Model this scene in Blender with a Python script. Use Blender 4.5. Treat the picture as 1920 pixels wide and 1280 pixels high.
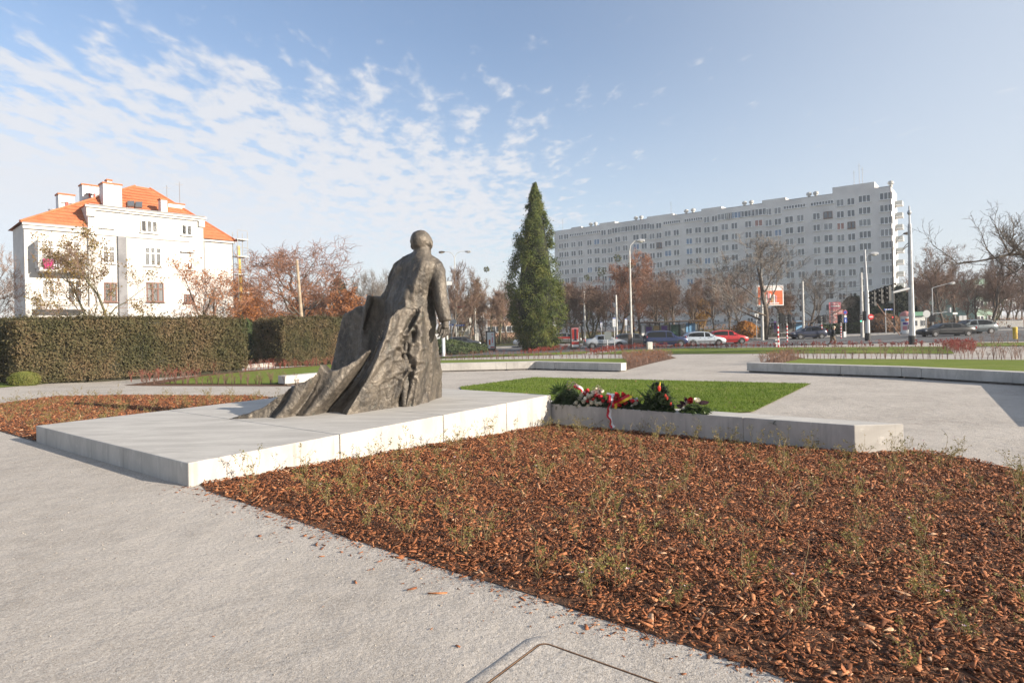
import bpy, bmesh, math, random
import numpy as np
from mathutils import Vector, Matrix, noise

for o in list(bpy.data.objects):
    bpy.data.objects.remove(o)
SC = bpy.context.scene
COL = SC.collection
R = math.radians

# ------------------------------------------------------------------ camera, sky, sun, exposure
EYE = 1.65
FPX = 1150.0            # focal length in pixels of the 1920 px wide photograph
ROLL = R(1.3)
CA, SA = math.cos(ROLL), math.sin(ROLL)
cam = bpy.data.cameras.new('camera')
cam_o = bpy.data.objects.new('camera', cam)
COL.objects.link(cam_o)
cam.sensor_width = 36.0
cam.lens = 36.0 * FPX / 1920.0
cam.shift_y = -30.0 / 1920.0
cam.clip_start = 0.05
cam.clip_end = 9000
cam_o.matrix_world = Matrix(((CA, SA, 0, 0), (0, 0, -1, 0), (-SA, CA, 0, EYE), (0, 0, 0, 1)))
SC.camera = cam_o

SUN_EL = R(18.0)
SUN_AZ = math.atan2(0.909, -0.416)       # clockwise from +Y
sun = bpy.data.lights.new('sun', 'SUN')
sun.energy = 5.0
sun.angle = R(0.5)
sun.color = (1.0, 0.885, 0.735)
sun_o = bpy.data.objects.new('sun', sun)
COL.objects.link(sun_o)
TO_SUN = Vector((math.sin(SUN_AZ) * math.cos(SUN_EL), math.cos(SUN_AZ) * math.cos(SUN_EL), math.sin(SUN_EL)))
sun_o.rotation_euler = TO_SUN.to_track_quat('Z', 'Y').to_euler()

SC.view_settings.view_transform = 'Standard'
SC.view_settings.look = 'None'
SC.view_settings.exposure = 1.03
SC.view_settings.gamma = 1.0
SC.view_settings.use_curve_mapping = False
SC.render.engine = 'CYCLES'
SC.cycles.use_denoising = True
SC.cycles.max_bounces = 6
SC.cycles.transparent_max_bounces = 8
SC.cycles.caustics_reflective = False
SC.cycles.caustics_refractive = False

world = bpy.data.worlds.new('World')
SC.world = world
world.use_nodes = True
wt = world.node_tree
wt.nodes.clear()


class NT:
    """tiny helper to write node trees as nested calls"""
    def __init__(self, t):
        self.t = t

    def n(self, kind, **kw):
        nd = self.t.nodes.new(kind)
        ins = kw.pop('ins', {})
        for k, v in kw.items():
            setattr(nd, k, v)
        for k, v in ins.items():
            self.put(nd.inputs[k], v)
        return nd

    def put(self, sock, v):
        if isinstance(v, bpy.types.NodeSocket):
            self.t.links.new(v, sock)
        elif isinstance(v, bpy.types.Node):
            self.t.links.new(v.outputs[0], sock)
        else:
            sock.default_value = v

    def math(self, op, a, b=0.0, c=0.0, clamp=False):
        nd = self.n('ShaderNodeMath', operation=op, use_clamp=clamp)
        self.put(nd.inputs[0], a)
        self.put(nd.inputs[1], b)
        self.put(nd.inputs[2], c)
        return nd.outputs[0]

    def ramp(self, v, stops):
        nd = self.n('ShaderNodeValToRGB')
        cr = nd.color_ramp
        while len(cr.elements) < len(stops):
            cr.elements.new(0.5)
        for e, (p, c) in zip(cr.elements, stops):
            e.position = p
            e.color = (c[0], c[1], c[2], 1) if not isinstance(c, (int, float)) else (c, c, c, 1)
        self.put(nd.inputs[0], v)
        return nd.outputs[0]

    def noise(self, vec, scale, detail=3, rough=0.55, dist=0.0, out=0):
        nd = self.n('ShaderNodeTexNoise')
        if vec is not None:
            self.put(nd.inputs['Vector'], vec)
        nd.inputs['Scale'].default_value = scale
        nd.inputs['Detail'].default_value = detail
        nd.inputs['Roughness'].default_value = rough
        nd.inputs['Distortion'].default_value = dist
        return nd.outputs[out]

    def mix(self, f, a, b, mode='MIX'):
        nd = self.n('ShaderNodeMix', data_type='RGBA', blend_type=mode)
        self.put(nd.inputs[0], f)
        for s, v in ((nd.inputs[6], a), (nd.inputs[7], b)):
            if isinstance(v, (tuple, list)) and len(v) == 3:
                v = (*v, 1)
            self.put(s, v)
        return nd.outputs[2]

    def maprange(self, v, a, b, c=0.0, d=1.0, smooth=True):
        nd = self.n('ShaderNodeMapRange', interpolation_type='SMOOTHSTEP' if smooth else 'LINEAR', clamp=True) if smooth else self.n('ShaderNodeMapRange')
        self.put(nd.inputs[0], v)
        for i, x in enumerate((a, b, c, d)):
            self.put(nd.inputs[i + 1], x)
        return nd.outputs[0]


def build_world():
    T = NT(wt)
    sky = T.n('ShaderNodeTexSky', sky_type='NISHITA', sun_disc=False)
    sky.sun_elevation = SUN_EL
    sky.sun_rotation = SUN_AZ
    sky.altitude = 120
    sky.air_density = 1.0
    sky.dust_density = 1.2
    sky.ozone_density = 1.6
    tc = T.n('ShaderNodeTexCoord')
    sp = T.n('ShaderNodeSeparateXYZ', ins={0: tc.outputs['Generated']})
    x, y, z = sp.outputs
    zz = T.math('ADD', T.math('MAXIMUM', z, 0.0), 0.035)
    px = T.math('DIVIDE', x, zz)
    py = T.math('DIVIDE', y, zz)
    # high thin cloud sheet: coordinates on a plane overhead
    # rotate so that 'e' grows into the cloud sheet, 'a' runs along its edge
    e = T.math('SUBTRACT', T.math('MULTIPLY', T.math('SUBTRACT', py, 2.5), 0.86), T.math('MULTIPLY', px, 0.505))
    a = T.math('ADD', T.math('MULTIPLY', px, 0.86), T.math('MULTIPLY', T.math('SUBTRACT', py, 2.75), 0.505))
    v = T.n('ShaderNodeCombineXYZ', ins={0: a, 1: e, 2: 0.0})
    big = T.noise(v.outputs[0], 0.9, 3, 0.5)
    v2 = T.n('ShaderNodeCombineXYZ', ins={0: T.math('ADD', T.math('MULTIPLY', px, 10.0), T.math('MULTIPLY', py, 1.5)), 1: T.math('SUBTRACT', T.math('MULTIPLY', py, 5.4), T.math('MULTIPLY', px, 1.5)), 2: 0.3})
    cells = T.noise(v2.outputs[0], 1.0, 3, 0.5, 0.15)
    v3 = T.n('ShaderNodeCombineXYZ', ins={0: T.math('ADD', T.math('MULTIPLY', px, 18.0), T.math('MULTIPLY', py, 3.0)), 1: T.math('SUBTRACT', T.math('MULTIPLY', py, 10.0), T.math('MULTIPLY', px, 3.0)), 2: 1.3})
    fine = T.noise(v3.outputs[0], 1.0, 3, 0.6, 0.4)
    det = T.math('ADD', T.math('MULTIPLY', cells, 0.74), T.math('MULTIPLY', fine, 0.26))
    edge = T.math('ADD', e, T.math('MULTIPLY', T.math('SUBTRACT', big, 0.5), 1.7))
    cov_e = T.maprange(edge, -0.9, 1.1, 0.0, 1.0)
    right = T.maprange(T.math('ADD', px, T.math('MULTIPLY', T.math('SUBTRACT', big, 0.5), 1.5)), -0.5, 1.25, 1.0, 0.0)
    cov = T.math('MULTIPLY', cov_e, right)
    thr = T.math('SUBTRACT', 0.70, T.math('MULTIPLY', cov, 0.31))
    c1 = T.maprange(T.math('SUBTRACT', det, thr), -0.08, 0.15)
    # solid veil deeper inside the sheet and towards the left
    veil = T.math('MULTIPLY', T.maprange(e, 0.3, 2.0, 0.0, 0.86), T.maprange(T.math('ADD', px, T.math('MULTIPLY', T.math('SUBTRACT', big, 0.5), 1.6)), -2.6, 0.1, 1.0, 0.0))
    cl = T.math('MAXIMUM', T.math('MULTIPLY', c1, 0.90), veil)
    # soft haze near the horizon
    hz = T.maprange(z, 0.0, 0.45, 0.60, 0.10)
    far_fade = T.maprange(z, 0.02, 0.20, 0.30, 1.0)
    cl = T.math('MULTIPLY', cl, far_fade)
    base = T.mix(1.0, sky.outputs[0], (0.96, 1.0, 1.07), 'MULTIPLY')
    toward = T.math('ADD', T.math('MULTIPLY', x, 0.909), T.math('MULTIPLY', y, -0.416))
    base = T.mix(T.maprange(toward, -0.45, 0.70, 0.0, 0.85), base, (3.75, 4.0, 4.35))
    base = T.mix(hz, base, (3.8, 4.05, 4.35))
    col = T.mix(cl, base, (4.15, 4.22, 4.45))
    bg = T.n('ShaderNodeBackground', ins={'Color': col, 'Strength': 0.096})
    out = T.n('ShaderNodeOutputWorld')
    wt.links.new(bg.outputs[0], out.inputs[0])


build_world()

# ------------------------------------------------------------------ places: rays of the photograph met with the terrain
U = Vector((0.604, 0.797))      # along the monument's plinth
V = Vector((-0.797, 0.604))     # across it
P0 = Vector((-3.517, 6.6))      # its near corner


def sstep(a, b, x):
    t = min(1.0, max(0.0, (x - a) / (b - a)))
    return t * t * (3 - 2 * t)


def softclamp(s, hi, k=0.5):
    # 0 .. hi with rounded ends
    def sp(v):
        return 0.0 if v < -k else (v if v > k else (v + k) ** 2 / (4 * k))
    return sp(s) - sp(s - hi)


def hgt(x, y):
    s = (x - P0.x) * U.x + (y - P0.y) * U.y
    g1 = -0.05 * softclamp(s, 7.0)
    far = -0.70 + 0.012 * (min(max(x, -14), 60) - 10)
    far *= 0.3 + 0.7 * sstep(-26, -5, x)
    return g1 + far * sstep(24, 60, y)


def hgt_np(x, y):
    def ss(a, b, v):
        t = np.clip((v - a) / (b - a), 0, 1)
        return t * t * (3 - 2 * t)

    def sp(v, k=0.5):
        return np.where(v < -k, 0.0, np.where(v > k, v, (v + k) ** 2 / (4 * k)))
    s = (x - P0.x) * U.x + (y - P0.y) * U.y
    far = (-0.70 + 0.012 * (np.clip(x, -14, 60) - 10)) * (0.3 + 0.7 * ss(-26, -5, x))
    return -0.05 * (sp(s) - sp(s - 7.0)) + far * ss(24, 60, y)


def ray(px, py):
    a = (px - 960) / FPX
    b = (610 - py) / FPX
    return Vector((a * CA + b * SA, 1.0, -a * SA + b * CA))


def P(px, py, Y):
    d = ray(px, py)
    return Vector((d.x * Y, Y, EYE + d.z * Y))


def G(px, py, off=0.0):
    d = ray(px, py)
    Y = 10.0
    for _ in range(60):
        h = hgt(d.x * Y, Y) + off
        Yn = (h - EYE) / d.z if d.z < -1e-4 else 400
        Y = 0.5 * Y + 0.5 * min(max(Yn, 0.5), 400)
    return Vector((d.x * Y, Y, hgt(d.x * Y, Y) + off))


def B(px, Y, off=0.0):
    a = (px - 960) / FPX
    x = a * Y
    for _ in range(6):
        z = hgt(x, Y) + off
        b = ((z - EYE) / Y + a * SA) / CA
        x = (a * CA + b * SA) * Y
    return Vector((x, Y, hgt(x, Y) + off))


def ZT(px, py, Y):
    return P(px, py, Y).z


def uv(s, t, z=0.0):
    q = P0 + U * s + V * t
    return Vector((q.x, q.y, z))


# ------------------------------------------------------------------ materials
def newmat(name):
    m = bpy.data.materials.new(name)
    m.use_nodes = True
    m.node_tree.nodes.clear()
    T = NT(m.node_tree)
    out = T.n('ShaderNodeOutputMaterial')
    b = T.n('ShaderNodeBsdfPrincipled')
    m.node_tree.links.new(b.outputs[0], out.inputs[0])
    return m, T, b


def pmat(name, c1, c2=None, scale=3.0, rough=0.75, bump=0.0, bscale=40.0, metal=0.0, lo=0.35, hi=0.65, detail=4, spec=0.4, c3=None, scale3=0.4, trans=0.0):
    """noise-mottled material, in world units"""
    m, T, b = newmat(name)
    geo = T.n('ShaderNodeNewGeometry')
    pos = geo.outputs['Position']
    if c2 is None:
        b.inputs['Base Color'].default_value = (*c1, 1)
    else:
        f = T.maprange(T.noise(pos, scale, detail, 0.6), lo, hi)
        col = T.mix(f, c1, c2)
        if c3 is not None:
            f3 = T.maprange(T.noise(pos, scale3, 3, 0.6), 0.42, 0.68)
            col = T.mix(f3, col, c3)
        T.put(b.inputs['Base Color'], col)
    b.inputs['Roughness'].default_value = rough
    b.inputs['Metallic'].default_value = metal
    b.inputs['Specular IOR Level'].default_value = spec
    if bump:
        bn = T.n('ShaderNodeBump')
        bn.inputs['Strength'].default_value = bump
        bn.inputs['Distance'].default_value = 0.02
        T.put(bn.inputs['Height'], T.noise(pos, bscale, 4, 0.6))
        T.put(b.inputs['Normal'], bn)
    return m


def leafmat(name, cols, scale=2.0, rough=0.7, fine=25.0, trans=0.25):
    """leaf: colour varies by clump and by leaf, lets some light through"""
    m = bpy.data.materials.new(name)
    m.use_nodes = True
    m.node_tree.nodes.clear()
    T = NT(m.node_tree)
    geo = T.n('ShaderNodeNewGeometry')
    f = T.math('ADD', T.math('MULTIPLY', T.noise(geo.outputs['Position'], scale, 2), 0.55), T.math('MULTIPLY', T.noise(geo.outputs['Position'], fine, 1), 0.45))
    n = len(cols)
    col = T.ramp(f, [(0.32 + 0.36 * i / max(1, n - 1), c) for i, c in enumerate(cols)])
    d = T.n('ShaderNodeBsdfPrincipled')
    T.put(d.inputs['Base Color'], col)
    d.inputs['Roughness'].default_value = rough
    d.inputs['Specular IOR Level'].default_value = 0.25
    tr = T.n('ShaderNodeBsdfTranslucent')
    T.put(tr.inputs[0], col)
    mx = T.n('ShaderNodeMixShader')
    mx.inputs[0].default_value = trans
    T.put(mx.inputs[1], d)
    T.put(mx.inputs[2], tr)
    out = T.n('ShaderNodeOutputMaterial')
    T.put(out.inputs[0], mx)
    return m


M = {}


def flat(name, c, rough=0.6, metal=0.0, spec=0.4):
    if name not in M:
        M[name] = pmat(name, c, None, rough=rough, metal=metal, spec=spec)
    return M[name]


def gravel_material():
    m, T, b = newmat('pale_gravel')
    pos = T.n('ShaderNodeNewGeometry').outputs['Position']
    big = T.maprange(T.noise(pos, 0.55, 4, 0.6), 0.3, 0.7)
    mid = T.maprange(T.noise(pos, 5.0, 5, 0.65), 0.35, 0.72)
    grit = T.noise(pos, 130.0, 3, 0.75)
    c = T.mix(big, (0.35, 0.312, 0.272), (0.475, 0.43, 0.38))
    c = T.mix(T.math('MULTIPLY', mid, 0.55), c, (0.50, 0.455, 0.41))
    c = T.mix(T.maprange(grit, 0.36, 0.49, 0.60, 0.0), c, (0.13, 0.115, 0.10))
    speck = T.noise(pos, 46.0, 4, 0.75)
    c = T.mix(T.maprange(speck, 0.34, 0.49, 0.46, 0.0), c, (0.17, 0.15, 0.13))
    c = T.mix(T.maprange(speck, 0.53, 0.66, 0.0, 0.45), c, (0.66, 0.62, 0.57))
    c = T.mix(T.maprange(grit, 0.54, 0.68, 0.0, 0.6), c, (0.66, 0.64, 0.61))
    damp = T.maprange(T.noise(pos, 1.7, 5, 0.7, 0.6), 0.55, 0.72, 0.0, 0.38)
    c = T.mix(damp, c, (0.25, 0.225, 0.20))
    T.put(b.inputs['Base Color'], c)
    b.inputs['Roughness'].default_value = 0.95
    b.inputs['Specular IOR Level'].default_value = 0.2
    h = T.math('ADD', T.math('MULTIPLY', grit, 0.22), T.math('ADD', T.math('MULTIPLY', T.noise(pos, 24, 4, 0.7), 0.55), T.math('MULTIPLY', T.noise(pos, 4.0, 3), 1.2)))
    bn = T.n('ShaderNodeBump')
    bn.inputs['Strength'].default_value = 0.75
    bn.inputs['Distance'].default_value = 0.02
    T.put(bn.inputs['Height'], h)
    T.put(b.inputs['Normal'], bn)
    return m


def concrete_material(name, a, c, streak=0.5):
    m, T, b = newmat(name)
    geo = T.n('ShaderNodeNewGeometry')
    pos = geo.outputs['Position']
    mp = T.n('ShaderNodeMapping')
    T.put(mp.inputs[0], pos)
    mp.inputs['Rotation'].default_value = (0, 0, R(-53))
    mp.inputs['Scale'].default_value = (0.5, 2.2, 0.7)
    f = T.maprange(T.noise(mp.outputs[0], 1.6, 6, 0.66, 0.5), 0.34, 0.68)
    col = T.mix(f, a, c)
    sc = T.maprange(T.noise(mp.outputs[0], 9.0, 4, 0.7, 0.3), 0.58, 0.74, 0.0, streak)
    col = T.mix(sc, col, tuple(min(0.75, v * 1.45) for v in c))
    # stains running down faces
    mp2 = T.n('ShaderNodeMapping')
    T.put(mp2.inputs[0], pos)
    mp2.inputs['Scale'].default_value = (1, 1, 0.06)
    st = T.maprange(T.noise(mp2.outputs[0], 7.0, 4, 0.65), 0.52, 0.75, 0.0, 0.5)
    sep = T.n('ShaderNodeSeparateXYZ', ins={0: geo.outputs['Normal']})
    side = T.maprange(T.math('ABSOLUTE', sep.outputs[2]), 0.2, 0.7, 1.0, 0.0)
    col = T.mix(T.math('MULTIPLY', st, side), col, tuple(v * 0.55 for v in a))
    pits = T.maprange(T.noise(pos, 55.0, 2, 0.5), 0.70, 0.76, 0.0, 0.45)
    col = T.mix(pits, col, tuple(v * 0.45 for v in a))
    T.put(b.inputs['Base Color'], col)
    b.inputs['Roughness'].default_value = 0.82
    b.inputs['Specular IOR Level'].default_value = 0.35
    bn = T.n('ShaderNodeBump')
    bn.inputs['Strength'].default_value = 0.18
    bn.inputs['Distance'].default_value = 0.01
    T.put(bn.inputs['Height'], T.noise(pos, 60, 4, 0.6))
    T.put(b.inputs['Normal'], bn)
    return m


def bronze_material():
    m, T, b = newmat('weathered_bronze')
    tc = T.n('ShaderNodeNewGeometry')
    pos = tc.outputs['Position']
    mp = T.n('ShaderNodeMapping')
    T.put(mp.inputs[0], pos)
    mp.inputs['Scale'].default_value = (1.6, 1.6, 0.6)
    n1 = T.maprange(T.noise(mp.outputs[0], 2.6, 6, 0.68, 0.6), 0.36, 0.66)
    col = T.mix(n1, (0.066, 0.058, 0.050), (0.175, 0.148, 0.118))
    n2 = T.maprange(T.noise(pos, 7.5, 6, 0.7, 0.8), 0.54, 0.70, 0.0, 0.75)
    col = T.mix(n2, col, (0.25, 0.213, 0.168))
    n3 = T.maprange(T.noise(mp.outputs[0], 4.2, 5, 0.7, 1.0), 0.585, 0.72, 0.0, 0.55)
    col = T.mix(n3, col, (0.105, 0.135, 0.115))
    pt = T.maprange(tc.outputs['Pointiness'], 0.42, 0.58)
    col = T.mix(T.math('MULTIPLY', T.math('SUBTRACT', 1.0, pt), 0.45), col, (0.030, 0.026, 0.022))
    T.put(b.inputs['Base Color'], col)
    b.inputs['Metallic'].default_value = 0.35
    T.put(b.inputs['Roughness'], T.maprange(T.noise(pos, 12, 4), 0.3, 0.7, 0.42, 0.62))
    h = T.math('ADD', T.math('MULTIPLY', T.noise(pos, 11, 5, 0.65, 0.7), 1.0), T.math('MULTIPLY', T.noise(pos, 48, 3, 0.6), 0.25))
    bn = T.n('ShaderNodeBump')
    bn.inputs['Strength'].default_value = 0.7
    bn.inputs['Distance'].default_value = 0.035
    T.put(bn.inputs['Height'], h)
    T.put(b.inputs['Normal'], bn)
    return m


def lawn_material(name, base, dry, dark):
    m, T, b = newmat(name)
    pos = T.n('ShaderNodeNewGeometry').outputs['Position']
    big = T.maprange(T.noise(pos, 0.7, 4, 0.6), 0.35, 0.7)
    mp = T.n('ShaderNodeMapping')
    T.put(mp.inputs[0], pos)
    mp.inputs['Rotation'].default_value = (0, 0, R(-37))
    mp.inputs['Scale'].default_value = (0.35, 3.0, 1)
    streak = T.maprange(T.noise(mp.outputs[0], 1.3, 4, 0.6), 0.4, 0.66)
    fine = T.maprange(T.noise(pos, 38, 3, 0.7), 0.32, 0.66)
    col = T.mix(T.math('MULTIPLY', big, 0.6), base, dry)
    col = T.mix(T.math('MULTIPLY', streak, 0.45), col, dark)
    col = T.mix(T.math('SUBTRACT', 0.75, T.math('MULTIPLY', fine, 0.75)), col, dark)
    T.put(b.inputs['Base Color'], col)
    b.inputs['Roughness'].default_value = 0.9
    b.inputs['Specular IOR Level'].default_value = 0.15
    bn = T.n('ShaderNodeBump')
    bn.inputs['Strength'].default_value = 0.8
    bn.inputs['Distance'].default_value = 0.03
    T.put(bn.inputs['Height'], T.noise(pos, 42, 3, 0.7))
    T.put(b.inputs['Normal'], bn)
    return m


M['gravel'] = gravel_material()
M['concrete'] = concrete_material('pale_concrete', (0.39, 0.37, 0.342), (0.50, 0.478, 0.442))
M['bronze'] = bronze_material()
M['lawn'] = lawn_material('mown_lawn', (0.180, 0.232, 0.036), (0.28, 0.265, 0.080), (0.105, 0.148, 0.022))
M['verge'] = lawn_material('rough_verge', (0.11, 0.12, 0.035), (0.19, 0.15, 0.06), (0.07, 0.07, 0.025))
M['soil'] = pmat('bark_soil', (0.040, 0.020, 0.012), (0.13, 0.060, 0.030), 30, 0.95, 0.9, 60, c3=(0.20, 0.092, 0.045), scale3=9)
M['asphalt'] = pmat('asphalt', (0.075, 0.077, 0.082), (0.12, 0.12, 0.122), 1.5, 0.85, 0.2, 80)
M['paving'] = pmat('grey_paving', (0.21, 0.205, 0.20), (0.29, 0.28, 0.27), 1.2, 0.9, 0.2, 30)
M['white_paint'] = pmat('white_paint', (0.62, 0.62, 0.60), (0.75, 0.75, 0.73), 6, 0.6)


def chip_material():
    """bark pieces: brightness and hue differ from piece to piece (stored per face)"""
    m, T, b = newmat('bark')
    at = T.n('ShaderNodeAttribute', attribute_name='tone')
    pos = T.n('ShaderNodeNewGeometry').outputs['Position']
    col = T.ramp(at.outputs['Fac'], [(0.0, (0.052, 0.020, 0.010)), (0.28, (0.18, 0.064, 0.026)), (0.60, (0.36, 0.130, 0.052)), (0.85, (0.50, 0.215, 0.095)), (1.0, (0.62, 0.39, 0.24))])
    g = T.maprange(T.noise(pos, 90, 4, 0.7), 0.3, 0.7, 0.6, 1.15)
    col = T.mix(1.0, col, T.n('ShaderNodeCombineXYZ', ins={0: g, 1: g, 2: g}).outputs[0], 'MULTIPLY')
    T.put(b.inputs['Base Color'], col)
    b.inputs['Roughness'].default_value = 0.72
    b.inputs['Specular IOR Level'].default_value = 0.35
    bn = T.n('ShaderNodeBump')
    bn.inputs['Strength'].default_value = 0.5
    bn.inputs['Distance'].default_value = 0.006
    T.put(bn.inputs['Height'], T.noise(pos, 140, 3, 0.7))
    T.put(b.inputs['Normal'], bn)
    return m


M['bark_chip'] = chip_material()


# ------------------------------------------------------------------ mesh building
class MB:
    def __init__(self):
        self.v = []
        self.f = []
        self.m = []
        self.cur = 0

    def add(self, vs, fs, mi=None):
        o = len(self.v)
        self.v.extend([tuple(p) for p in vs])
        mi = self.cur if mi is None else mi
        for f in fs:
            self.f.append(tuple(i + o for i in f))
            self.m.append(mi)
        return self

    def box(self, c, s, rz=0.0, mat=None, mi=None, top=1.0):
        hx, hy, hz = s[0] / 2, s[1] / 2, s[2] / 2
        co, si = math.cos(rz), math.sin(rz)
        vs = []
        for z, k in ((-hz, 1.0), (hz, top)):
            for x, y in ((-hx, -hy), (hx, -hy), (hx, hy), (-hx, hy)):
                x *= k
                y *= k
                p = Vector((c[0] + x * co - y * si, c[1] + x * si + y * co, c[2] + z))
                vs.append(mat @ p if mat is not None else p)
        return self.add(vs, [(3, 2, 1, 0), (4, 5, 6, 7), (0, 1, 5, 4), (1, 2, 6, 5), (2, 3, 7, 6), (3, 0, 4, 7)], mi)

    def quad(self, a, b, c, d, mi=None):
        return self.add([a, b, c, d], [(0, 1, 2, 3)], mi)

    def tube(self, pts, rad, n=6, mi=None, cap=True):
        pts = [Vector(p) for p in pts]
        if not isinstance(rad, (list, tuple)):
            rad = [rad] * len(pts)
        vs, fs = [], []
        prev = None
        for i, p in enumerate(pts):
            d = (pts[min(i + 1, len(pts) - 1)] - pts[max(i - 1, 0)])
            if d.length < 1e-9:
                d = Vector((0, 0, 1))
            d.normalize()
            if prev is None:
                a = d.cross(Vector((0.31, 0.17, 0.93)) if abs(d.z) < 0.9 else Vector((1, 0.1, 0)))
            else:
                a = prev - d * prev.dot(d)
                if a.length < 1e-6:
                    a = d.cross(Vector((1, 0.1, 0)))
            a.normalize()
            prev = a
            b = d.cross(a)
            for k in range(n):
                t = 2 * math.pi * k / n
                vs.append(p + (a * math.cos(t) + b * math.sin(t)) * rad[i])
        for i in range(len(pts) - 1):
            for k in range(n):
                k2 = (k + 1) % n
                fs.append((i * n + k, i * n + k2, (i + 1) * n + k2, (i + 1) * n + k))
        if cap:
            fs.append(tuple(range(n - 1, -1, -1)))
            fs.append(tuple((len(pts) - 1) * n + k for k in range(n)))
        return self.add(vs, fs, mi)

    def lathe(self, c, prof, n=16, mi=None):
        """prof: list of (radius, z)"""
        vs, fs = [], []
        for r, z in prof:
            for k in range(n):
                t = 2 * math.pi * k / n
                vs.append((c[0] + r * math.cos(t), c[1] + r * math.sin(t), c[2] + z))
        for i in range(len(prof) - 1):
            for k in range(n):
                k2 = (k + 1) % n
                fs.append((i * n + k, i * n + k2, (i + 1) * n + k2, (i + 1) * n + k))
        fs.append(tuple(range(n - 1, -1, -1)))
        fs.append(tuple((len(prof) - 1) * n + k for k in range(n)))
        return self.add(vs, fs, mi)

    def ball(self, c, r, n=10, m=7, mi=None, sc=(1, 1, 1)):
        vs, fs = [], []
        for j in range(m + 1):
            ph = math.pi * j / m
            for k in range(n):
                t = 2 * math.pi * k / n
                vs.append((c[0] + r * sc[0] * math.sin(ph) * math.cos(t), c[1] + r * sc[1] * math.sin(ph) * math.sin(t), c[2] - r * sc[2] * math.cos(ph)))
        for j in range(m):
            for k in range(n):
                k2 = (k + 1) % n
                fs.append((j * n + k, j * n + k2, (j + 1) * n + k2, (j + 1) * n + k))
        return self.add(vs, fs, mi)

    def prism(self, poly, z0, z1, mi=None):
        """vertical prism over plan polygon (counter-clockwise)"""
        n = len(poly)
        vs = [(p[0], p[1], z0) for p in poly] + [(p[0], p[1], z1) for p in poly]
        fs = [tuple(range(n - 1, -1, -1)), tuple(range(n, 2 * n))]
        for i in range(n):
            j = (i + 1) % n
            fs.append((i, j, n + j, n + i))
        return self.add(vs, fs, mi)

    def mesh(self, name, mats, smooth=False):
        me = bpy.data.meshes.new(name)
        me.from_pydata(self.v, [], self.f)
        if not isinstance(mats, (list, tuple)):
            mats = [mats]
        for m in mats:
            me.materials.append(m)
        if len(mats) > 1:
            me.polygons.foreach_set('material_index', np.array(self.m, dtype=np.int32))
        if smooth:
            me.polygons.foreach_set('use_smooth', np.ones(len(me.polygons), dtype=bool))
        me.update()
        return me

    def build(self, name, mats, parent=None, smooth=False, kind=None, loc=None):
        o = bpy.data.objects.new(name, self.mesh(name, mats, smooth))
        COL.objects.link(o)
        if parent is not None:
            o.parent = parent
        if kind:
            o['kind'] = kind
        if loc is not None:
            o.location = loc
        return o


def bevel(o, w=0.01, seg=2):
    bm = bmesh.new()
    bm.from_mesh(o.data)
    bmesh.ops.bevel(bm, geom=list(bm.edges), offset=w, segments=seg, affect='EDGES', profile=0.5)
    bm.to_mesh(o.data)
    bm.free()
    return o


def thing(name, label, cat, loc=(0, 0, 0), rz=0.0, group=None):
    o = bpy.data.objects.new(name, None)
    o.empty_display_size = 0.2
    COL.objects.link(o)
    o.location = loc
    o.rotation_euler = (0, 0, rz)
    return tag(o, label, cat, group)


def tag(o, label, cat, group=None):
    o['label'] = label
    o['category'] = cat
    if group:
        o['group'] = group
    return o


def kids(o):
    return [c for c in bpy.data.objects if c.parent == o]


def dup(root, tree, loc, rz=None, scale=None, label=None, group=None):
    """copy of a thing and of its parts; tree = {object: [children]}"""
    def cp(o, par):
        c = o.copy()
        COL.objects.link(c)
        c.parent = par
        for ch in tree.get(o, ()):
            cp(ch, c)
        return c
    r = cp(root, None)
    r.location = loc
    if rz is not None:
        r.rotation_euler = (0, 0, rz)
    if scale is not None:
        r.scale = (scale, scale, scale) if isinstance(scale, (int, float)) else scale
    if label:
        r['label'] = label
    if group:
        r['group'] = group
    return r


def raw_mesh(name, verts, faces_flat, nside, mats, attr=None):
    """fast mesh from numpy: verts (n,3), faces (m,nside)"""
    me = bpy.data.meshes.new(name)
    nf = len(faces_flat)
    me.vertices.add(len(verts))
    me.vertices.foreach_set('co', np.ascontiguousarray(verts, dtype=np.float32).ravel())
    me.loops.add(nf * nside)
    me.loops.foreach_set('vertex_index', np.ascontiguousarray(faces_flat, dtype=np.int32).ravel())
    me.polygons.add(nf)
    me.polygons.foreach_set('loop_start', np.arange(0, nf * nside, nside, dtype=np.int32))
    for m in (mats if isinstance(mats, (list, tuple)) else [mats]):
        me.materials.append(m)
    if attr is not None:
        a = me.attributes.new('tone', 'FLOAT', 'FACE')
        a.data.foreach_set('value', np.ascontiguousarray(attr, dtype=np.float32))
    me.update(calc_edges=True)
    return me


def leaf_quads(cent, nrm, size, rng, aspect=0.6):
    """leaf-shaped 4-gons at cent (n,3), facing roughly nrm (n,3)"""
    n = len(cent)
    t = rng.normal(size=(n, 3))
    t -= nrm * np.sum(t * nrm, axis=1, keepdims=True)
    t /= np.linalg.norm(t, axis=1, keepdims=True) + 1e-9
    b = np.cross(nrm, t)
    s = size[:, None] if isinstance(size, np.ndarray) else size
    v = np.empty((n, 4, 3))
    v[:, 0] = cent - t * s * 0.5
    v[:, 1] = cent + b * s * 0.5 * aspect
    v[:, 2] = cent + t * s * 0.5
    v[:, 3] = cent - b * s * 0.5 * aspect
    return v.reshape(-1, 3), np.arange(n * 4).reshape(n, 4)


def link_mesh(name, me, parent=None, kind=None):
    o = bpy.data.objects.new(name, me)
    COL.objects.link(o)
    o.parent = parent
    if kind:
        o['kind'] = kind
    return o


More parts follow.
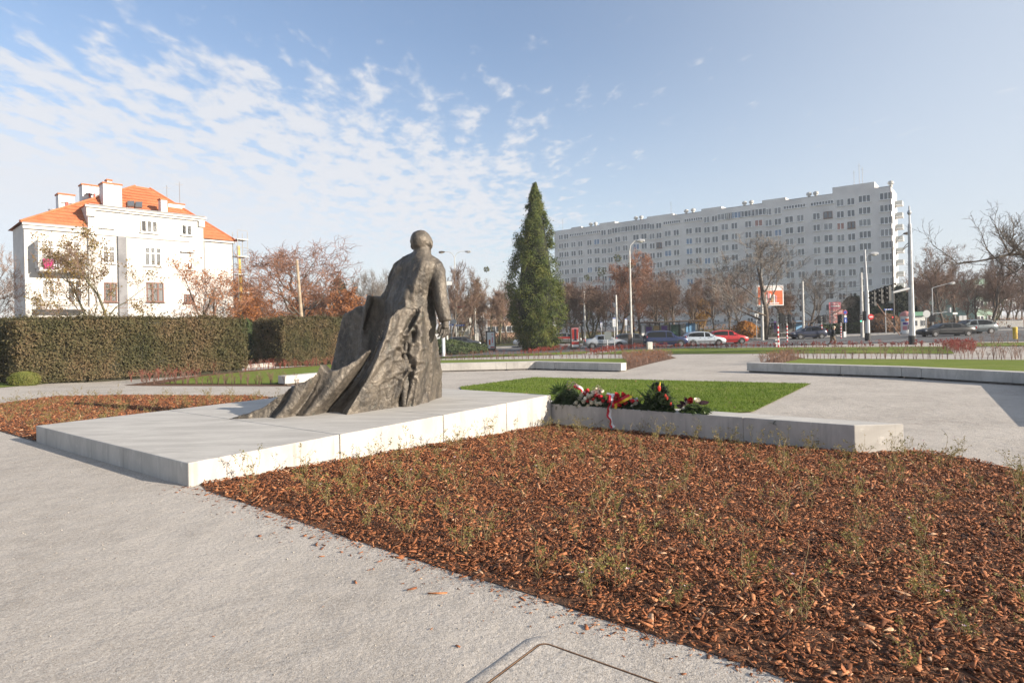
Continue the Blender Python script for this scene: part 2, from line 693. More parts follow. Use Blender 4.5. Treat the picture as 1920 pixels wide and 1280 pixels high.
def in_poly(x, y, poly):
    """vectorised point in polygon"""
    c = np.zeros(len(x), dtype=bool)
    n = len(poly)
    for i in range(n):
        x1, y1 = poly[i][0], poly[i][1]
        x2, y2 = poly[(i + 1) % n][0], poly[(i + 1) % n][1]
        if abs(y2 - y1) < 1e-12:
            continue
        t = ((y1 > y) != (y2 > y)) & (x < (x2 - x1) * (y - y1) / (y2 - y1) + x1)
        c ^= t
    return c


def drape(name, poly, off, mat, cell=0.6, kind='structure'):
    """flat-laid sheet over the terrain: plan polygon cut into cells and lifted to the ground height"""
    bm = bmesh.new()
    vs = [bm.verts.new((p[0], p[1], 0)) for p in poly]
    f = bm.faces.new(vs)
    bmesh.ops.triangulate(bm, faces=[f])
    xs = [p[0] for p in poly]
    ys = [p[1] for p in poly]
    for lo, hi, ax in ((min(xs), max(xs), 0), (min(ys), max(ys), 1)):
        n = int((hi - lo) / cell)
        for i in range(1, n + 1):
            co = Vector((0, 0, 0))
            co[ax] = lo + (hi - lo) * i / (n + 1)
            no = Vector((0, 0, 0))
            no[ax] = 1
            bmesh.ops.bisect_plane(bm, geom=bm.verts[:] + bm.edges[:] + bm.faces[:], plane_co=co, plane_no=no)
    for v in bm.verts:
        v.co.z = hgt(v.co.x, v.co.y) + off
    bmesh.ops.recalc_face_normals(bm, faces=bm.faces[:])
    if sum(f.normal.z for f in bm.faces) < 0:
        bmesh.ops.reverse_faces(bm, faces=bm.faces[:])
    me = bpy.data.meshes.new(name)
    bm.to_mesh(me)
    bm.free()
    me.materials.append(mat)
    return link_mesh(name, me, None, kind)


def GP(*pts):
    return [tuple(G(px, py)) for px, py in pts]
# ------------------------------------------------------------------ ground
def build_ground():
    xs = sorted(set([round(v, 2) for v in np.arange(-24, 30, 0.35)] + list(range(-60, -24, 3)) + list(range(30, 90, 3)) + [-3000, -1200, -500, -250, -140, -90, 95, 140, 250, 500, 1200, 3000]))
    ys = sorted(set([round(v, 2) for v in np.arange(-3, 30, 0.35)] + list(np.arange(30, 90, 1.5)) + [-400, -100, -30, -10, -5, 90, 100, 120, 160, 250, 500, 1200, 3000]))
    X, Y = np.meshgrid(np.array(xs, float), np.array(ys, float))
    Z = hgt_np(X, Y)
    nx, ny = len(xs), len(ys)
    idx = np.arange(nx * ny).reshape(ny, nx)
    f = np.stack([idx[:-1, :-1], idx[:-1, 1:], idx[1:, 1:], idx[1:, :-1]], axis=-1).reshape(-1, 4)
    me = raw_mesh('ground', np.stack([X, Y, Z], -1).reshape(-1, 3), f, 4, M['gravel'])
    me.polygons.foreach_set('use_smooth', np.ones(len(me.polygons), dtype=bool))
    o = link_mesh('ground', me, None, 'structure')


build_ground()

EDGE = GP((386, 919), (482, 950), (592, 988), (711, 1027), (845, 1070), (979, 1109), (1127, 1160), (1231, 1192), (1420, 1253), (1490, 1278))
EDGE_T = [-((p[0] - P0.x) * V.x + (p[1] - P0.y) * V.y) for p in EDGE] + [11.0]
EDGE_S = [(p[0] - P0.x) * U.x + (p[1] - P0.y) * U.y for p in EDGE] + [-0.22]
BED = [tuple(uv(0.12, -0.01))] + EDGE + [tuple(uv(-0.22, -11))] + \
    [tuple(uv(3.0, -10.5)), tuple(uv(4.3, -8.9))] + GP((2050, 912), (1920, 885), (1850, 868), (1760, 850), (1692, 843)) + [tuple(uv(7.1, -5.3)), tuple(uv(7.1, 0))]
BED = [(p[0], p[1]) for p in BED]
LBED = [tuple(uv(0.0, 5.02)), tuple(uv(7.05, 5.02))] + GP((470, 741.5), (350, 741.5), (208, 741), (104, 743.5), (0, 757), (-120, 778)) + [tuple(uv(0.0, 10.6))]
LBED = [(p[0], p[1]) for p in LBED]
drape('bark_bed', BED, 0.005, M['soil'], 0.4)
drape('bark_bed', LBED, 0.012, M['soil'], 0.5)

# octagon of benches: plan points of the inner (seat front) line
A0, A1, B1 = Vector((-8.3, 22.3)), Vector((-3.9, 27.7)), Vector((4.43, 25.1))
AB = Vector((1.0, 27.7))
C0, C1, C2, C3 = Vector((8.95, 23.5)), Vector((12.6, 19.9)), Vector((14.25, 16.9)), Vector((10.0, 10.45))


def g2(px, py):
    q = G(px, py)
    return (q.x, q.y)


CENTRE_LAWN = [g2(862, 726), g2(1000, 708), g2(1520, 720), g2(1412, 773), tuple(uv(7.65, -0.1).xy), tuple(uv(7.65, 2.4).xy)]
drape('lawn', CENTRE_LAWN, 0.02, M['lawn'])
drape('lawn', [(9.3, 24.0), (13.0, 20.3), (14.8, 17.0), (40, 15.5), g2(1990, 676), g2(1500, 673)], 0.02, M['lawn'])
drape('lawn', [(-8.9, 22.9), (-4.1, 28.25), (1.1, 28.25), (4.75, 25.7), g2(1175, 672.5), g2(800, 675), g2(640, 680), g2(585, 688)], 0.02, M['lawn'])
drape('lawn', [g2(300, 720), g2(555, 721), g2(600, 699), g2(640, 688), g2(600, 686), g2(470, 697), g2(380, 706)], 0.02, M['lawn'])
drape('lawn', [g2(-250, 752), g2(-100, 738), g2(0, 727), g2(110, 717.5), g2(230, 706), g2(430, 691.5), g2(447, 686), g2(0, 700), g2(-250, 705)], 0.02, M['lawn'])
drape('lawn', [g2(425, 684), g2(560, 677), g2(560, 668), g2(440, 672)], 0.02, M['lawn'])
drape('lawn', [g2(1245, 664), g2(1790, 663.5), g2(1775, 650), g2(1500, 651.5), g2(1225, 653)], 0.03, M['lawn'], 1.2)
drape('lawn', [g2(640, 671), g2(800, 665), g2(1090, 664), g2(1110, 660), g2(1030, 655.5), g2(820, 655.5), g2(640, 660)], 0.03, M['lawn'], 1.2)
drape('lawn', [g2(1110, 664), g2(1240, 664), g2(1222, 654), g2(1190, 654)], 0.03, M['lawn'], 1.2)
drape('lawn', [g2(1815, 650), g2(1960, 648.5), g2(1960, 642), g2(1830, 643)], 0.03, M['lawn'], 1.2)

# chippings strewn along the hedge bed edges
drape('bark_strip', [g2(232, 722.5), g2(556, 724), g2(556, 721), g2(300, 720), g2(382, 706), g2(470, 697), g2(600, 686), g2(600, 684.5), g2(460, 695), g2(370, 704)], 0.012, M['soil'])
drape('bark_strip', [g2(1172, 695), g2(1268, 671), g2(1244, 663), g2(1176, 672)], 0.012, M['soil'])
drape('bark_strip', [g2(1412, 686), g2(1470, 686), g2(1508, 672), g2(1476, 664)], 0.012, M['soil'])

# road and what lies beyond
ROAD_N = [B(-200, 52), B(600, 57), B(960, 60), B(1200, 60.5), B(1450, 57.5), B(1700, 55), B(1960, 50)]
ROAD_F = [B(-200, 70), B(600, 74), B(960, 77), B(1200, 77.5), B(1450, 76), B(1700, 78), B(1960, 78)]
drape('road', [(p.x, p.y) for p in ROAD_N] + [(p.x + 3, p.y) for p in reversed(ROAD_F)], 0.035, M['asphalt'], 2.0)
drape('pavement', [(p.x, p.y + 0.05) for p in ROAD_F] + [(p.x, p.y + 4.5) for p in reversed(ROAD_F)], 0.13, M['paving'], 2.0)
drape('verge', [(p.x, p.y + 4.6) for p in ROAD_F] + [(260, 420), (-220, 420)], 0.03, M['verge'], 12)
drape('side_road', [(p.x, p.y) for p in (B(1600, 66.5), B(1960, 61))] + [(170, 140), (120, 150)], 0.05, M['asphalt'], 3)


def marking(name, a, b, w, off=0.045):
    a, b = Vector((a[0], a[1])), Vector((b[0], b[1]))
    d = (b - a).normalized()
    n = Vector((-d.y, d.x)) * w / 2
    drape(name, [tuple(a - n), tuple(b - n), tuple(b + n), tuple(a + n)], off, M['white_paint'], 2.0)


for pa, pb, w in (((1000, 67.2), (1090, 67.4), 0.25), ((1395, 66.5), (1460, 63.4), 0.4), ((1470, 62.0), (1700, 59.8), 0.3), ((1240, 70.5), (1500, 69.0), 0.15), ((1510, 69.3), (1640, 68.2), 0.15), ((1700, 64.6), (1860, 62.5), 0.15), ((820, 68.5), (980, 69.5), 0.15)):
    a, b = B(pa[0], pa[1]), B(pb[0], pb[1])
    marking('lane_marking', (a.x, a.y), (b.x, b.y), w)
# kerb between park and road
kb = MB()
for i in range(len(ROAD_F) - 1):
    a, b = ROAD_F[i], ROAD_F[i + 1]
    kb.add([(a.x, a.y - 0.12, a.z - 0.2), (b.x, b.y - 0.12, b.z - 0.2), (b.x, b.y + 0.06, b.z - 0.2), (a.x, a.y + 0.06, a.z - 0.2),
            (a.x, a.y - 0.12, a.z + 0.16), (b.x, b.y - 0.12, b.z + 0.16), (b.x, b.y + 0.06, b.z + 0.16), (a.x, a.y + 0.06, a.z + 0.16)],
           [(0, 1, 5, 4), (4, 5, 6, 7), (2, 3, 7, 6)])
kb.build('kerb', M['paving'], None, kind='structure')


# ------------------------------------------------------------------ monument plinth and benches
def quad_block(name, pts, z0, z1, parent, mat, inset=0.0, bev=0.012):
    """block over four plan points; with an optional recessed foot"""
    mb = MB()
    c = sum((Vector(p[:2]) for p in pts), Vector((0, 0))) / 4
    if inset:
        mb.prism([tuple(Vector(p[:2]).lerp(c, 0.0) + (c - Vector(p[:2])).normalized() * inset) for p in pts], z0, z0 + 0.085)
        o2 = mb.build('foot', M['dark_joint'], parent)
        z0 = z0 + 0.075
        mb = MB()
    mb.prism([tuple(p[:2]) for p in pts], z0, z1)
    o = mb.build(name, mat, parent)
    bevel(o, bev)
    return o


M['dark_joint'] = pmat('shaded_foot', (0.06, 0.052, 0.045), (0.10, 0.09, 0.08), 5, 0.95)
PL_T = 0.25
pl = thing('plinth', 'low broad concrete plinth of big slabs carrying the bronze monument', 'plinth')
cuts = [0.0, 1.97, 3.96, 5.60, 7.06]
for a, b in zip(cuts[:-1], cuts[1:]):
    g = 0.006
    p = [uv(a + (g if a else 0), 0), uv(b - g, 0), uv(b - g, 5.0), uv(a + (g if a else 0), 5.0)]
    quad_block('slab', p, -0.5, PL_T, pl, M['concrete'], 0, 0.012)
mbj = MB()
mbj.prism([tuple(uv(0.3, 0.05).xy), tuple(uv(6.9, 0.05).xy), tuple(uv(6.9, 4.95).xy), tuple(uv(0.3, 4.95).xy)], -0.4, PL_T - 0.05)
mbj.build('core', M['dark_joint'], pl)


def bench(label, line, z_top, width, cuts=None, out_left=True, z_bot=None, inset=0.07, group='concrete benches round the plaza', end_skew=None):
    """row of concrete blocks along a plan polyline; the bench stands on the left (or right) side of the line"""
    loc = Vector((line[0][0], line[0][1], 0))
    r = thing('concrete_bench', label, 'bench', (0, 0, 0), 0, group)
    L = [Vector(p) for p in line]
    offs = []
    for i, p in enumerate(L):
        ds = []
        if i:
            ds.append((L[i] - L[i - 1]).normalized())
        if i < len(L) - 1:
            ds.append((L[i + 1] - L[i]).normalized())
        ns = [Vector((-d.y, d.x)) * (1 if out_left else -1) for d in ds]
        n = sum(ns, Vector((0, 0))).normalized()
        offs.append(p + n * width / max(0.5, n.dot(ns[0])))
    if end_skew:
        offs[-1] = offs[-1] + Vector(end_skew)
    for i in range(len(L) - 1):
        a, b, oa, ob = L[i], L[i + 1], offs[i], offs[i + 1]
        ln = (b - a).length
        ts = [0.0] + [c / ln for c in (cuts[i] if cuts else [])] + [1.0]
        for t0, t1 in zip(ts[:-1], ts[1:]):
            e = 0.005 / ln
            q = [a.lerp(b, t0 + e), a.lerp(b, t1 - e), oa.lerp(ob, t1 - e), oa.lerp(ob, t0 + e)]
            if not out_left:
                q = [q[1], q[0], q[3], q[2]]
            c = sum(q, Vector((0, 0))) / 4
            zb = hgt(c.x, c.y) - 0.12 if z_bot is None else z_bot
            h0 = min(hgt(p.x, p.y) for p in q)
            if inset:
                mb = MB()
                mb.prism([tuple(p + (c - p).normalized() * inset * 1.2) for p in q], h0 - 0.1, h0 + 0.07)
                mb.build('foot', M['dark_joint'], r)
                zb = h0 + 0.06
            mb = MB()
            mb.prism([tuple(p) for p in q], zb, z_top)
            bevel(mb.build('block', M['concrete'], r), 0.011)
    return r


E2 = uv(7.08, -5.33).xy
bench('long bench with wreaths on it, running from the plinth between bark and lawn', [uv(7.08, 0.35).xy, E2], 0.07, 0.48, [[4.07]], True, -0.55, 0, end_skew=Vector((0.45, -0.36)))
bench('short shaded bench continuing the plinth behind the statue tail', [uv(7.08, 9.0).xy, uv(7.08, 5.02).xy], 0.07, 0.48, [[2.1]], True, -0.55, 0)
bench('pale bench on the far side of the plaza left of the central path', [A0, A1, AB, B1], 0.0, 0.48, [[2.2, 4.6], [0.6, 3.6], [1.05]], True)
bench('grey bench in shade on the plaza right of the central path', [C0, C1, C2, C3], 0.02, 0.48, [[3.3], [0.6], [3.8]], True)
bench('white low bench in front of the gap between the two hedges', [g2(418, 691.5), g2(556, 685)], hgt(*g2(480, 688)) + 0.20, 0.5, [[2.5]], True, group='concrete benches round the plaza', inset=0)


# ------------------------------------------------------------------ access cover let into the gravel
def access_cover():
    c = G(1018, 1207)
    cc = Vector((c.x, c.y)) - V * 0.40 * 1.0 - U * 0.40 * 1.0
    th = thing('access_cover', 'square gravel filled steel access cover let into the near path', 'access cover', (cc.x, cc.y, hgt(cc.x, cc.y)))

    def rr(h, r, n=6):
        out = []
        for qx, qy, a0 in ((1, 1, 0), (-1, 1, 90), (-1, -1, 180), (1, -1, 270)):
            for k in range(n + 1):
                a = R(a0 + 90 * k / n)
                lx, ly = qx * (h - r) + r * math.cos(a), qy * (h - r) + r * math.sin(a)
                out.append(Vector((0.797 * lx + 0.604 * ly, -0.604 * lx + 0.797 * ly, 0)))
        return out

    def ring(a, b, za, zb, name, mat):
        mb = MB()
        n = len(a)
        mb.add([(p.x, p.y, za) for p in a] + [(p.x, p.y, zb) for p in b], [(i, (i + 1) % n, n + (i + 1) % n, n + i) for i in range(n)])
        return mb
    hw = 0.415
    a, b = rr(hw, 0.05), rr(hw - 0.008, 0.046)
    mb = ring(a, b, 0.006, 0.007, '', None)
    n = len(a)
    mb.add([(p.x, p.y, -0.02) for p in a] + [(p.x, p.y, 0.006) for p in a], [(i, (i + 1) % n, n + (i + 1) % n, n + i) for i in range(n)])
    mb.add([(p.x, p.y, 0.007) for p in b] + [(p.x, p.y, 0.004) for p in b], [(i, (i + 1) % n, n + (i + 1) % n, n + i) for i in range(n)])
    mb.build('frame', pmat('rusty_steel', (0.14, 0.075, 0.04), (0.24, 0.145, 0.085), 14, 0.8), th)
    gmb = ring(rr(hw - 0.008, 0.046), rr(hw - 0.016, 0.04), 0.0045, 0.0045, '', None)
    gmb.build('joint', flat('joint_dirt', (0.05, 0.04, 0.032), 0.95), th)
    lid = MB()
    q = rr(hw - 0.016, 0.04)
    lid.add([(p.x, p.y, 0.006) for p in q], [tuple(range(len(q)))])
    lid.build('lid', M['gravel'], th)
    # ridge of compacted mortar round the frame, worn and uneven
    rng = random.Random(4)
    rb = MB()
    rows = []
    for off, z in ((0.0, 0.0045), (0.018, 0.006), (0.05, 0.0055), (0.08, 0.002), (0.09, -0.004)):
        rows.append([(p.x, p.y, z) for p in rr(hw + off, 0.05 + off, 9)])
    n = len(rows[0])
    vs = []
    for r_ in rows:
        for (x, y, z) in r_:
            w = 1 + 0.028 * noise.noise(Vector((x * 6, y * 6, 0)))
            vs.append((x * w, y * w, z + 0.0025 * noise.noise(Vector((x * 12, y * 12, 3)))))
    fs = [(k * n + i, k * n + (i + 1) % n, (k + 1) * n + (i + 1) % n, (k + 1) * n + i) for k in range(len(rows) - 1) for i in range(n)]
    rb.add(vs, fs)
    rb.build('mortar_collar', M['gravel'], th, smooth=True)


access_cover()


# ------------------------------------------------------------------ bark chippings
def chips_mesh(name, X, Y, Z, length, rng, lift=0.03, tilt=0.5):
    n = len(X)
    w = np.clip(length * rng.uniform(0.2, 0.62, n) ** 1.15, 0.003, 0.026)
    t = np.clip(length * rng.uniform(0.04, 0.11, n), 0.0015, 0.006)
    yaw = rng.uniform(0, 2 * np.pi, n)
    pit = rng.normal(0, tilt, n)
    rol = rng.normal(0, tilt, n)
    sx = np.array([-1, 1, 1, -1, -1, 1, 1, -1]) * 0.5
    sy = np.array([-1, -1, 1, 1, -1, -1, 1, 1]) * 0.5
    sz = np.array([-1, -1, -1, -1, 1, 1, 1, 1]) * 0.5
    jit = np.concatenate([rng.uniform(0.5, 1.15, (n, 4))] * 2, 1)
    x = sx[None] * length[:, None] * jit
    y = sy[None] * w[:, None] * np.concatenate([rng.uniform(0.15, 1.2, (n, 4))] * 2, 1)
    z = sz[None] * t[:, None] * rng.uniform(0.6, 1.3, (n, 8)) + (np.abs(sx) * 0)[None]
    # slight curl
    z += (sx[None] ** 2) * 0
    z += rng.normal(0, 0.12, (n, 1)) * (sx[None] * sy[None]) * length[:, None]
    cr, sr = np.cos(rol)[:, None], np.sin(rol)[:, None]
    y, z = y * cr - z * sr, y * sr + z * cr
    cp, sp_ = np.cos(pit)[:, None], np.sin(pit)[:, None]
    x, z = x * cp - z * sp_, x * sp_ + z * cp
    cy, sy_ = np.cos(yaw)[:, None], np.sin(yaw)[:, None]
    x, y = x * cy - y * sy_, x * sy_ + y * cy
    v = np.stack([X[:, None] + x, Y[:, None] + y, Z[:, None] + z + lift], -1).reshape(-1, 3)
    fq = np.array([(3, 2, 1, 0), (4, 5, 6, 7), (0, 1, 5, 4), (1, 2, 6, 5), (2, 3, 7, 6), (3, 0, 4, 7)])
    f = (np.arange(n)[:, None, None] * 8 + fq[None]).reshape(-1, 4)
    tone = np.repeat(np.clip(rng.normal(0.46, 0.24, n), 0, 1), 6)
    return raw_mesh(name, v, f, 4, M['bark_chip'], tone)


def scatter(poly, dens_fn, rng, cap=110000):
    xs = [p[0] for p in poly]
    ys = [p[1] for p in poly]
    x0, x1, y0, y1 = min(xs), max(xs), min(ys), max(ys)
    n = int(2400 * (x1 - x0) * (y1 - y0))
    x = rng.uniform(x0, x1, n)
    y = rng.uniform(y0, y1, n)
    k = in_poly(x, y, poly)
    x, y = x[k], y[k]
    # inside the view (with a margin for another viewpoint)
    k = (np.abs(x) < 0.92 * y + 0.9) & (y > 1.5)
    x, y = x[k], y[k]
    d = dens_fn(y) / 2400.0
    k = rng.uniform(0, 1, len(x)) < d
    return x[k][:cap], y[k][:cap]


def build_chips():
    rng = np.random.default_rng(11)
    x, y = scatter(BED, lambda d: np.clip(2300 * (4.6 / d) ** 0.7, 1000, 2400), rng)
    ln = np.clip(rng.lognormal(np.log(0.027), 0.60, len(x)), 0.009, 0.13) * np.clip(y / 6.0, 0.95, 1.5) ** 0.7
    heap = np.array([noise.noise(Vector((a * 2.2, b * 2.2, 0))) for a, b in zip(x, y)])
    s_ = (x - P0.x) * U.x + (y - P0.y) * U.y - np.interp(-((x - P0.x) * V.x + (y - P0.y) * V.y), EDGE_T, EDGE_S)
    z = hgt_np(x, y) + rng.uniform(0, 0.022, len(x)) + 0.022 * heap - 0.010 - 0.012 * np.exp(-np.abs(s_) / 0.10)
    link_mesh('bark_chippings', chips_mesh('bark_chippings', x, y, z, ln, rng, 0.020, 0.34), None, 'stuff')
    x, y = scatter(LBED, lambda d: np.full_like(d, 420), rng)
    ln = np.clip(rng.lognormal(np.log(0.05), 0.4, len(x)), 0.02, 0.12)
    z = hgt_np(x, y) + rng.uniform(0, 0.02, len(x))
    link_mesh('bark_chippings', chips_mesh('bark_chippings', x, y, z, ln, rng, 0.015, 0.4), None, 'stuff')
    # crumbs fallen on the path beside the bed
    n = 1300
    t = rng.uniform(-0.2, 6.5, n)
    s = -np.abs(rng.exponential(0.075, n)) + np.interp(t, EDGE_T, EDGE_S)
    q = np.array([[P0.x + U.x * a - V.x * b, P0.y + U.y * a - V.y * b] for a, b in zip(s, t)])
    ln = np.clip(rng.lognormal(np.log(0.014), 0.5, n), 0.005, 0.05)
    link_mesh('bark_crumbs', chips_mesh('bark_crumbs', q[:, 0], q[:, 1], hgt_np(q[:, 0], q[:, 1]), ln, rng, 0.004, 0.12), None, 'stuff')
    # the larger stray pieces, one by one
    spots = [(440, 949, .05), (503, 969, .07), (453, 974, .02), (460, 1004, .03), (487, 1005, .05), (540, 989, .14), (572, 1004, .07), (586, 1008, .06), (602, 1011, .05), (593, 1021, .09), (606, 1027, .06), (517, 975, .03), (675, 1037, .05), (712, 1053, .05), (667, 1091, .06), (772, 1105, .085), (815, 1113, .15), (849, 1075, .07), (869, 1082, .06), (700, 1067, .03), (745, 1045, .1), (770, 1050, .06), (809, 1180, .03), (860, 1212, .035), (399, 1194, .02), (605, 1138, .02), (1035, 1158, .04), (1210, 1190, .05), (640, 1035, .03), (547, 1016, .03)]
    for px, py, l_ in spots:
        q = G(px, py)
        a = np.array
        me = chips_mesh('bark_piece', a([0.0]), a([0.0]), a([0.0]), a([l_]), rng, 0.0, 0.08)
        me.attributes['tone'].data.foreach_set('value', np.full(6, rng.uniform(0.4, 0.75), dtype=np.float32))
        o = link_mesh('bark_piece', me)
        o.location = (q.x, q.y, q.z + 0.006)
        big = l_ > 0.12
        tag(o, 'stray brown bark piece lying loose on the pale gravel path', 'bark piece', 'stray bark pieces on the path')


build_chips()


def gravel_grit():
    rng = np.random.default_rng(3)
    n = 9000
    y = 1.9 + 6.5 * rng.uniform(0, 1, n) ** 1.7
    x = rng.uniform(-1.0, 0.75, n) * y
    s = (x - P0.x) * U.x + (y - P0.y) * U.y
    k = s < -0.03
    x, y = x[k], y[k]
    n = len(x)
    r = np.clip(rng.lognormal(np.log(0.0024), 0.4, n), 0.0012, 0.007) * np.clip(y / 3, 0.8, 1.6)
    oc = np.array([(1, 0, 0), (0, 1, 0), (-1, 0, 0), (0, -1, 0), (0, 0, 0.8), (0, 0, -0.4)])
    v = oc[None] * r[:, None, None] * rng.uniform(0.6, 1.3, (n, 6, 1))
    v[..., 0] += x[:, None]
    v[..., 1] += y[:, None]
    v[..., 2] += (hgt_np(x, y) + 0.001)[:, None]
    f = np.array([(0, 1, 4), (1, 2, 4), (2, 3, 4), (3, 0, 4), (1, 0, 5), (2, 1, 5), (3, 2, 5), (0, 3, 5)])
    f = (np.arange(n)[:, None, None] * 6 + f[None]).reshape(-1, 3)
    link_mesh('grit', raw_mesh('grit', v.reshape(-1, 3), f, 3, pmat('grit_stone', (0.24, 0.215, 0.19), (0.44, 0.405, 0.36), 60, 0.9)), None, 'stuff')


gravel_grit()


# ------------------------------------------------------------------ grass blades on the lawn nearest the camera
def blades():
    rng = np.random.default_rng(5)
    poly = [(p[0], p[1]) for p in CENTRE_LAWN]
    n = 150000
    x = rng.uniform(-3, 13, n)
    y = rng.uniform(10, 25, n)
    k = in_poly(x, y, poly)
    x, y = x[k], y[k]
    k = rng.uniform(0, 1, len(x)) < np.clip(15 / y, 0.3, 1) ** 1.5
    x, y = x[k], y[k]
    n = len(x)
    z = hgt_np(x, y) + 0.018
    h = rng.uniform(0.025, 0.06, n)
    w = rng.uniform(0.005, 0.011, n)
    a = rng.uniform(0, np.pi, n)
    lean = rng.normal(0, 0.02, (n, 2))
    v = np.empty((n, 3, 3))
    v[:, 0] = np.stack([x - np.cos(a) * w, y - np.sin(a) * w, z], -1)
    v[:, 1] = np.stack([x + np.cos(a) * w, y + np.sin(a) * w, z], -1)
    v[:, 2] = np.stack([x + lean[:, 0], y + lean[:, 1], z + h], -1)
    M['blade'] = leafmat('grass_blade', [(0.072, 0.125, 0.014), (0.125, 0.195, 0.022), (0.185, 0.23, 0.04)], 1.2, 0.7, 60, 0.35)
    link_mesh('grass', raw_mesh('grass', v.reshape(-1, 3), np.arange(n * 3).reshape(n, 3), 3, M['blade']), None, 'stuff')
    # fallen leaves
    x = rng.uniform(-3, 13, 700)
    y = rng.uniform(10, 25, 700)
    k = in_poly(x, y, poly)
    c = np.stack([x[k], y[k], hgt_np(x[k], y[k]) + 0.05], -1)
    nr = rng.normal(0, 0.35, (len(c), 3)) + np.array([0, 0, 1])
    nr /= np.linalg.norm(nr, axis=1, keepdims=True)
    v, f = leaf_quads(c[:90], nr[:90], 0.07, rng)
    link_mesh('fallen_leaves', raw_mesh('fallen_leaves', v, f, 4, flat('dry_leaf', (0.22, 0.12, 0.06))), None, 'stuff')


blades()


# ------------------------------------------------------------------ young roses in the bark beds
M['rose_stem'] = pmat('rose_stem', (0.16, 0.125, 0.055), (0.29, 0.215, 0.11), 20, 0.7)
M['rose_leaf'] = leafmat('rose_leaf', [(0.085, 0.095, 0.024), (0.16, 0.155, 0.045), (0.26, 0.20, 0.07), (0.30, 0.25, 0.05)], 6, 0.6, 60, 0.3)
M['rose_petal'] = flat('rose_petal', (0.75, 0.52, 0.56), 0.6)


def rose_variant(seed, bushy):
    rng = random.Random(seed)
    nr = np.random.default_rng(seed)
    st = MB()
    leaves = []
    tips = []

    def stem(p, d, ln, r, lvl):
        pts = [Vector(p)]
        d = Vector(d).normalized()
        n = 5
        for i in range(n):
            d = (d + Vector((rng.gauss(0, .17), rng.gauss(0, .17), rng.gauss(0.02, .1)))).normalized()
            pts.append(pts[-1] + d * ln / n)
        st.tube(pts, [r * (1 - 0.6 * i / n) for i in range(n + 1)], 4 if lvl == 0 else 3, cap=False)
        for i in range(1, n + 1):
            if rng.random() < (0.22 if lvl == 0 else 0.55):
                for _ in range(rng.randint(1, 2)):
                    leaves.append(pts[i] + Vector((rng.gauss(0, .014), rng.gauss(0, .014), rng.gauss(0, .01))))
            if lvl < 2 and i >= 2 and rng.random() < (0.6 if lvl == 0 else 0.35):
                dd = (d + Vector((rng.gauss(0, .7), rng.gauss(0, .7), rng.uniform(-.2, .6)))).normalized()
                stem(pts[i], dd, ln * rng.uniform(.25, .5), r * .6, lvl + 1)
        tips.append(pts[-1])
    for k in range(rng.randint(6, 10) if bushy else rng.randint(4, 6)):
        a = rng.uniform(0, 2 * math.pi)
        t = rng.uniform(0.15, 0.85)
        stem((rng.gauss(0, .03), rng.gauss(0, .03), -0.03), (math.cos(a) * t, math.sin(a) * t, 1), rng.uniform(.16, .40), rng.uniform(.0022, .0040), 0)
    c = np.array([tuple(p) for p in leaves])
    nrm = nr.normal(0, 0.7, (len(c), 3)) + np.array([0, 0, 0.7])
    nrm /= np.linalg.norm(nrm, axis=1, keepdims=True)
    v, f = leaf_quads(c, nrm, nr.uniform(.014, .030, len(c)), nr, 0.62)
    sm = st.mesh('stems', M['rose_stem'])
    lm = raw_mesh('leaves', v, f, 4, M['rose_leaf'])
    fm = None
    if seed % 3 == 0:
        fl = MB()
        for p in rng.sample(tips, 1):
            for k in range(5):
                a = 2 * math.pi * k / 5
                fl.quad(p, p + Vector((math.cos(a) * .012, math.sin(a) * .012, .006)), p + Vector((math.cos(a + .6) * .016, math.sin(a + .6) * .016, .012)), p + Vector((math.cos(a + 1.2) * .011, math.sin(a + 1.2) * .011, .006)))
        fm = fl.mesh('flower', M['rose_petal'])
    return sm, lm, fm


